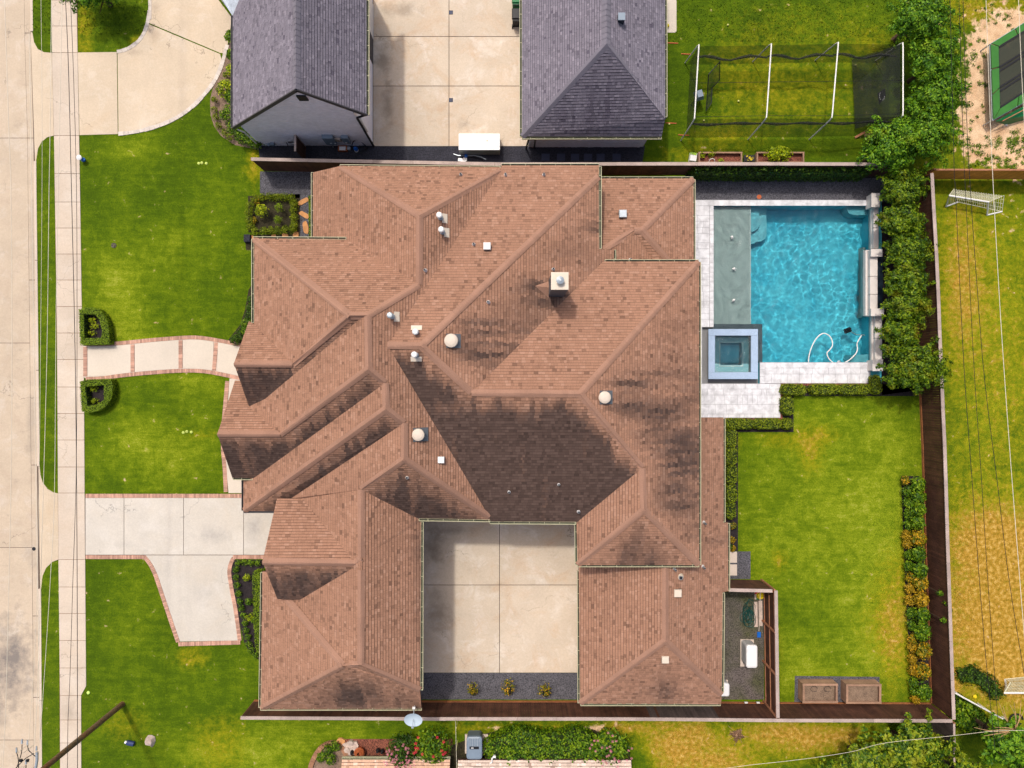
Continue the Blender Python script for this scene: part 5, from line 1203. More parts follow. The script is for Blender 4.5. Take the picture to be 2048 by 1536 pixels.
# ------------------------------------------------------------------ fences
def fence(name, line, label, m='fence', h=2.35, pitch=.15, capw=.2, capm='cap', post_side=0, kick=None, face=1, cat='fence', grey=None, shade=True, post_every=2.4):
    """line: top centre line in the photograph at height h; face: side (+1/-1, left of travel is +1) that shows the boards"""
    top = [P(u, v, h) for u, v in line]
    root = empty(name, (top[0].x, top[0].y, 0), label, cat)
    pts = resample(top, pitch); cap = resample(top, post_every)
    me = unit_box(MT[m]); mg = unit_box(MT['fence_grey']); nb = 0
    for a, b2 in zip(pts, pts[1:]):
        d = b2 - a; c = (a + b2) / 2; n = Vector((-d.y, d.x, 0)).normalized() * face; hh = h - .06
        u = 1024 + c.x * F / (H - h)
        q = c + n * .03
        inst(mg if grey and any(lo < u < hi for lo, hi in grey) else me, 'board', (q.x, q.y, .12 + hh / 2 - .06), root, math.atan2(d.y, d.x), (d.length - .008, .022, hh - .12)); nb += 1
    mc = unit_box(MT[capm])
    for a, b2 in zip(cap, cap[1:]):
        d = b2 - a; c = (a + b2) / 2; inst(mc, 'cap_rail', (c.x, c.y, h - .02 + random.uniform(-.003, .003)), root, math.atan2(d.y, d.x) + random.uniform(-.003, .003), (d.length - .012, capw, .04))
    mr = unit_box(MT['rail'])
    for i, a in enumerate(cap):
        d = (cap[min(i + 1, len(cap) - 1)] - cap[max(i - 1, 0)]); n = Vector((-d.y, d.x, 0)).normalized() * face
        q = a - n * .06; inst(mr, 'post', (q.x, q.y, (h - .06) / 2), root, math.atan2(d.y, d.x), (.1, .1, h - .06))
    for a, b2 in zip(cap, cap[1:]):
        d = b2 - a; n = Vector((-d.y, d.x, 0)).normalized() * face; c = (a + b2) / 2 - n * .025
        for z in (.35, 1.2, 2.05):
            if z < h: inst(mr, 'rail', (c.x, c.y, z), root, math.atan2(d.y, d.x), (d.length, .04, .09))
    if kick:
        mk_ = unit_box(MT['kick'])
        for a, b2 in zip(cap, cap[1:]):
            d = b2 - a; n = Vector((-d.y, d.x, 0)).normalized() * face; c = (a + b2) / 2 + n * .055
            inst(mk_, 'kickboard', (c.x, c.y, .09), root, math.atan2(d.y, d.x), (d.length - .01, .035, .22))
    return root
fence('north_fence', [(502, 318), (640, 321), (800, 324), (1000, 328), (1150, 328), (1300, 327.5), (1500, 327.5), (1740, 328), (1800, 330)], 'long dark stained board fence with pale cap between the two lots', face=-1)
fence('east_fence', [(1864, 346), (1868, 420), (1875, 540), (1881, 700), (1890, 900), (1896, 1100), (1903, 1300), (1908, 1439)], 'dark brown board fence with pale cap along the back of the lot', face=-1, kick=True)
fence('south_fence', [(481, 1436), (700, 1437), (840, 1438), (1200, 1438), (1370, 1439), (1540, 1441), (1905, 1442)], 'dark brown board fence with pale cap along the lower side of the lot', face=1, kick=True, grey=[(1304, 1316), (1322, 1440)])
fence('utility_fence', [(1552, 1181), (1554, 1300), (1556, 1436)], 'board fence with open posts and rails facing the utility yard', face=1)
fence('utility_gate_fence', [(1458, 1180), (1545, 1182)], 'short dark board fence closing the top of the utility yard', face=1)
fence('orange_fence', [(1871, 339), (2048, 339.5), (2240, 340)], 'bright orange cedar board fence under the sandy yard', m='fence_new', capm='rail', capw=.1, face=-1, h=2.0, pitch=.14)
fence('corner_fence', [(1908.5, 1448), (1908.5, 1482), (1911, 1700)], 'narrow fence running down from the lower right fence corner', m='fence_grey', face=-1, capw=.12)
# lattice panel with daylight between slats low on the utility fence is open boards
# ------------------------------------------------------------------ foliage
def leaves(name, C, Nrm, L, W, m, parent=None, seed=0, jitter=.6):
    r = np.random.default_rng(seed + len(C)); n = len(C)
    C = np.asarray(C, float); Nn = np.asarray(Nrm, float) + r.normal(0, jitter, (n, 3)); Nn /= np.linalg.norm(Nn, axis=1)[:, None] + 1e-9
    t = np.cross(Nn, r.normal(0, 1, (n, 3))); t /= np.linalg.norm(t, axis=1)[:, None] + 1e-9
    b = np.cross(Nn, t); s = r.uniform(.6, 1.35, (n, 1))
    l = L * s / 2; w = W * s / 2
    V_ = np.stack([C - t * l, C + b * w + Nn * w * .3, C + t * l, C - b * w + Nn * w * .3], 1).reshape(-1, 3)
    me = bpy.data.meshes.new(name); me.vertices.add(4 * n); me.vertices.foreach_set('co', V_.ravel())
    me.loops.add(4 * n); me.loops.foreach_set('vertex_index', np.arange(4 * n)); me.polygons.add(n)
    me.polygons.foreach_set('loop_start', np.arange(0, 4 * n, 4)); me.polygons.foreach_set('loop_total', np.full(n, 4))
    me.update(calc_edges=True); me.materials.append(m)
    o = bpy.data.objects.new(name, me); link(o, parent)
    if parent is not None: set_world(o, parent)
    return o
def blob(center, rad, n, r, shell=.35, up=.0):
    d = r.normal(0, 1, (n, 3)); d /= np.linalg.norm(d, axis=1)[:, None]
    d[:, 2] = np.where(d[:, 2] < -.3, -d[:, 2], d[:, 2])
    q = 1 - shell * r.random((n, 1)) ** 1.5
    return np.asarray(center) + d * np.asarray(rad) * q, d + np.array([0, 0, up])
def crown(name, c, R, nclump, per, clump_r, leaf, m, parent, seed, flat=.75, lw=.5, bias=.5):
    """leafy sprays set at the ends of boughs, with hollows between the boughs"""
    r = np.random.default_rng(seed); Cs = []; Ns = []; nb = max(6, nclump // 7); bs = []
    for i in range(nb):
        a = i * 2.399963 + r.uniform(-.3, .3); el = math.asin(min(1, max(-.1, 1 - 1.05 * (i + .5) / nb))); d = np.array([math.cos(a) * math.cos(el), math.sin(a) * math.cos(el), math.sin(el)])
        k = .86 + .42 * noise.noise(Vector(d) * 2.1 + Vector((seed * 1.3, 0, 0))) + r.uniform(-.1, .12); bs.append((d, k))
    for d, k in bs:
        tip = np.asarray(c) + d * np.asarray(R) * k; side = np.cross(d, r.normal(0, 1, 3)); side /= np.linalg.norm(side); up2 = np.cross(side, d)
        for j in range(7):
            t = 1 - .13 * j; w_ = clump_r * (.35 + .30 * j) * .8; a = r.uniform(0, 6.28)
            cc = np.asarray(c) + (tip - np.asarray(c)) * t + (side * math.cos(a) + up2 * math.sin(a)) * w_ * r.uniform(.3, 1.0)
            cr = clump_r * (.42 + .10 * j) * r.uniform(.8, 1.2); a1, b1 = blob(cc, (cr, cr, cr * flat), int(per * (.6 + .14 * j)), r, .8, .4); Cs.append(a1); Ns.append(b1 * .6 + d)
    return leaves(name, np.concatenate(Cs), np.concatenate(Ns), leaf, leaf * lw, m, parent, seed)
def tree(name, u, v, z, rpx, hz, label, m, group, seed, nclump=230, per=46, leaf=.17, clump=.44, trunk=True, ru=None, rv=None):
    c = P(u, v, z); k = (H - z) / F; R = ((ru or rpx) * k, (rv or rpx) * k, hz)
    t = empty(name, (c.x, c.y, 0), label, 'tree', group)
    crown('crown', (c.x, c.y, z - hz * .35), R, nclump, per, clump, leaf, MT[m], t, seed)
    if trunk:
        rr = random.Random(seed); mb = MB(); mb.tube([(c.x, c.y, -.05), (c.x + .08, c.y, z * .3), (c.x, c.y + .05, z * .62)], [.17, .13, .09], 8); mb.build('trunk', MT['trunk'], t)
        lb = MB()
        for i in range(7):
            a = i * .9 + rr.random(); l = rr.uniform(.55, .8); z0 = z * rr.uniform(.3, .6)
            lb.tube([(c.x, c.y, z0), (c.x + math.cos(a) * R[0] * l * .5, c.y + math.sin(a) * R[1] * l * .5, z0 + z * .16), (c.x + math.cos(a) * R[0] * l, c.y + math.sin(a) * R[1] * l, min(z, z0 + z * .32))], [.06, .04, .015], 5)
        lb.build('limb', MT['trunk'], t)
    return t
GE = 'tall evergreen screen trees beside the pool'
tree('screen_tree', 1812, 378, 2.3, 52, 1.35, 'dark screen tree at the top of the pool row, against the neighbour tree', 'tree_e', GE, 11)
tree('screen_tree', 1806, 440, 2.3, 56, 1.35, 'dark screen tree beside the upper right pool corner', 'tree_e', GE, 12, ru=54, rv=44)
tree('screen_tree', 1822, 500, 2.3, 52, 1.35, 'yellowish dark screen tree at the upper end of the spillway wall', 'tree_e', GE, 13, rv=46)
tree('screen_tree', 1817, 560, 2.3, 54, 1.35, 'dark screen tree beside the upper half of the spillway', 'tree_e', GE, 14, rv=46)
tree('screen_tree', 1822, 612, 2.3, 52, 1.35, 'dark screen tree beside the lower half of the spillway', 'tree_e', GE, 15, rv=44)
tree('screen_tree', 1806, 668, 2.3, 44, 1.35, 'smaller dark screen tree next to the lower pool columns', 'tree_e', GE, 16, rv=36, nclump=130)
tree('screen_tree', 1836, 735, 2.6, 76, 1.6, 'widest and lowest dark screen tree reaching over the fence', 'tree_e', GE, 17, nclump=320, rv=66)
GN = 'bright green trees in the north neighbour yard'
tree('leafy_tree', 1848, 30, 3.1, 72, 1.7, 'bright green tree with yellow tips at the top edge', 'tree_ne', GN, 21, nclump=300, clump=.5)
tree('leafy_tree', 1876, 118, 3.1, 62, 1.7, 'bright green tree beside the upper batting cage pole', 'tree_ne', GN, 22, nclump=260, clump=.5, ru=58)
tree('leafy_tree', 1878, 196, 3.1, 60, 1.7, 'bright green tree beside the lower batting cage net', 'tree_ne', GN, 23, nclump=260, clump=.5)
tree('leafy_tree', 1858, 266, 3.1, 70, 1.7, 'bright green tree nearest the orange fence', 'tree_ne', GN, 24, nclump=300, clump=.5, rv=62)
tree('leafy_tree', 1782, 290, 3.1, 66, 1.7, 'bright green tree spreading over the end of the north fence', 'tree_ne', GN, 25, nclump=280, clump=.5, rv=56)
GS = 'broad trees below the lower right fence corner'
tree('broad_tree', 1745, 1545, 2.9, 100, 1.7, 'broad green tree at the lower edge, left of the pair', 'tree_s', GS, 31, nclump=330, clump=.46, rv=78, leaf=.22)
tree('broad_tree', 1838, 1512, 2.9, 84, 1.7, 'broad green tree reaching over the lower fence near its corner', 'tree_s', GS, 32, nclump=340, clump=.46, rv=82, leaf=.22)
tree('broad_tree', 1945, 1570, 2.9, 70, 1.7, 'yellow green tree at the lower edge under the wire', 'tree_s', GS, 33, nclump=180, clump=.46, leaf=.22, rv=60)
tree('leafy_tree', 2024, 1494, 4.2, 56, 2.1, 'bright green tree in the lower right corner behind the dead branches', 'tree_ne', None, 34, nclump=230, leaf=.24)
tree('leafy_tree', 172, -36, 2.6, 70, 2.2, 'tree branch tips over the pavement at the top left edge', 'tree_ne', None, 35, nclump=220, rv=58)
def inpoly(x, y, p):
    r = False; j = len(p) - 1
    for i in range(len(p)):
        if (p[i][1] > y) != (p[j][1] > y) and x < (p[j][0] - p[i][0]) * (y - p[i][1]) / (p[j][1] - p[i][1]) + p[i][0]: r = not r
        j = i
    return r
def hedge(name, pxs, z, label, m='boxwood', group=None, hole=None, dens=420, leaf=.085, bump=.05, cat='hedge', seed=1, lump=.0):
    r = np.random.default_rng(seed + int(pxs[0][0])); pts = [P(u, v, z) for u, v in pxs]; hp_ = [P(u, v, z) for u, v in hole] if hole else None
    cx = sum(p.x for p in pts) / len(pts); cy_ = sum(p.y for p in pts) / len(pts)
    t = empty(name, (cx, cy_, 0), label, cat, group)
    xs = [p.x for p in pts]; ys = [p.y for p in pts]; A = (max(xs) - min(xs)) * (max(ys) - min(ys)); C = []; Nn = []
    pl = [(p.x, p.y) for p in pts]; ph = [(p.x, p.y) for p in hp_] if hp_ else None
    for _ in range(int(A * dens)):
        x = r.uniform(min(xs), max(xs)); y = r.uniform(min(ys), max(ys))
        if inpoly(x, y, pl) and not (ph and inpoly(x, y, ph)):
            C.append((x, y, z + r.uniform(-bump, bump * .4) + lump * noise.noise(Vector((x * 2.5, y * 2.5, 0))))); Nn.append((0, 0, 1.6))
    for poly, sg in ((pts, 1), (hp_, -1)):
        if not poly: continue
        for i in range(len(poly)):
            a = poly[i]; b2 = poly[(i + 1) % len(poly)]; d = b2 - a; L = d.length
            n = Vector((d.y, -d.x, 0)); n = n.normalized() if n.length else n
            mid = (a + b2) / 2
            if (mid + n * .05 - Vector((cx, cy_, 0))).xy.length < (mid - n * .05 - Vector((cx, cy_, 0))).xy.length: n = -n
            n = n * sg
            for _ in range(int(L * z * dens * .8)):
                q = a.lerp(b2, r.random()) + n * r.uniform(-.03, bump); C.append((q.x, q.y, r.uniform(.05, z))); Nn.append((n.x * 1.5, n.y * 1.5, .4))
    mb = MB()
    if hole:
        # a ring of core blocks between outer and inner outline
        for poly in (pts,):
            n = 40; oo = resample(list(pts) + [pts[0]], sum((pts[i] - pts[(i + 1) % len(pts)]).length for i in range(len(pts))) / n)
            hc = Vector((sum(p.x for p in hp_) / len(hp_), sum(p.y for p in hp_) / len(hp_), 0))
            ring_i = []
            for q in oo:
                best = None; dirv = (hc.xy - q.xy)
                for kk in range(1, 41):
                    s = q.xy + dirv * (kk / 40)
                    if inpoly(s.x, s.y, ph): best = s; break
                ring_i.append(best if best is not None else hc.xy)
            m_ = len(oo) - 1
            for i in range(m_):
                a, b2 = oo[i].xy.lerp(hc.xy, .03), oo[i + 1].xy.lerp(hc.xy, .03); c, d = ring_i[i + 1], ring_i[i]
                mb.prism([a, b2, c, d], 0, z - .05)
    else:
        mb.prism([Vector((cx, cy_)).lerp(p.xy, .95) for p in pts], 0, z - .05 - lump * .4)
    mb.build('stems', MT['vine'] if False else core_m, t)
    if C: leaves('foliage', C, Nn, leaf, leaf * .6, MT[m], t, seed, .55)
    return t
core_m = mat('hedge_core', S(34, 50, 8)[:3], .95, .2, 3, .3, 20)
def rr4(u0, v0, u1, v1, c=3): return [(u0 + c, v0), (u1 - c, v0), (u1, v0 + c), (u1, v1 - c), (u1 - c, v1), (u0 + c, v1), (u0, v1 - c), (u0, v0 + c)]
hedge('clipped_hedge', [(157, 619), (166, 616), (185, 614.5), (198, 619), (208, 630), (215, 645), (218, 662), (219, 688), (200, 689), (160, 690)], .62, 'D shaped clipped hedge above the front walk at the pavement', 'hedge_smooth', 'D shaped hedges either side of the front walk', hole=[(167, 628), (190, 628), (199, 641), (204, 660), (203, 676), (168, 677)], dens=650, leaf=.07, bump=.02)
hedge('clipped_hedge', [(159, 764), (170, 760), (222, 758), (226, 776), (223, 796), (213, 812), (198, 821), (175, 826), (163, 822)], .62, 'D shaped clipped hedge below the front walk at the pavement', 'hedge_smooth', 'D shaped hedges either side of the front walk', hole=[(170, 773), (208, 770), (208, 800), (196, 809), (174, 812)], dens=650, leaf=.07, bump=.02)
def bush(name, u, v, z, r, label, m, group=None, n=500, leaf=.11, seed=0, flat=1.0, cat='shrub', rz=None, ru=None, rv=None, clumps=7, base=.0):
    c = P(u, v, z); k = (H - z) / F; t = empty(name, (c.x, c.y, 0), label, cat, group)
    R = ((ru or r) * k, (rv or r) * k, rz or max(.15, z * .5)); rg = np.random.default_rng(seed + int(u * 7 + v)); Cs = []; Ns = []
    a, b = blob((c.x, c.y, z - R[2]), R, n // 2, rg, .5, .3); Cs.append(a); Ns.append(b)
    for i in range(clumps):
        d = rg.normal(0, 1, 3); d /= np.linalg.norm(d); d[2] = abs(d[2])
        cc = np.array([c.x, c.y, z - R[2]]) + d * np.array(R) * .62; cr = .42 * min(R[0], R[1])
        a, b = blob(cc, (cr, cr, min(cr, R[2] * .6)), n // 2 // clumps, rg, .7, .3); Cs.append(a); Ns.append(b)
    leaves('foliage', np.concatenate(Cs), np.concatenate(Ns), leaf, leaf * .5, MT[m], t, seed)
    MB().tube([(c.x, c.y, -.02), (c.x, c.y, max(.1, z - R[2]))], [.04, .03], 5).build('stem', MT['trunk'], t)
    return t
FI = 'small plants inside the D shaped hedges'
for i, (u, v, l) in enumerate([(182, 640, 'upper yellow green plant inside the upper D hedge'), (187, 652, 'middle yellow green plant inside the upper D hedge'), (181, 666, 'lower yellow green plant inside the upper D hedge'), (185, 778, 'upper yellow plant inside the lower D hedge'), (188, 803, 'lower yellow plant inside the lower D hedge')]):
    bush('bedding_plant', u, v, .3, 10 if i < 3 else 8, l, 'lime', FI, 160, .09, i, ru=11, rv=7)
# back garden boxwood
GB = 'boxwood hedge blocks between deck and back lawn'
hb = [(1566, 770, 1613, 789, 'boxwood block at the inner corner above the lawn, left end of its row'), (1622, 770, 1679, 788, 'long boxwood block in the middle of the row under the pool deck'), (1681, 770, 1742, 788, 'long boxwood block right of the middle under the pool deck'),
      (1745, 752, 1764, 787, 'small boxwood by the lower pool column'), (1566, 794, 1588, 829, 'rounded boxwood at the right side of the deck step'), (1454, 839, 1508, 857, 'boxwood block under the deck, nearest the low roof'),
      (1509, 839, 1564, 857, 'boxwood block under the deck, right half'), (1566, 839, 1587, 858, 'small boxwood block at the inner corner of the back lawn')]
for i, q in enumerate(hb): hedge('boxwood_block', rr4(*q[:4], c=5), .6, q[4], 'boxwood', GB, dens=420, leaf=.09, bump=.08, seed=40 + i, lump=.10)
for i, (v0, v1, l) in enumerate([(859, 893, 'topmost'), (894, 930, 'second'), (931, 968, 'third'), (969, 1004, 'fourth'), (1005, 1038, 'lowest')]):
    hedge('boxwood_block', rr4(1454, v0, 1474 - (i == 4) * 3, v1, 5), .6, l + ' boxwood block in the column along the low porch roof', 'boxwood', GB, dens=380, leaf=.09, bump=.08, seed=60 + i, lump=.12)
hedge('vine_hedge', [(1388, 333), (1745, 333), (1745, 342), (1388, 341)], 1.9, 'long green vine hedge against the north fence', 'vine', dens=260, leaf=.14, bump=.16, lump=.3, seed=71)
# shrubs by the back fence
GR = 'shrubs along the east fence'
inner = [(1816, 962, 9, 'mixgold'), (1820, 984, 11, 'shrub'), (1821, 1006, 11, 'shrub'), (1822, 1030, 11, 'shrub'), (1822, 1052, 10, 'shrub'), (1818, 1072, 10, 'golden'), (1820, 1090, 10, 'golden'), (1823, 1112, 10, 'shrub'), (1823, 1134, 10, 'shrub'), (1825, 1157, 10, 'mixgold'),
         (1825, 1180, 10, 'golden'), (1825, 1204, 11, 'golden'), (1826, 1230, 10, 'shrub'), (1828, 1254, 10, 'shrub'), (1830, 1280, 10, 'mixgold'), (1830, 1298, 11, 'golden'), (1830, 1322, 10, 'golden'), (1831, 1344, 11, 'golden'), (1832, 1368, 10, 'shrub'), (1834, 1386, 9, 'shrub'), (1836, 1403, 9, 'golden')]
outer = [(1844, 972, 16, 'shrub'), (1846, 996, 15, 'shrub'), (1845, 1020, 15, 'shrub'), (1844, 1048, 14, 'shrub'), (1846, 1080, 15, 'mixgold'), (1846, 1112, 15, 'shrub'), (1849, 1144, 15, 'shrub'), (1850, 1170, 15, 'mixgold'), (1850, 1202, 16, 'golden'), (1853, 1236, 17, 'shrub'),
         (1855, 1270, 17, 'shrub'), (1856, 1308, 16, 'mixgold'), (1855, 1350, 16, 'mixgold'), (1857, 1390, 15, 'shrub')]
nm = {'golden': 'golden yellow', 'mixgold': 'green and gold', 'shrub': 'green'}
OR = ['first', 'second', 'third', 'fourth', 'fifth', 'sixth', 'seventh', 'eighth', 'ninth', 'tenth', 'eleventh']
for row, lst, z in (('inner', inner, .75), ('outer', outer, 1.3)):
    cnt = {}
    for i, (u, v, r, m) in enumerate(lst):
        cnt[m] = cnt.get(m, 0) + 1
        bush('fence_shrub', u, v, z, r, '%s %s shrub from the top, %s row at east fence' % (OR[cnt[m] - 1], nm[m], 'lawn side' if row == 'inner' else 'fence side'), m, GR, 420 if row == 'inner' else 560, .12 if row == 'inner' else .2, i, rv=r * 1.15)
# square garden by the house corner
GQ = 'boxwood balls edging the square garden'
ring_ = [(508, 396), (522, 393), (537, 392), (551, 393), (566, 392), (580, 394)], [(586, 406), (585, 420), (586, 434), (585, 448)], [(583, 457), (569, 458), (554, 459), (540, 460), (525, 461), (508, 462)], [(499, 452), (496, 438), (495, 424), (497, 410)]
for side, lst in zip(('top side', 'right side', 'lower side', 'left side'), ring_):
    for i, (u, v) in enumerate(lst):
        bush('boxwood_ball', u, v, .5, 10, '%s boxwood ball along the %s of the square garden' % (OR[i], side), 'boxwood', GQ, 340, .08, i, rz=.26)
bush('topiary', 554, 412, 1.0, 10, 'round clipped topiary, upper one inside the square garden', 'hedge_smooth', 'topiaries in the square garden', 420, .07, 3, cat='topiary')
bush('topiary', 552, 437, .95, 9.5, 'round clipped topiary, lower one inside the square garden', 'hedge_smooth', 'topiaries in the square garden', 420, .07, 4, cat='topiary')
bush('lime_bush', 518, 418, 1.1, 14, 'bright lime leafed bush inside the square garden', 'lime', None, 300, .14, 5)
bush('small_yellow_plant', 505, 440, .4, 9, 'small yellow tinged plant in the lower left of the square garden', 'mixgold', None, 160, .1, 6)
bush('small_orange_plant', 512, 402, .4, 8, 'small orange tinged plant in the upper left of the square garden', 'mixgold', None, 120, .1, 7)
hedge('narrow_hedge', [(617, 392), (624, 390), (625, 474), (618, 474)], .8, 'narrow hedge strip tight against the house by the flagstones', 'hedge_smooth', dens=500, leaf=.08)
FL = [(607, 403, 24, 10, .5), (609, 430, 24, 10, -.5), (611.5, 455, 11, 26, .12), (592, 469, 12, 12, 0), (571, 472, 13, 10, -.1), (548, 473, 9, 8, .1), (504, 478, 10, 14, .2)]
for i, (u, v, a, b2, rz) in enumerate(FL):
    c = P(u, v); mb = MB(); n = 9; w1, h1 = a * PX / 2, b2 * PX / 2; R_ = random.Random(i)
    pts = []
    for k in range(n):
        t = 6.283 * k / n; ex = .55; x = math.copysign(abs(math.cos(t)) ** ex, math.cos(t)) * w1 * R_.uniform(.85, 1.05); y = math.copysign(abs(math.sin(t)) ** ex, math.sin(t)) * h1 * R_.uniform(.85, 1.05)
        pts.append((c.x + x * math.cos(rz) - y * math.sin(rz), c.y + x * math.sin(rz) + y * math.cos(rz)))
    mb.prism(pts, 0, .055); tag(mb.build('flagstone', MT['flag']), 'orange flagstone, %s along the garden path from the top' % OR[i], 'flagstone', 'flagstones of the garden path')
c = P(497, 478); tag(MB().box((c.x, c.y, .15), (.42, .5, .3), taper=.9).build('utility_box', MT['char']), 'small grey green utility box at the house corner below the square garden', 'utility box')
# bed at the house front
GF = 'shrubs in the bed along the house front'
for i, (u, v, r, m) in enumerate([(502, 600, 7, 'vine'), (501, 616, 8, 'vine'), (498, 632, 9, 'vine'), (492, 646, 10, 'shrub'), (487, 660, 9, 'shrub'), (478, 672, 9, 'vine'), (467, 680, 7, 'vine')]):
    bush('foundation_shrub', u, v, .6, r + 4, '%s shrub from the top in the curved bed at the house front' % OR[i], m, GF, 420, .11, i)
c = P(488, 669, .3); tag(MB().lathe((c.x, c.y, 0), [(.08, 0), (.1, .1), (.04, .3)], 8).build('garden_light', MT['cream_metal']), 'tiny pale garden light in the curved house bed', 'garden light')
# driveway bed
GD = 'low plants edging the driveway bed'
lst = [(474, 1127), (487, 1126), (500, 1127), (514, 1127), (470, 1140), (470, 1156), (472, 1172), (475, 1188), (478, 1203), (481, 1218), (485, 1233), (488, 1248), (490, 1262), (493, 1276), (496, 1290), (501, 1302), (509, 1312)]
for i, (u, v) in enumerate(lst):
    bush('edging_plant', u, v, .35, 7.5, ('%s low green plant from the left along the top of the driveway bed' % OR[i]) if i < 4 else ('low green plant %s down the curved left edge of the driveway bed' % (OR + ['twelfth', 'thirteenth'])[i - 4]), 'shrub', GD, 170, .09, i)
for i, (u, v, r, m, l) in enumerate([(491, 1157, 8, 'lime', 'lime bush near the top of the driveway bed'), (495, 1205, 8, 'shrub', 'green bush in the middle of the driveway bed'), (497, 1236, 9, 'lime', 'lower lime bush in the driveway bed'), (505, 1243, 6, 'shrub', 'small bush with a white bloom in the driveway bed')]):
    bush('bed_bush', u, v, .5, r, l, m, 'bushes in the driveway bed', 200, .1, i)
hedge('long_clipped_hedge', [(505, 1146), (523, 1144), (522, 1310), (512, 1304), (507, 1250)], .9, 'long clipped hedge between driveway bed and garage wing', 'hedge_smooth', dens=450, leaf=.08)
# beds of the upper left neighbour
GU = 'round shrubs in the neighbour bed'
lst = [(448, 147, 6), (436, 177, 8), (426, 197, 7), (426, 217, 8), (428, 232, 8), (434, 249, 8), (447, 262, 9), (456, 272, 9)]
for i, (u, v, r) in enumerate(lst): bush('round_shrub', u, v, .5, r, '%s small round shrub from the top along the neighbour drive bed' % OR[i], 'boxwood', GU, 220, .08, i)
for i, (u, v, r, m, l) in enumerate([(459, 68, 12, 'shrub', 'green shrub at the roof edge by the upper end of the curved drive'), (459, 104, 9, 'shrub', 'green shrub by the neighbour roof below the upper one'), (461, 135, 11, 'lime', 'light green shrub by the neighbour roof'), (447, 172, 15, 'lime', 'spiky lime plant by the neighbour roof'), (460, 190, 12, 'shrub', 'green shrub right of the spiky plant'),
                                     (456, 225, 17, 'shrub', 'large green shrub near the neighbour roof corner'), (466, 250, 15, 'shrub', 'green shrub under the neighbour roof corner'), (485, 268, 16, 'shrub', 'dark shrub at the lower corner of the white wall'), (507, 278, 13, 'shrub', 'dark shrub left of the gas meter')]):
    bush('neighbour_shrub', u, v, .9, r * 1.3, l, m, 'larger shrubs in the neighbour bed', 650, .14, i)
# ivy and flowers at the lower edge
def patch(name, pxs, z, label, m, cat, n, leaf, seed, group=None): return hedge(name, pxs, z, label, m, group, dens=n, leaf=leaf, bump=.2, cat=cat, seed=seed, lump=.45)
patch('ivy_bank', [(966, 1500), (975, 1486), (1000, 1474), (1020, 1464), (1045, 1462), (1070, 1467), (1095, 1471), (1120, 1470), (1150, 1462), (1170, 1464), (1186, 1476), (1190, 1520), (1160, 1532), (1100, 1526), (1040, 1524), (985, 1528)], .8, 'dense green leafy bank below the lower fence', 'shrub', 'ground cover', 260, .15, 81)
def flowers(t, c, R, z, n, m, seed, s=.1):
    r = np.random.default_rng(seed); mb = MB()
    for i in range(n):
        a = r.uniform(0, 6.28); q = math.sqrt(r.random()); x, y = c.x + math.cos(a) * R[0] * q, c.y + math.sin(a) * R[1] * q; zz = z + r.uniform(-.15, .15)
        for k in range(5):
            b = k * 1.256 + a; mb.add([(x, y, zz), (x + math.cos(b) * s, y + math.sin(b) * s, zz + .03), (x + math.cos(b + .6) * s * .8, y + math.sin(b + .6) * s * .8, zz + .035)], [(0, 1, 2)])
    mb.build('blossom', m, t)
t = bush('flowering_bush', 806, 1512, 1.3, 46, 'large bush with pink blossoms left of the wire fence', 'vine', 'flowering bushes at the lower edge', 1800, .16, 5, ru=38, rv=40, clumps=14); flowers(t, P(800, 1518, 1.3), (1.05, 1.0), 1.35, 70, MT['pink'], 3, .08)
t = bush('flowering_bush', 862, 1500, 1.4, 42, 'leafy bush with crimson blossoms beside the wire fence', 'shrub', 'flowering bushes at the lower edge', 1500, .2, 6, ru=42, rv=38, clumps=14); flowers(t, P(862, 1497, 1.5), (1.15, 1.05), 1.5, 13, MT['crimson'], 4, .11)
t = bush('flowering_bush', 1218, 1505, 1.2, 46, 'spreading bush with pale pink blossoms right of the leafy bank', 'shrub', 'flowering bushes at the lower edge', 1700, .2, 7, ru=50, rv=40, clumps=14); flowers(t, P(1222, 1500, 1.2), (1.35, 1.15), 1.3, 30, MT['pink'], 5, .09)
for i, (u, v, r) in enumerate([(652, 1505, 13), (668, 1497, 12), (640, 1520, 11), (660, 1524, 12)]): bush('planter_bush', u, v, .7, r, '%s green plant in the round brick bed at the lower edge' % OR[i], 'shrub', 'plants in the round brick bed', 260, .13, i)
# north neighbour beds
bush('lime_shrub', 1562, 304, 1.0, 24, 'large lime shrub in the raised bed above the north fence', 'lime', None, 900, .16, 8, ru=30, rv=17)
for i, (u, v, r) in enumerate([(1406, 308, 7), (1426, 305, 8), (1443, 321, 8)]): bush('bed_herb', u, v, .6, r, '%s small green herb in the left raised bed above the north fence' % OR[i], 'lime', 'herbs in the raised bed', 160, .09, i)
# plants by the gravel strip of the courtyard
for i, (u, v, r, l) in enumerate([(945, 1384, 13, 'potted yellow green plant at the left of the courtyard gravel'), (1016, 1382, 17, 'largest yellow green plant on the courtyard gravel'), (1089, 1386, 15, 'open twiggy yellow green plant at the right of the courtyard gravel')]):
    t = bush('espalier_plant', u, v, 1.2, r, l, 'mixgold', 'plants on the courtyard gravel', 170, .13, i, clumps=9)
    c = P(u + 2, v - 4); MB().lathe((c.x, c.y, 0), [(.16, 0), (.22, .3), (.23, .34), (.18, .34), (.17, .28)], 12).build('pot', MT['black'], t)
for i, (u, v, r, m) in enumerate([(1468, 1052, 8, 'mixgold'), (1466, 1080, 8, 'golden'), (1462, 1096, 7, 'vine'), (1467, 1112 - 14, 7, 'golden')]): bush('corner_plant', u, v, .4, r, '%s small plant from the top in the bed end by the back step pavers' % OR[i], m, 'plants at the bed end', 150, .12, i)
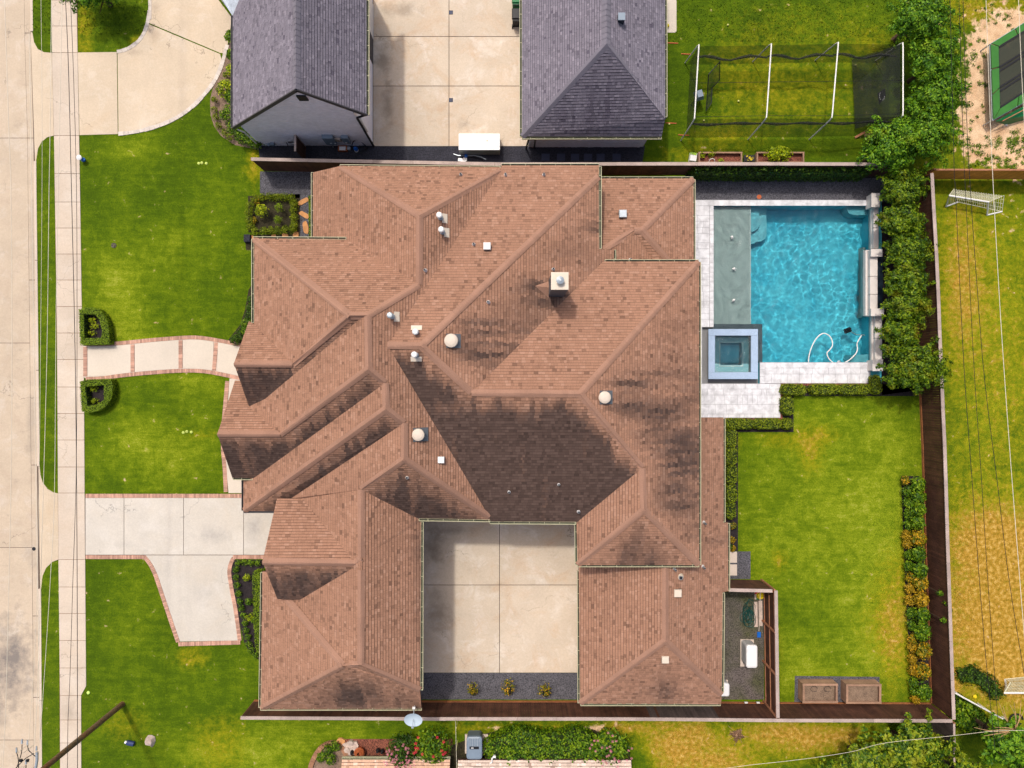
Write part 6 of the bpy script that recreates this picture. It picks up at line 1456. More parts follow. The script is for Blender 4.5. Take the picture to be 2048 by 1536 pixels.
# lower right corner growth
patch('weed_bank', [(1914, 1398), (1935, 1405), (1960, 1425), (1985, 1450), (1998, 1468), (1975, 1470), (1940, 1462), (1914, 1450)], .9, 'rank green weeds behind the lower right fence corner', 'shrub', 'weeds', 240, .2, 91)
patch('shade_weeds', [(1916, 1345), (1950, 1335), (1990, 1360), (2010, 1390), (1990, 1400), (1960, 1370), (1925, 1365)], .35, 'low dark green weeds on the dry lawn near the goal', 'vine', 'weeds', 200, .14, 92)
# vine bits on the east fence
for i, (u, v) in enumerate([(1885, 1188), (1898, 1210), (1903, 1222), (1892, 1243)]): bush('fence_vine', u, v, 2.2, 6, '%s small vine sprig from the top on the east fence' % OR[i], 'shrub', 'vine sprigs on the east fence', 70, .16, i, rz=.3)

# scattered weeds in the sandy yard
wr_ = np.random.default_rng(5); Cs = []; Ns = []
for i in range(170):
    u, v = wr_.uniform(1928, 2075), (wr_.uniform(10, 335) if i % 3 else wr_.uniform(275, 338))
    if 1972 < u and 60 < v < 255: continue
    c = P(u, v); q = wr_.uniform(.08, .34); a, b2 = blob((c.x, c.y, .02), (q, q, .08), int(26 * (q / .15)), wr_, .8, .8); Cs.append(a); Ns.append(b2)
o = leaves('sand_weeds', np.concatenate(Cs), np.concatenate(Ns), .10, .045, MT['mixgreen'] if 'mixgreen' in MT else MT['shrub'], None, 3); o['kind'] = 'stuff'
# ------------------------------------------------------------------ north neighbour yard
bc = empty('batting_cage', P(1590, 180), 'white pipe batting cage frame hung with black netting', 'batting cage')
zt = 3.0; AR = [((1398, 88), (1389, 238)), ((1543, 86), (1533, 236)), ((1677, 83), (1664, 236)), ((1806, 84), (1806, 232))]
fr_ = []
for a, b2 in AR:
    p0 = P(*a, zt); p1 = P(*b2, zt); d = (p1 - p0).normalized() * .3
    f0 = Vector((p0.x - .1, p0.y + .25, 0)); f1 = Vector((p1.x - .1, p1.y - .25, 0)); fr_.append((p0, p1, f0, f1))
    MB().tube([f0, f0.lerp(p0, .9), p0 + d * .15 - Vector((0, 0, .02)), p0 + d, p1 - d, p1 - d * .15 - Vector((0, 0, .02)), f1.lerp(p1, .9), f1], .04, 8).build('arch', MT['steel'], bc)
def sheet(a, b2, c, d, m, name, par, n=8, wav=.08, seed=1):
    """hanging or stretched netting between four corners"""
    vs = []; fs = []
    for i in range(n + 1):
        for j in range(n + 1):
            s, t = i / n, j / n; p = a.lerp(b2, s).lerp(d.lerp(c, s), t)
            w_ = noise.noise(Vector((s * 4, t * 4, seed))) * wav * (4 * t * (1 - t) + .2); vs.append((p.x + w_, p.y + w_, p.z - abs(w_) * .5))
    fs = [(i * (n + 1) + j, (i + 1) * (n + 1) + j, (i + 1) * (n + 1) + j + 1, i * (n + 1) + j + 1) for i in range(n) for j in range(n)]
    mesh(name, vs, fs, m, par)
for i in range(3):
    (p0, p1, f0, f1), (q0, q1, g0, g1) = fr_[i], fr_[i + 1]
    dn = Vector((0, 0, .08))
    sheet(p0 - dn + Vector((0, -.1, 0)), q0 - dn + Vector((0, -.1, 0)), g0 + Vector((0, -.35, .5)), f0 + Vector((0, -.35, .5)), MT['net'], 'net_side', bc, 8, .15, i)
    sheet(p1 - dn, q1 - dn, g1 + Vector((0, .1, .2)), f1 + Vector((0, .1, .2)), MT['net'], 'net_side', bc, 8, .15, i + 5)
    mb = MB()
    for a, b2, dz in ((p0, q0, .9), (p1, q1, 1.0)):
        pts = [a.lerp(b2, k / 8) + Vector((0, -.5 + .1 * math.sin(k * 1.3) if a is p0 else -.05 * math.sin(k), -dz + .5 * abs(k / 8 - .5))) for k in range(9)]
        mb.tube(pts, [.05 + .05 * math.sin(k * .8) ** 2 for k in range(9)], 5)
    mb.build('net_fold', MT['netdense'], bc)
    mb = MB()
    for t in (.52, .97): mb.tube([p0.lerp(p1, t), q0.lerp(q1, t)], .012, 4)
    mb.build('cable', MT['wire'], bc)
(p0, p1, f0, f1) = fr_[3]; sheet(p0 - Vector((.1, .1, .1)), p1 - Vector((.1, 0, .1)), f1 + Vector((-1.4, .5, .2)), f0 + Vector((-1.6, 0, .2)), MT['netdense'], 'net_end', bc, 8, .1, 11)
(p0, p1, f0, f1) = fr_[0]; sheet(p0 - Vector((0, .1, .1)), p1 - Vector((0, 0, .1)), f1 + Vector((.3, .5, .2)), f0 + Vector((.3, 0, .2)), MT['net'], 'net_end', bc, 8, .1, 12)
ls = empty('pitching_screen', P(1428, 170), 'black L shaped pitching screen standing inside the batting cage', 'screen')
pp = [P(1417, 149, 1.6), P(1440, 123, 1.9), P(1439, 160, .9), P(1424, 176, .5), P(1423, 205, .3), P(1412, 222, .3), P(1415, 186, .6)]
MB().tube(pp + [pp[0]], .03, 5).build('frame', MT['black'], ls); mesh('screen_net', pp, [tuple(range(len(pp)))], MT['net'], ls)
pmz = empty('pitching_machine', P(1397, 189), 'grey pitching machine under a cover near the first cage arch', 'pitching machine')
c = P(1398, 190, .9); MB().box((c.x, c.y, .95), (.5, .6, .4), rz=.3, taper=.7).build('cover', MT['grey_ac'], pmz)
mb = MB()
for dx, dy in ((-.3, -.3), (.3, -.25), (0, .35)): mb.tube([(c.x, c.y, .8), (c.x + dx, c.y + dy, 0)], .02, 5)
mb.build('leg', MT['black'], pmz)
tg = empty('practice_target', P(1764, 192), 'black batting target with a white ring mark hanging in the cage end', 'target')
c = P(1764, 192, 1.2); vs = [P(1755, 187, 1.0), P(1770, 177, 1.5), P(1772, 194, 1.3), P(1758, 209, .9)]
mesh('panel', vs, [(0, 1, 2, 3)], MT['black'], tg); mb = MB()
for k in range(12):
    if k in (3, 8): continue
    a = k * 6.283 / 12; p0_ = P(1764 + 5.2 * math.cos(a), 192 + 8.5 * math.sin(a), 1.26); p1_ = P(1764 + 5.2 * math.cos(a + .36), 192 + 8.5 * math.sin(a + .36), 1.26); mb.bar(p0_, p1_, .05, .02)
mb.build('ring_mark', MT['white_metal'], tg)
BL = [(1710, 131, 'pale ball under the third cage arch'), (1407, 242, 'pale ball by the foot of the first cage arch'), (1455, 51, 'yellow ball on the grass near the side walk'), (1333, 84, 'small yellow ball beside the grey hip roof'), (1338, 249, 'small pale ball left of the cage'), (1476, 203, 'pale ball in the middle of the first cage bay')]
for u, v, l in BL:
    c = P(u, v); tag(MB().lathe((c.x, c.y, .02), [(.02, 0), (.05, .02), (.06, .06), (.05, .1), (.02, .12)], 8).build('ball', MT['lime_b'] if 'lime_b' in MT else MT['cream_metal'], None, True), l, 'ball', 'balls on the neighbour lawn')
c = P(1335, 52, .1); sb_ = empty('football', (c.x, c.y, 0), 'yellow and black ball on the slab beside the grey hip roof', 'ball')
MB().lathe((c.x, c.y, .03), [(.03, 0), (.09, .04), (.11, .11), (.09, .18), (.03, .22)], 12).build('ball_body', MT['yellow'], sb_, True); MB().lathe((c.x, c.y, .25), [(.03, 0), (.01, .01)], 5).build('patch', MT['black'], sb_)
def planter(name, u0, v0, u1, v1, z, label, rim=.11, soil='soilbed', group=None):
    """open timber box; pixel outline is its top rim"""
    a = P(u0, v0, z); b2 = P(u1, v1, z); t = empty(name, ((a.x + b2.x) / 2, (a.y + b2.y) / 2, 0), label, 'planter', group)
    mw = unit_box(MT['wood']); n = max(1, round(z / .2)); hh = z / n
    for k in range(n):
        zc = hh * (k + .5)
        for y in (a.y - .03, b2.y + .03): inst(mw, 'side_board', ((a.x + b2.x) / 2, y, zc), t, 0, (abs(b2.x - a.x), .04, hh - .01))
        for x in (a.x + .03, b2.x - .03): inst(mw, 'side_board', (x, (a.y + b2.y) / 2, zc), t, 0, (.04, abs(a.y - b2.y) - .1, hh - .01))
    for y in (a.y - rim / 2, b2.y + rim / 2): inst(mw, 'rim_board', ((a.x + b2.x) / 2, y, z + .02), t, 0, (abs(b2.x - a.x) + .03, rim, .04))
    for x in (a.x + rim / 2, b2.x - rim / 2): inst(mw, 'rim_board', (x, (a.y + b2.y) / 2, z + .018), t, 0, (rim, abs(a.y - b2.y) - 2 * rim, .04))
    MB().prism([(a.x + .05, a.y - .05), (b2.x - .05, a.y - .05), (b2.x - .05, b2.y + .05), (a.x + .05, b2.y + .05)], 0, z - .26).build('soil', MT[soil], t)
    return t
planter('garden_box', 1397, 304, 1484, 326, .4, 'long low timber bed with reddish soil above the north fence', .09, 'redmulch', 'raised timber beds')
planter('garden_box', 1513, 304, 1608, 326, .4, 'long low timber bed holding the big lime shrub', .09, 'redmulch', 'raised timber beds')
planter('garden_box', 1605, 1367, 1675, 1406, .75, 'tall weathered planter box with dry soil, left of the pair by the lower fence', .13, 'soilbed', 'tall planter boxes')
t = planter('garden_box', 1692, 1368, 1762, 1407, .75, 'tall weathered planter box with dry soil, right of the pair by the lower fence', .13, 'soilbed', 'tall planter boxes')
for i, (u, v) in enumerate(((1628, 1378), (1655, 1378))):
    c = P(u, v, .62); tag(MB().tube([(c.x + .22 * math.cos(k * .7), c.y + .22 * math.sin(k * .7) * .8, .64) for k in range(9)], .012, 4).build('drip_tube', MT['black']), 'thin black drip tube loop in the left tall planter, %s one' % ('left' if i == 0 else 'right'), 'tube', 'drip tubes')
tr_ = empty('plant_trough', P(1499, 315), 'small black trough of orange flowers between the timber beds', 'planter')
c = P(1499, 316, .3); MB().box((c.x, c.y, .15), (.62, .34, .3), taper=1.1).build('trough', MT['black'], tr_); flowers(tr_, c, (.25, .15), .36, 9, MT['yellow'], 5, .08)
bag = empty('fertiliser_bag', P(1388, 313), 'crumpled white and lime fertiliser bag at the end of the timber bed', 'bag')
c = P(1387, 314, .2); MB().box((c.x, c.y, .12), (.5, .62, .2), rz=-.15, taper=.8).build('sack', MT['white_metal'], bag); MB().box((c.x + .02, c.y + .2, .2), (.46, .2, .1), rz=-.15, taper=.7).build('printed_end', MT['lime_p'] if 'lime_p' in MT else MT['green_bin'], bag)
c = P(1424, 321, .5); tag(MB().tube([(c.x - .2, c.y - .1, .4), (c.x - .15, c.y + .05, .55), (c.x, c.y + .1, .6), (c.x + .15, c.y + .05, .55), (c.x + .2, c.y - .1, .4)], .025, 6).build('wire_hoop', MT['steel']), 'small white hoop in the left timber bed', 'hoop')
for i, (a, b2, m, l) in enumerate([((1783, 79), (1795, 69), 'wood', 'weathered plank under the bright green tree by the cage'), ((1710, 275), (1741, 258), 'rail', 'leaning pinkish board at the lower corner of the batting cage')]):
    p0_ = P(*a, .06); p1_ = P(*b2, .5); tag(MB().bar(p0_, p1_, .14, .04).build('loose_board', MT[m]), l, 'board')
for i, (u, v, m) in enumerate([(1373, 108, 'orange'), (1367, 270, 'lime_p'), (1345, 86, 'orange'), (1342, 246, 'orange')]):
    c = P(u, v); tag(MB().bar((c.x - .35, c.y, .03), (c.x + .35, c.y - .03, .03), .05, .03).build('marker_stake', MT['orange']), '%s thin orange stake lying on the grass left of the batting cage' % ['upper', 'lowest', 'topmost', 'third'][i], 'stake', 'thin stakes near the cage')
# trampoline
tp = empty('trampoline', P(2040, 150), 'green padded trampoline with black mats at the upper right edge', 'trampoline')
zz = .95; O = [P(1981, 88, zz), P(2125, -2, zz), P(2130, 158, zz), P(1986, 240, zz)]
I_ = [P(1996, 93, zz), P(2110, 22, zz), P(2113, 144, zz), P(1999, 218, zz)]
n_ = 6; me_pad = []
for k in range(4):
    for j in range(3):
        s0, s1 = j / 3 + .008, (j + 1) / 3 - .008
        q = [O[k].lerp(O[(k + 1) % 4], s0), O[k].lerp(O[(k + 1) % 4], s1), I_[k].lerp(I_[(k + 1) % 4], s1), I_[k].lerp(I_[(k + 1) % 4], s0)]
        vs = [p + Vector((0, 0, .05)) for p in q] + [p - Vector((0, 0, .03)) for p in q]
        mesh('pad', vs, [(0, 1, 2, 3), (7, 6, 5, 4), (0, 4, 5, 1), (1, 5, 6, 2), (2, 6, 7, 3), (3, 7, 4, 0)], MT['tramp'], tp)
mesh('jumping_mat', [p - Vector((0, 0, .04)) for p in I_], [(0, 1, 2, 3)], MT['tmat'], tp)
mb = MB()
for s in (.02, .34, .40, .66, .72, .98): mb.bar(I_[0].lerp(I_[3], s), I_[1].lerp(I_[2], s), .1, .05)
mb.bar(I_[0], I_[3], .1, .05); mb.build('spring_strip', MT['black'], tp)
mb = MB()
for k in range(4):
    mb.bar(O[k] - Vector((0, 0, .08)), O[(k + 1) % 4] - Vector((0, 0, .08)), .07, .07); mb.bar(O[k], (O[k].x, O[k].y, 0), .06, .06)
mb.build('frame', MT['galv'], tp)
sk_ = [P(1990, 243, .9), P(2130, 168, .9), P(2140, 215, .05), P(2012, 250, .05)]
mesh('skirt', sk_, [(0, 1, 2, 3)], MT['green_bin'], tp); MB().tube([P(2005, 242, .95), P(2070, 208, 1.0)], .03, 6).build('pole', MT['rail'], tp)
c = P(2010, 250); MB().box((c.x, c.y, .06), (.16, .16, .12)).build('foot', MT['white_metal'], tp)
# soccer goals
def goal(name, a, b2, g0, g1, r0, r1, label, up0=None, up1=None):
    t = empty(name, (g0.x, g0.y, 0), label, 'soccer goal', 'small white soccer goals')
    MB().tube([g0, a, b2, g1], .055, 8).build('front_frame', MT['white_metal'], t)
    MB().tube([g0, r0], .05, 6).tube([g1, r1], .05, 6).build('base_bar', MT['white_metal'], t)
    MB().tube([a, up0 or r0 + Vector((0, 0, .5)), r0], .02, 5).tube([b2, up1 or r1 + Vector((0, 0, .5)), r1], .02, 5).tube([r0, r1], .02, 5).build('rear_frame', MT['goalnet'], t)
    mb = MB(); n = 20
    up0 = up0 or r0 + Vector((0, 0, .45)); up1 = up1 or r1 + Vector((0, 0, .45))
    for i in range(n + 1):
        s = i / n; mb.tube([a.lerp(b2, s), up0.lerp(up1, s), r0.lerp(r1, s)], .012, 3, False)
    for j in range(1, 8): mb.tube([a.lerp(up0, j / 8), b2.lerp(up1, j / 8)], .012, 3, False)
    for j in range(1, 4): mb.tube([up0.lerp(r0, j / 4), up1.lerp(r1, j / 4)], .012, 3, False)
    for sgn, (x, y, zq) in enumerate(((a, up0, g0), (b2, up1, g1))):
        for j in range(1, 6): mb.tube([x.lerp(y, j / 6), zq.lerp((r0, r1)[sgn], j / 6)], .012, 3, False)
    mb.build('goal_net', MT['goalnet'], t)
goal('soccer_goal', P(1898, 391, 1.0), P(1977, 404, 1.0), P(1892, 413), P(1974, 430), P(1916, 404), P(2004, 423), 'small white soccer goal with net on the upper right lawn', P(1908, 378, .7), P(2008, 391, .7))
goal('soccer_goal', P(2008, 1386, .9), P(2070, 1386, .9), P(2012, 1372), P(2070, 1368), P(2010, 1358), P(2070, 1352), 'small white soccer goal cut off by the right edge near the weeds')
# lower right corner: white pipe rail, wheel, branches
MB0 = MB(); a = P(1910, 1386, 1.4); b2 = P(2035, 1454, 1.4)
wr = empty('white_top_rail', (a.x, a.y, 0), 'long white pipe rail running down to the right corner', 'fence')
MB().tube([a, b2], .05, 8).build('rail', MT['steel'], wr)
for s in (.14, .6, 1): q = a.lerp(b2, s); MB().tube([q, (q.x, q.y, 0)], .04, 6).build('post', MT['steel'], wr)
c = P(2034, 1484, .2); tag(MB().tube([(c.x + .42 * math.cos(k * .5), c.y + .36 * math.sin(k * .5) + 1.4, .15) for k in range(12)], .05, 6).build('tyre_ring', MT['black']), 'black ring of edging in the orange soil by the right edge', 'ring')
bn = empty('dead_branches', P(2030, 1470), 'pale bare branches spreading from the lower right tree', 'branch')
rr = random.Random(4); mb = MB(); base = P(2030, 1462, 4.2)
for k, (u, v) in enumerate([(1998, 1405), (2006, 1412), (2020, 1410), (2042, 1400), (2048, 1420), (1990, 1455), (1948, 1455), (1975, 1462), (1968, 1472), (2015, 1480), (1988, 1488), (2028, 1405)]):
    e = P(u, v, 3.6 + rr.random()); m2 = base.lerp(e, .5) + Vector((rr.uniform(-.2, .2), rr.uniform(-.2, .2), .1)); mb.tube(smooth_line([base, m2, e], 4), [.035] * 3 + [.026] * 3 + [.014] * 3, 4)
mb.build('twigs', MT['branch'], bn)
c = P(1948, 1392); tag(MB().lathe((c.x, c.y, 0), [(.05, 0), (.12, .04), (.13, .1), (.07, .16), (.02, .17)], 10).build('yellow_ball', MT['yellow']), 'yellow ball on the grass beside the white pipe rail', 'ball')
# utility yard
def acunit(name, u0, v0, u1, v1, z, label, m, pad=None, r=.12):
    a = P(u0, v0, z); b2 = P(u1, v1, z); cx, cy_ = (a.x + b2.x) / 2, (a.y + b2.y) / 2; w_, h_ = abs(b2.x - a.x), abs(a.y - b2.y); t = empty(name, (cx, cy_, 0), label, 'air conditioner')
    def rrect(s, z):
        pts = []
        for sx, sy, a0 in ((1, 1, 0), (-1, 1, 90), (-1, -1, 180), (1, -1, 270)):
            for k in range(4):
                an = math.radians(a0 + k * 30); pts.append((cx + sx * (w_ * s / 2 - r) + r * math.cos(an), cy_ + sy * (h_ * s / 2 - r) + r * math.sin(an), z))
        return pts
    A = rrect(.96, .06); B_ = rrect(.96, z - .12); C_ = rrect(1.02, z - .12); D_ = rrect(1.0, z - .02); E_ = rrect(.86, z + .02)
    n = len(A); vs = A + B_ + C_ + D_ + E_; fs = [(k * n + i, k * n + (i + 1) % n, (k + 1) * n + (i + 1) % n, (k + 1) * n + i) for k in range(4) for i in range(n)] + [tuple(range(4 * n, 5 * n))]
    MB().add(vs[:2 * n], fs[:n]).build('casing', MT[m], t); MB().add(vs[2 * n:], [tuple(x - 2 * n for x in f) for f in fs[2 * n:]]).build('top', MT[m], t)
    mb = MB()
    for k in range(8): zz = .15 + k * (z - .35) / 8; q = rrect(.985, zz); mb.add(q + [(x, y, zz + .03) for x, y, _ in q], [(i, (i + 1) % n, (i + 1) % n + n, i + n) for i in range(n)])
    mb.build('louvre', MT['dgalv'], t)
    if pad: px_prism('concrete_pad', rc(*pad), 0, .08, MT['paver'], t)
    return t, cx, cy_, w_, h_
acunit('standby_generator', 1493, 1291, 1515, 1336, 1.15, 'white standby generator with rounded lid in the utility yard', 'white_metal', (1481, 1279, 1508, 1333), .14)
acunit('standby_generator', 1436, 1367, 1459, 1393, 1.1, 'white unit half hidden under the garage roof edge', 'white_metal', (1440, 1360, 1456, 1376), .12)
t, cx, cy_, w_, h_ = acunit('air_conditioner', 933, 1474, 964, 1519, .95, 'blue grey air conditioner on a pale pad below the lower fence', 'grey_ac', (930, 1469, 976, 1507), .18)
mb = MB()
for k in range(7): mb.box((cx - w_ * .33 + k * w_ * .11, cy_ + h_ * .27, .99), (.03, h_ * .34, .04))
mb.build('top_grille', MT['galv'], t); MB().box((cx, cy_ + .04, .985), (w_ * .6, .16, .03)).build('recess', MT['black'], t); MB().box((cx - .12, cy_ + .04, 1.005), (.16, .05, .01)).build('name_plate', MT['white_metal'], t)
gn = empty('portable_generator_box', P(958, 295), 'long white generator cabinet standing at the lower edge of the neighbour courtyard', 'generator')
a = P(917, 267, .98); b2 = P(1000, 300, .98); cx, cy_ = (a.x + b2.x) / 2, (a.y + b2.y) / 2; w_, h_ = b2.x - a.x, a.y - b2.y
MB().box((cx, cy_, .49), (w_ * .98, h_ * .98, .9)).build('cabinet', MT['tan_metal'], gn); MB().box((cx, cy_, .96), (w_, h_, .05), taper=.985).build('lid', MT['white_metal'], gn)
MB().box((cx, cy_ - h_ * .49 - .012, .5), (w_ * .97, .02, .78)).build('front_panel', MT['galv'], gn)
for uu, ww in ((981.5, 5), (993.5, 11)):
    mb = MB(); c = P(uu, 282, 1.0); mb.box((c.x, c.y, .99), (ww * PX, .68, .02))
    mb.build('vent_panel', MT['galv'], gn); mb = MB()
    for k in range(9): mb.box((c.x, c.y - .3 + k * .075, 1.005), (ww * PX * .9, .02, .012))
    mb.build('vent_slat', MT['dgalv'], gn)
c = P(974, 281, 1.0); MB().lathe((c.x, c.y, .985), [(.07, 0), (.06, .02)], 12).build('emblem', MT['cream_metal'], gn)
for u, m, nm_ in ((926, 'white_metal', 'white cloth'), (920, 'conduit', 'pale board')): pass
pw = empty('power_cable', P(940, 312), 'blue plug and dark cables lying under the white generator cabinet', 'cable')
MB().tube([P(907, 308, .06), P(916, 311, .06), P(932, 312, .08), P(948, 311, .06), P(962, 314, .06), P(972, 319, .05)], .035, 6).build('cable_run', MT['galv'], pw); MB().tube([P(928, 313, .05), P(940, 313, .05), P(955, 317, .05), P(966, 320, .05)], .03, 5).build('black_cable', MT['black'], pw)
c = P(932, 312, .15); MB().box((c.x, c.y, .12), (.18, .2, .16)).build('plug_box', MT['blue'], pw)
c = P(924, 320, .1); tag(MB().box((c.x, c.y, .08), (.5, .2, .05), rz=-.1).box((c.x + .2, c.y + .05, .1), (.24, .22, .05)).build('cover_board', MT['white_metal']), 'pale board lying by the fence below the generator cabinet', 'board')
# wheelie bins
for i, (u, v, m, l) in enumerate([(1033, 28, 'black', 'black wheelie bin with shiny lid beside the grey hip roof gutter'), (1033, -4, 'green_bin', 'green wheelie bin cut off by the top edge')]):
    t = empty('wheelie_bin', P(u, v + 14), l, 'bin', 'wheelie bins'); c = P(u, v, 1.05)
    MB().box((c.x, c.y, .5), (.46, .6, .95), taper=1.15).build('body', MT[m], t); MB().box((c.x, c.y + .04, 1.03), (.58, .68, .08), taper=.86).build('lid', MT[m], t)
    MB().tube([(c.x - .2, c.y - .4, .98), (c.x + .2, c.y - .4, .98)], .03, 6).build('handle', MT['black'], t)
    for s in (-1, 1): q = MB().tube([(c.x + s * .24, c.y - .3, .12), (c.x + s * .29, c.y - .3, .12)], .12, 10).build('wheel', MT['black'], t)
c = P(1034, 6, .9); 
# things in the utility yard
hs = empty('garden_hose', P(1497, 1230), 'tangled dark green garden hose on the utility yard gravel', 'hose')
rr = random.Random(9); pts = []; c = P(1497, 1228)
for k in range(120):
    a = k * .62; r = .22 + .14 * math.sin(k * .37) + .05 * math.cos(k * 1.1); pts.append((c.x + r * math.cos(a) * 1.05 + .1 * math.sin(k * .11), c.y + r * math.sin(a) * 1.7 + .35 * math.sin(k * .05 + 1), .05 + .001 * k))
MB().tube(pts, .022, 5).build('coil', MT['hose'], hs)
MB().tube(smooth_line([(c.x - .1, c.y + .5, .05), (c.x, c.y + .95, .05), (c.x + .4, c.y + .7, .05), (c.x + .6, c.y + .1, .05), (c.x + .4, c.y - .4, .05), (c.x - .4, c.y - .5, .05), (c.x - .55, c.y - .1, .05), (c.x - .2, c.y + .2, .05)], 5), .022, 5).build('loose_loop', MT['hose'], hs)
sh = empty('blue_shovel', P(1519, 1225), 'blue bladed shovel with long pale handle leaning by the utility fence', 'shovel')
MB().tube([P(1521, 1183, 1.2), P(1518, 1262, .15)], .022, 6).build('handle', MT['cream_metal'], sh); q0_ = P(1518, 1262, .15); q1_ = P(1518, 1277, .04)
MB().box(((q0_.x + q1_.x) / 2, (q0_.y + q1_.y) / 2, .1), (.24, .36, .03), taper=.9).build('blade', MT['blue'], sh)
ty = empty('toy_pile', P(1519, 1190), 'yellow and red plastic toy in the top corner of the utility yard', 'toy')
c = P(1522, 1192, .3); MB().lathe((c.x, c.y, .1), [(.2, 0), (.26, .08), (.2, .2), (.1, .24)], 10).build('yellow_bowl', MT['yellow'], ty); MB().tube([(c.x - .3, c.y + .1, .1), (c.x - .2, c.y + .22, .2), (c.x, c.y + .2, .25)], .05, 6).build('red_handle', MT['red'], ty); MB().box((c.x - .15, c.y - .2, .1), (.14, .14, .1)).build('green_block', MT['green_bin'], ty)
for i, (u, v, w_, h_) in enumerate([(1513, 1187, 9, 22), (1511, 1228, 7, 50), (1520, 1226, 8, 50)]):
    c = P(u, v); tag(MB().box((c.x, c.y, .05), (w_ * PX, h_ * PX, .06), rz=.02).build('plank', MT['rock']), ['short pale plank under the yellow toy', 'long pinkish plank beside the hose, left one', 'long pinkish plank beside the hose, right one'][i], 'plank', 'planks in the utility yard')
for i, (u, v) in enumerate([(1492, 1405), (1516, 1405)]):
    c = P(u, v, .6); tag(MB().box((c.x, c.y, .6), (.2, .06, .12)).build('wall_bracket', MT['white_metal']), '%s small white bracket on the lower fence under the utility yard' % ['left', 'right'][i], 'bracket', 'white brackets on the fence')
# front lawn bits
hyd = empty('blue_hydrant', P(159, 316), 'small blue post with a white round cap at the pavement edge', 'hydrant')
c = P(158, 315, .5); MB().lathe((c.x, c.y, 0), [(.13, 0), (.13, .1), (.1, .12), (.1, .42), (.13, .46)], 12).build('body', MT['blue'], hyd); MB().lathe((c.x, c.y, .46), [(.17, 0), (.17, .06), (.1, .1), (.03, .12)], 14).build('cap', MT['white_metal'], hyd)
MB().tube([(c.x, c.y - .02, .3), (c.x + .26, c.y - .1, .3)], .06, 8).build('nozzle', MT['blue'], hyd)
gnm = empty('lawn_canister', P(259, 1487), 'navy canister with white end lying on the lower left lawn', 'canister')
a = P(254, 1485, .14); b2 = P(268, 1488, .12); MB().tube([a, b2], .15, 10).build('body', MT['navy'], gnm); MB().tube([a + (a - b2) * .3, a], .09, 8).build('cap', MT['white_metal'], gnm)
rk_ = MB(); c = P(302, 1481); rr = random.Random(3); vs = []
for k in range(9):
    a = k * 6.283 / 9; r = .36 * rr.uniform(.75, 1.15); vs.append((c.x + r * math.cos(a), c.y + r * math.sin(a) * 1.15, .02))
for k in range(9):
    a = k * 6.283 / 9 + .2; r = .24 * rr.uniform(.7, 1.2); vs.append((c.x + r * math.cos(a), c.y + r * math.sin(a), .26 + rr.uniform(-.05, .06)))
vs.append((c.x, c.y, .33)); rk_.add(vs, [(i, (i + 1) % 9, 9 + (i + 1) % 9, 9 + i) for i in range(9)] + [(9 + i, 9 + (i + 1) % 9, 18) for i in range(9)]); tag(rk_.build('rock', MT['rock']), 'pale pink rough rock on the lower left lawn', 'rock')
c = P(177, 1385); tag(MB().lathe((c.x, c.y, 0), [(.1, 0), (.1, .04), (.04, .06)], 12).build('marker_disc', mat('lime_disc', S(190, 220, 110)[:3], .5, .05, 2, 0)), 'lime round marker disc beside the pavement corner', 'marker')
LF = mat('pale_cover', S(176, 190, 90)[:3], .6, .1, 3, 0)
for g, (lst, nm_) in enumerate((([(398, 327), (404, 326), (413, 327)], 'upper front lawn'), ([(367, 865), (374, 863), (383, 864)], 'lawn between front walk and driveway'))):
    for i, (u, v) in enumerate(lst):
        c = P(u, v); tag(MB().lathe((c.x, c.y, 0), [(.09, 0), (.09, .05), (.03, .07)], 8).build('sprinkler_cap', LF), '%s of three pale caps in the %s' % (['left', 'middle', 'right'][i], nm_), 'cap', 'pale caps in the lawn')
c = P(228, 491); tag(MB().lathe((c.x, c.y, .0), [(.16, 0), (.17, .04), (.1, .05)], 12).build('valve_lid', MT['gravel_brown']), 'dark oval valve lid sunk in the upper front lawn', 'lid')
c = P(67, 1098, -.1); tag(MB().lathe((c.x, c.y, -.14), [(.13, 0), (.12, .01)], 10).build('road_stain_cap', MT['black']), 'dark round cap in the road joint opposite the driveway', 'cap')
# round brick bed, stones, statues and pot at the lower edge
rb = empty('round_brick_bed', P(665, 1525), 'curved brown brick edging round a plant bed at the lower edge', 'garden bed')
ln = [tuple(q) for q in smooth_line([(620, 1545), (624, 1526), (632, 1508), (643, 1494), (657, 1486), (671, 1485), (684, 1492), (692, 1503), (696, 1514)], 4)]
me_ = unit_box(mat('brown_paver', S(168, 122, 92)[:3], .85, .15, 3, .15, 20, rnd=.25)); pts = resample([P(*q) for q in ln], .2)
for a, b2 in zip(pts, pts[1:]): d = b2 - a; c = (a + b2) / 2; inst(me_, 'brick', (c.x, c.y, .1), rb, math.atan2(d.y, d.x), (d.length - .012, .3, .22))
px_prism('bed_soil', [(q[0], q[1]) for q in ln] + [(690, 1560), (622, 1560)], -.05, .1, MT['soilbed'], rb)
for i, (u, v, r, rot) in enumerate([(682, 1482, .3, .4), (690, 1491, .26, 1), (699, 1488, .24, 2), (709, 1489, .34, .1), (700, 1501, .32, .6), (711, 1499, .3, 1.3), (695, 1497, .2, 2.2), (703, 1483, .2, .9)]):
    c = P(u, v); rr = random.Random(i); n = 7; pts = [(c.x + r * rr.uniform(.8, 1.05) * math.cos(k * 6.283 / n + rot), c.y + r * rr.uniform(.75, 1) * math.sin(k * 6.283 / n + rot)) for k in range(n)]
    tag(MB().prism(pts, 0, .12 + .02 * i).build('paving_stone', MT['flag'] if i == 0 else MT['rock']), ('orange slab at the tip of the stone pile by the round brick bed' if i == 0 else '%s pale slab of the loose stone pile beside the round brick bed' % OR[i - 1]), 'stone', 'loose stone pile')
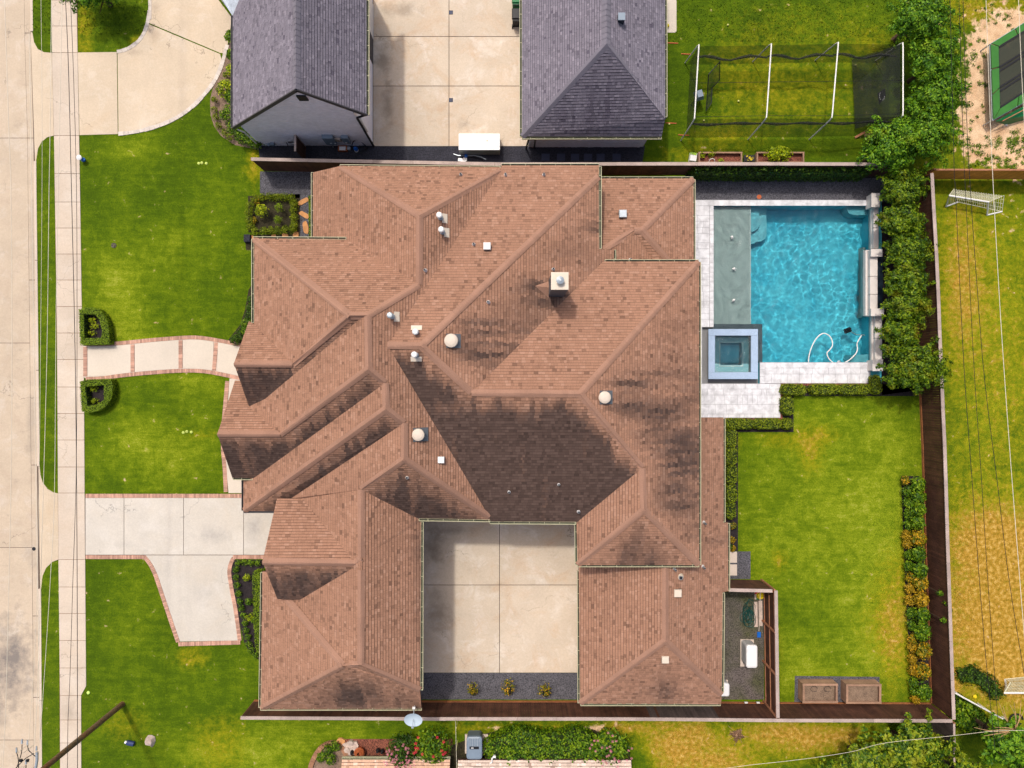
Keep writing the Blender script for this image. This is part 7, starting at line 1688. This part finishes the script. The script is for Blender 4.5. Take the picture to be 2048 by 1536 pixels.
for i, (u, v, h) in enumerate([(754, 1506, .5), (763, 1507, .45), (702, 1509, .55)]):
    t = empty('penguin_statue', P(u, v), ['black and white penguin statue by the pink bush, left one', 'black and white penguin statue by the pink bush, right one', 'black and white bird statue left of the terracotta pot'][i], 'statue', 'penguin statues'); c = P(u, v, h)
    MB().lathe((c.x, c.y, 0), [(.1, 0), (.13, h * .3), (.11, h * .6), (.06, h * .75)], 10).build('body', MT['black'], t, True); MB().lathe((c.x, c.y, h * .72), [(.05, 0), (.08, .04), (.07, .1), (.02, .14)], 10).build('head', MT['black'], t, True)
    MB().lathe((c.x - .02, c.y - .08, h * .1), [(.05, 0), (.08, h * .2), (.06, h * .45), (.02, h * .5)], 8, .9, .5).build('belly', MT['white_metal'], t, True); MB().box((c.x, c.y - .08, h * .8), (.03, .08, .03)).build('beak', MT['orange'], t)
c = P(709, 1524, .1); tag(MB().lathe((c.x, c.y, .02), [(.03, 0), (.1, .05), (.12, .12), (.09, .2), (.03, .24)], 10).build('white_globe', MT['white_metal'], None, True), 'small white globe in front of the terracotta pot', 'ornament')
tpot = empty('terracotta_pot', P(718, 1508), 'terracotta pot with a coiled orange hose inside', 'pot'); c = P(718, 1507, .5)
MB().lathe((c.x, c.y, 0), [(.2, 0), (.28, .35), (.33, .38), (.33, .46), (.27, .46), (.24, .3)], 16).build('pot_body', MT['orange'], tpot); pts = [(c.x + (.3 - k * .003) * math.cos(k * .5), c.y + (.3 - k * .003) * math.sin(k * .5), .5 + .002 * k) for k in range(60)]
MB().tube(pts, .025, 5).build('hose_coil', mat('brown_hose', S(150, 80, 44)[:3], .5, .1, 2, 0), tpot)
wf = empty('wire_fence', P(913, 1490), 'thin pale wire fence running down from the lower board fence', 'fence'); mb = MB()
for z in (.3, .7, 1.1): mb.tube([P(911, 1442, z), P(914, 1560, z)], .012, 4)
mb.build('wire', MT['wire2'], wf)
for v in (1456, 1500, 1545): q = P(912.5, v, 1.15); MB().tube([(q.x, q.y, 0), q], .025, 6).build('post', mat('pale_post%d' % v, S(206, 200, 130)[:3], .6, .1, 2, 0), wf)
# neighbour house edges along the bottom
def lowroof(name, pxs, z, label, m, rows):
    a = P(*pxs[0], z); t = empty(name, (a.x, a.y, 0), label, 'house'); x0 = P(pxs[0][0], 0, z).x; x1 = P(pxs[1][0], 0, z).x; y0 = P(0, pxs[0][1], z).y
    PLS[name] = .35; FD[name] = ('N', [])
    slope(name, 'N', [Vector((x0, y0, z)), Vector((x1, y0, z)), Vector((x1, y0 - 6, z + 2.1)), Vector((x0, y0 - 6, z + 2.1))], t, m, MT['deck_dark'], expo=.18)
    MB().prism([(x0 + .3, y0 - .4), (x1 - .3, y0 - .4), (x1 - .3, y0 - 6), (x0 + .3, y0 - 6)], 0, z - .2).build('wall', MT['wall'], t)
    return t, x0, x1, y0
TAN = roofmat('tan_shingles', S(206, 166, 140), S(150, 106, 86), S(226, 194, 172), S(90, 76, 66)); GTAN = roofmat('pale_tan_shingles', S(206, 184, 168), S(160, 136, 122), S(226, 206, 194), S(90, 76, 66))
t, x0, x1, y0 = lowroof('tan_roofed_house', [(684, 1519), (900, 1519)], .9, 'low tan shingled roof at the lower edge, left of the wire fence', TAN, 6)
gutter(Vector((x0, y0, .88)), Vector((x1, y0, .88)), t, (0, 1, 0))
t, x0, x1, y0 = lowroof('pale_roofed_house', [(916, 1520), (1262, 1524)], .9, 'low pale tan roof edge at the lower edge under the leafy bank', GTAN, 6)
dsp = empty('white_downspout_elbow', P(985, 1520), 'white bent downspout lying against the leafy bank', 'downspout'); MB().tube([P(989, 1512, 1.0), P(984, 1517, 1.0), P(984, 1524, 1.0), P(980, 1527, 1.0)], .05, 6).build('elbow', MT['white_metal'], dsp); MB().box(P(989, 1513, 1.0), (.16, .14, .12)).build('outlet', MT['white_metal'], dsp)
lp = empty('twig_pile', P(1473, 1467), 'pale pile of twigs and dry leaves on the dry lawn', 'twig pile'); crown('dry_foliage', (P(1473, 1467).x, P(1473, 1467).y, .1), (.5, .5, .12), 16, 14, .12, .12, MT['dry'], lp, 5)
rr = random.Random(2); mb = MB(); c = P(1473, 1467)
for k in range(14): a = rr.uniform(0, 6.28); l = rr.uniform(.3, .8); mb.tube([(c.x, c.y, .08), (c.x + l * .5 * math.cos(a), c.y + l * .5 * math.sin(a) + .03, .12), (c.x + l * math.cos(a), c.y + l * math.sin(a), .04)], .012, 4)
mb.build('twigs', MT['branch'], lp)
# ------------------------------------------------------------------ poles and wires
pl = empty('utility_pole', P(245, 1408), 'tall weathered wooden utility pole leaning out over the pavement', 'utility pole')
base = P(245, 1408); MB().tube([base - Vector((0, 0, .1)), base + Vector((0, 0, 4)), base + Vector((.0, 0, 8)), base + Vector((0, 0, 11.5))], [.175, .165, .15, .14], 14).build('pole_shaft', MT['pole'], pl)
MB().bar(base + Vector((-1.3, .0, 11)), base + Vector((1.3, 0, 11)), .12, .12).build('crossarm', MT['pole'], pl)
ins = empty('line_hardware', P(60, 1520, 9.0), 'loose black line leads and insulators hanging in the lower left corner', 'power line hardware')
mb = MB()
for q in ([(33, 1505), (36, 1515), (37, 1530), (37, 1560)], [(44, 1489), (43, 1505), (37, 1525), (30, 1545)], [(55, 1490), (57, 1500), (64, 1507), (73, 1515)], [(68, 1507), (50, 1518), (34, 1534), (20, 1550)], [(74, 1528), (68, 1536), (60, 1545)], [(52, 1530), (52, 1550)]):
    mb.tube(smooth_line([P(u, v, 9.0) for u, v in q], 4), .022, 5)
mb.build('lead', MT['wire'], ins)
for u, v in ((33, 1504), (44, 1487), (55, 1489), (73, 1501), (52, 1528)): q = P(u, v, 9.05); MB().tube([q, q + Vector((0, .22, 0))], [.05, .035], 8).build('insulator', MT['galv'], ins)
MB().tube([P(74, 1504, 9), P(74, 1520, 9), P(70, 1545, 9)], .07, 8).build('arrester', MT['galv'], ins)
for u, v in ((42, 1521), (55, 1521)): q = P(u, v, 9.1); MB().lathe(q, [(.07, -.06), (.09, 0), (.05, .07)], 8).build('clamp', MT['black'], ins)
def wire(px, z0, z1, label, m='wire', r=.018, group=None, extra=None):
    """conductor hanging in a vertical plane; its sag puts it where the photograph shows it"""
    a = P(*px[0], z0); b2 = P(*px[-1], z1); pts = []
    N_ = 26; sm = [(q.x, q.y) for q in smooth_line([(u, v, 0) for u, v in px], 12)]
    for i in range(0, len(sm), max(1, len(sm) // N_)):
        u, v = sm[i]
        pu, pv = (u - 1024) / F, (768 - v) / F            # viewing ray: (pu, pv, -1)
        dx, dy = b2.x - a.x, b2.y - a.y; den = pu * dy - pv * dx
        k = (a.x * dy - a.y * dx) / den if abs(den) > 1e-6 else H - z0
        k = max(min(k, H - min(z0, z1) + 2.5), H - max(z0, z1) - .5); pts.append(Vector((pu * k, pv * k, H - k)))
    pts.append(b2); d0 = (pts[0] - pts[1]).normalized(); d1 = (pts[-1] - pts[-2]).normalized()
    pts = [pts[0] + Vector((d0.x, d0.y, .02)) * 40] + pts + [pts[-1] + Vector((d1.x, d1.y, .02)) * 40]
    return tag(MB().tube(pts, r, 5).build('overhead_wire', MT[m]), label, 'wire', group)
GW = 'overhead wires along the road'
wire([(131, 0), (137, 140), (143, 384), (148, 600), (151, 768), (154, 1100), (155, 1536)], 8.6, 8.6, 'thicker black overhead wire over the pavement', 'wire', .017, GW)
wire([(141, 0), (147, 150), (153, 384), (154, 700), (152, 960), (146, 1152), (140, 1350), (136, 1440), (135, 1536)], 8.4, 8.4, 'thinner black overhead wire crossing beside the thicker one over the pavement', 'wire', .013, GW)
wire([(9, 0), (18, 270), (22, 384), (24, 700), (22, 960), (18, 1150), (12, 1400), (5, 1536)], 9.5, 9.5, 'pale overhead wire over the road, farthest left', 'wire2', .013, GW)
wire([(82, 0), (84, 200), (84, 384), (81, 700), (78, 960), (72, 1250), (58, 1470), (56, 1490)], 9.2, 9.2, 'pale overhead wire passing over the left side of the grass verge', 'wire2', .009, GW)
wire([(103, 0), (100, 270), (98, 384), (94, 700), (86, 1000), (80, 1200), (74, 1400), (68, 1490)], 9.2, 9.2, 'pale overhead wire in the middle of the grass verge', 'wire2', .013, GW)
wire([(124, 0), (120, 200), (116, 384), (112, 640), (109, 980), (101, 1152), (92, 1300), (80, 1480)], 9.0, 9.0, 'pale overhead wire along the pavement side of the grass verge', 'wire2', .013, GW)
GE2 = 'overhead wires above the east lawns'
wire([(1900, 0), (1908, 330), (1911, 384), (1921, 600), (1930, 768), (1944, 960), (1958, 1152), (1972, 1320), (1990, 1500)], 7.5, 7.5, 'leftmost black overhead wire above the east lawn', 'wire', .015, GE2)
wire([(1918, 0), (1927, 300), (1931, 384), (1941, 600), (1950, 768), (1963, 960), (1975, 1152), (1993, 1402), (2000, 1500)], 7.5, 7.5, 'faint thin dark wire, second from left above the east lawn', 'wire', .013, GE2)
wire([(1926, 0), (1933, 230), (1941, 384), (1956, 600), (1970, 768), (1994, 960), (2017, 1152), (2046, 1335), (2060, 1420)], 7.8, 7.8, 'twisted black overhead wire, third from left above the east lawn', 'wire', .015, GE2)
wire([(1972, 0), (1980, 230), (1987, 384), (1999, 600), (2010, 768), (2024, 960), (2039, 1152), (2050, 1290)], 8.2, 8.2, 'bright pale overhead wire, rightmost along the east lawn', 'wire2', .014, GE2)
wire([(2037, 0), (2042, 120), (2048, 235), (2056, 380)], 8.2, 8.2, 'bright pale overhead wire over the trampoline', 'wire2', .014, GE2)
wire([(1500, 1530), (1600, 1519), (1700, 1504), (1770, 1486), (1900, 1472), (1990, 1462), (2060, 1461)], 6.5, 6.5, 'pale service wire crossing the trees at the lower right', 'wire2', .010, GE2)
# ------------------------------------------------------------------ grass blades over every lawn
def inside_many(x, y, poly):
    r = np.zeros(len(x), bool); j = len(poly) - 1
    for i in range(len(poly)):
        xi, yi = poly[i]; xj, yj = poly[j]
        if yi != yj:
            r ^= ((yi > y) != (yj > y)) & (x < (xj - xi) * (y - yi) / (yj - yi) + xi)
        j = i
    return r
def nfield(bl, u, v):
    s = np.zeros(len(u))
    for a, b2, ru, rv, k in bl: s += k * np.exp(-.7 * (((u - a) / ru) ** 2 + ((v - b2) / rv) ** 2))
    return s
def add_grass(name, u0, v0, u1, v1, dens):
    """single blades tufts on the open lawn, one mesh of points instanced with a three sided tuft"""
    area = (u1 - u0) * (v1 - v0) * PX * PX; n = int(area * dens); u = RNG.uniform(u0, u1, n); v = RNG.uniform(v0, v1, n)
    x = (u - 1024) * PX; y = (768 - v) * PX; keep = u > np.interp(v, [q[1] for q in KERB], [q[0] for q in KERB]) + 2
    for poly in HARD + [[(P(a, b2).x, P(a, b2).y) for a, b2 in rc(*POOL)]]:
        px_ = [q[0] for q in poly]; py_ = [q[1] for q in poly]
        idx = np.nonzero(keep & (x > min(px_)) & (x < max(px_)) & (y > min(py_)) & (y < max(py_)))[0]
        if len(idx): keep[idx[inside_many(x[idx], y[idx], poly)]] = False
    bare = nfield(BARE, u, v); keep &= RNG.random(n) > bare * 1.2
    x, y, u, v, bare = x[keep], y[keep], u[keep], v[keep], bare[keep]; n = len(x)
    me = bpy.data.meshes.new(name); me.vertices.add(n); me.vertices.foreach_set('co', np.stack([x, y, np.full(n, -.01)], 1).ravel())
    for an, val in (('dry', nfield(DRY, u, v)), ('bare', bare), ('lush', nfield(LUSH, u, v))):
        a = me.attributes.new(an, 'FLOAT', 'POINT'); a.data.foreach_set('value', val)
    g = bpy.data.node_groups.new('grass_scatter', 'GeometryNodeTree')
    g.interface.new_socket('Geometry', in_out='INPUT', socket_type='NodeSocketGeometry'); g.interface.new_socket('Geometry', in_out='OUTPUT', socket_type='NodeSocketGeometry')
    nn = g.nodes; L = g.links; gi = nn.new('NodeGroupInput'); go = nn.new('NodeGroupOutput')
    co_ = nn.new('GeometryNodeMeshCone'); co_.inputs['Vertices'].default_value = 3; co_.inputs['Radius Bottom'].default_value = .032; co_.inputs['Radius Top'].default_value = 0; co_.inputs['Depth'].default_value = .10; co_.fill_type = 'NONE'
    sm_ = nn.new('GeometryNodeSetMaterial'); sm_.inputs['Material'].default_value = MT['blade']
    mp = nn.new('GeometryNodeMeshToPoints'); ip = nn.new('GeometryNodeInstanceOnPoints')
    def rnd(lo, hi, seed):
        r = nn.new('FunctionNodeRandomValue'); r.data_type = 'FLOAT_VECTOR'; r.inputs['Min'].default_value = lo; r.inputs['Max'].default_value = hi; r.inputs['Seed'].default_value = seed; return r.outputs['Value']
    L.new(gi.outputs[0], mp.inputs['Mesh']); L.new(co_.outputs['Mesh'], sm_.inputs['Geometry']); L.new(mp.outputs[0], ip.inputs['Points']); L.new(sm_.outputs[0], ip.inputs['Instance'])
    L.new(rnd((-1.2, -1.2, 0), (1.2, 1.2, 6.28), 1), ip.inputs['Rotation']); L.new(rnd((.5, .5, .6), (1.3, 1.3, 1.6), 2), ip.inputs['Scale']); L.new(ip.outputs[0], go.inputs[0])
    o = bpy.data.objects.new(name, me); COL.objects.link(o); o['kind'] = 'stuff'
    md = o.modifiers.new('grass', 'NODES'); md.node_group = g
for q in ((60, -20, 640, 1560), (860, 1380, 1930, 1560), (1280, -20, 1930, 350), (1440, 760, 1860, 1420), (1860, 340, 2080, 1560), (1920, -20, 2080, 352)):
    add_grass('grass', *q, 60)
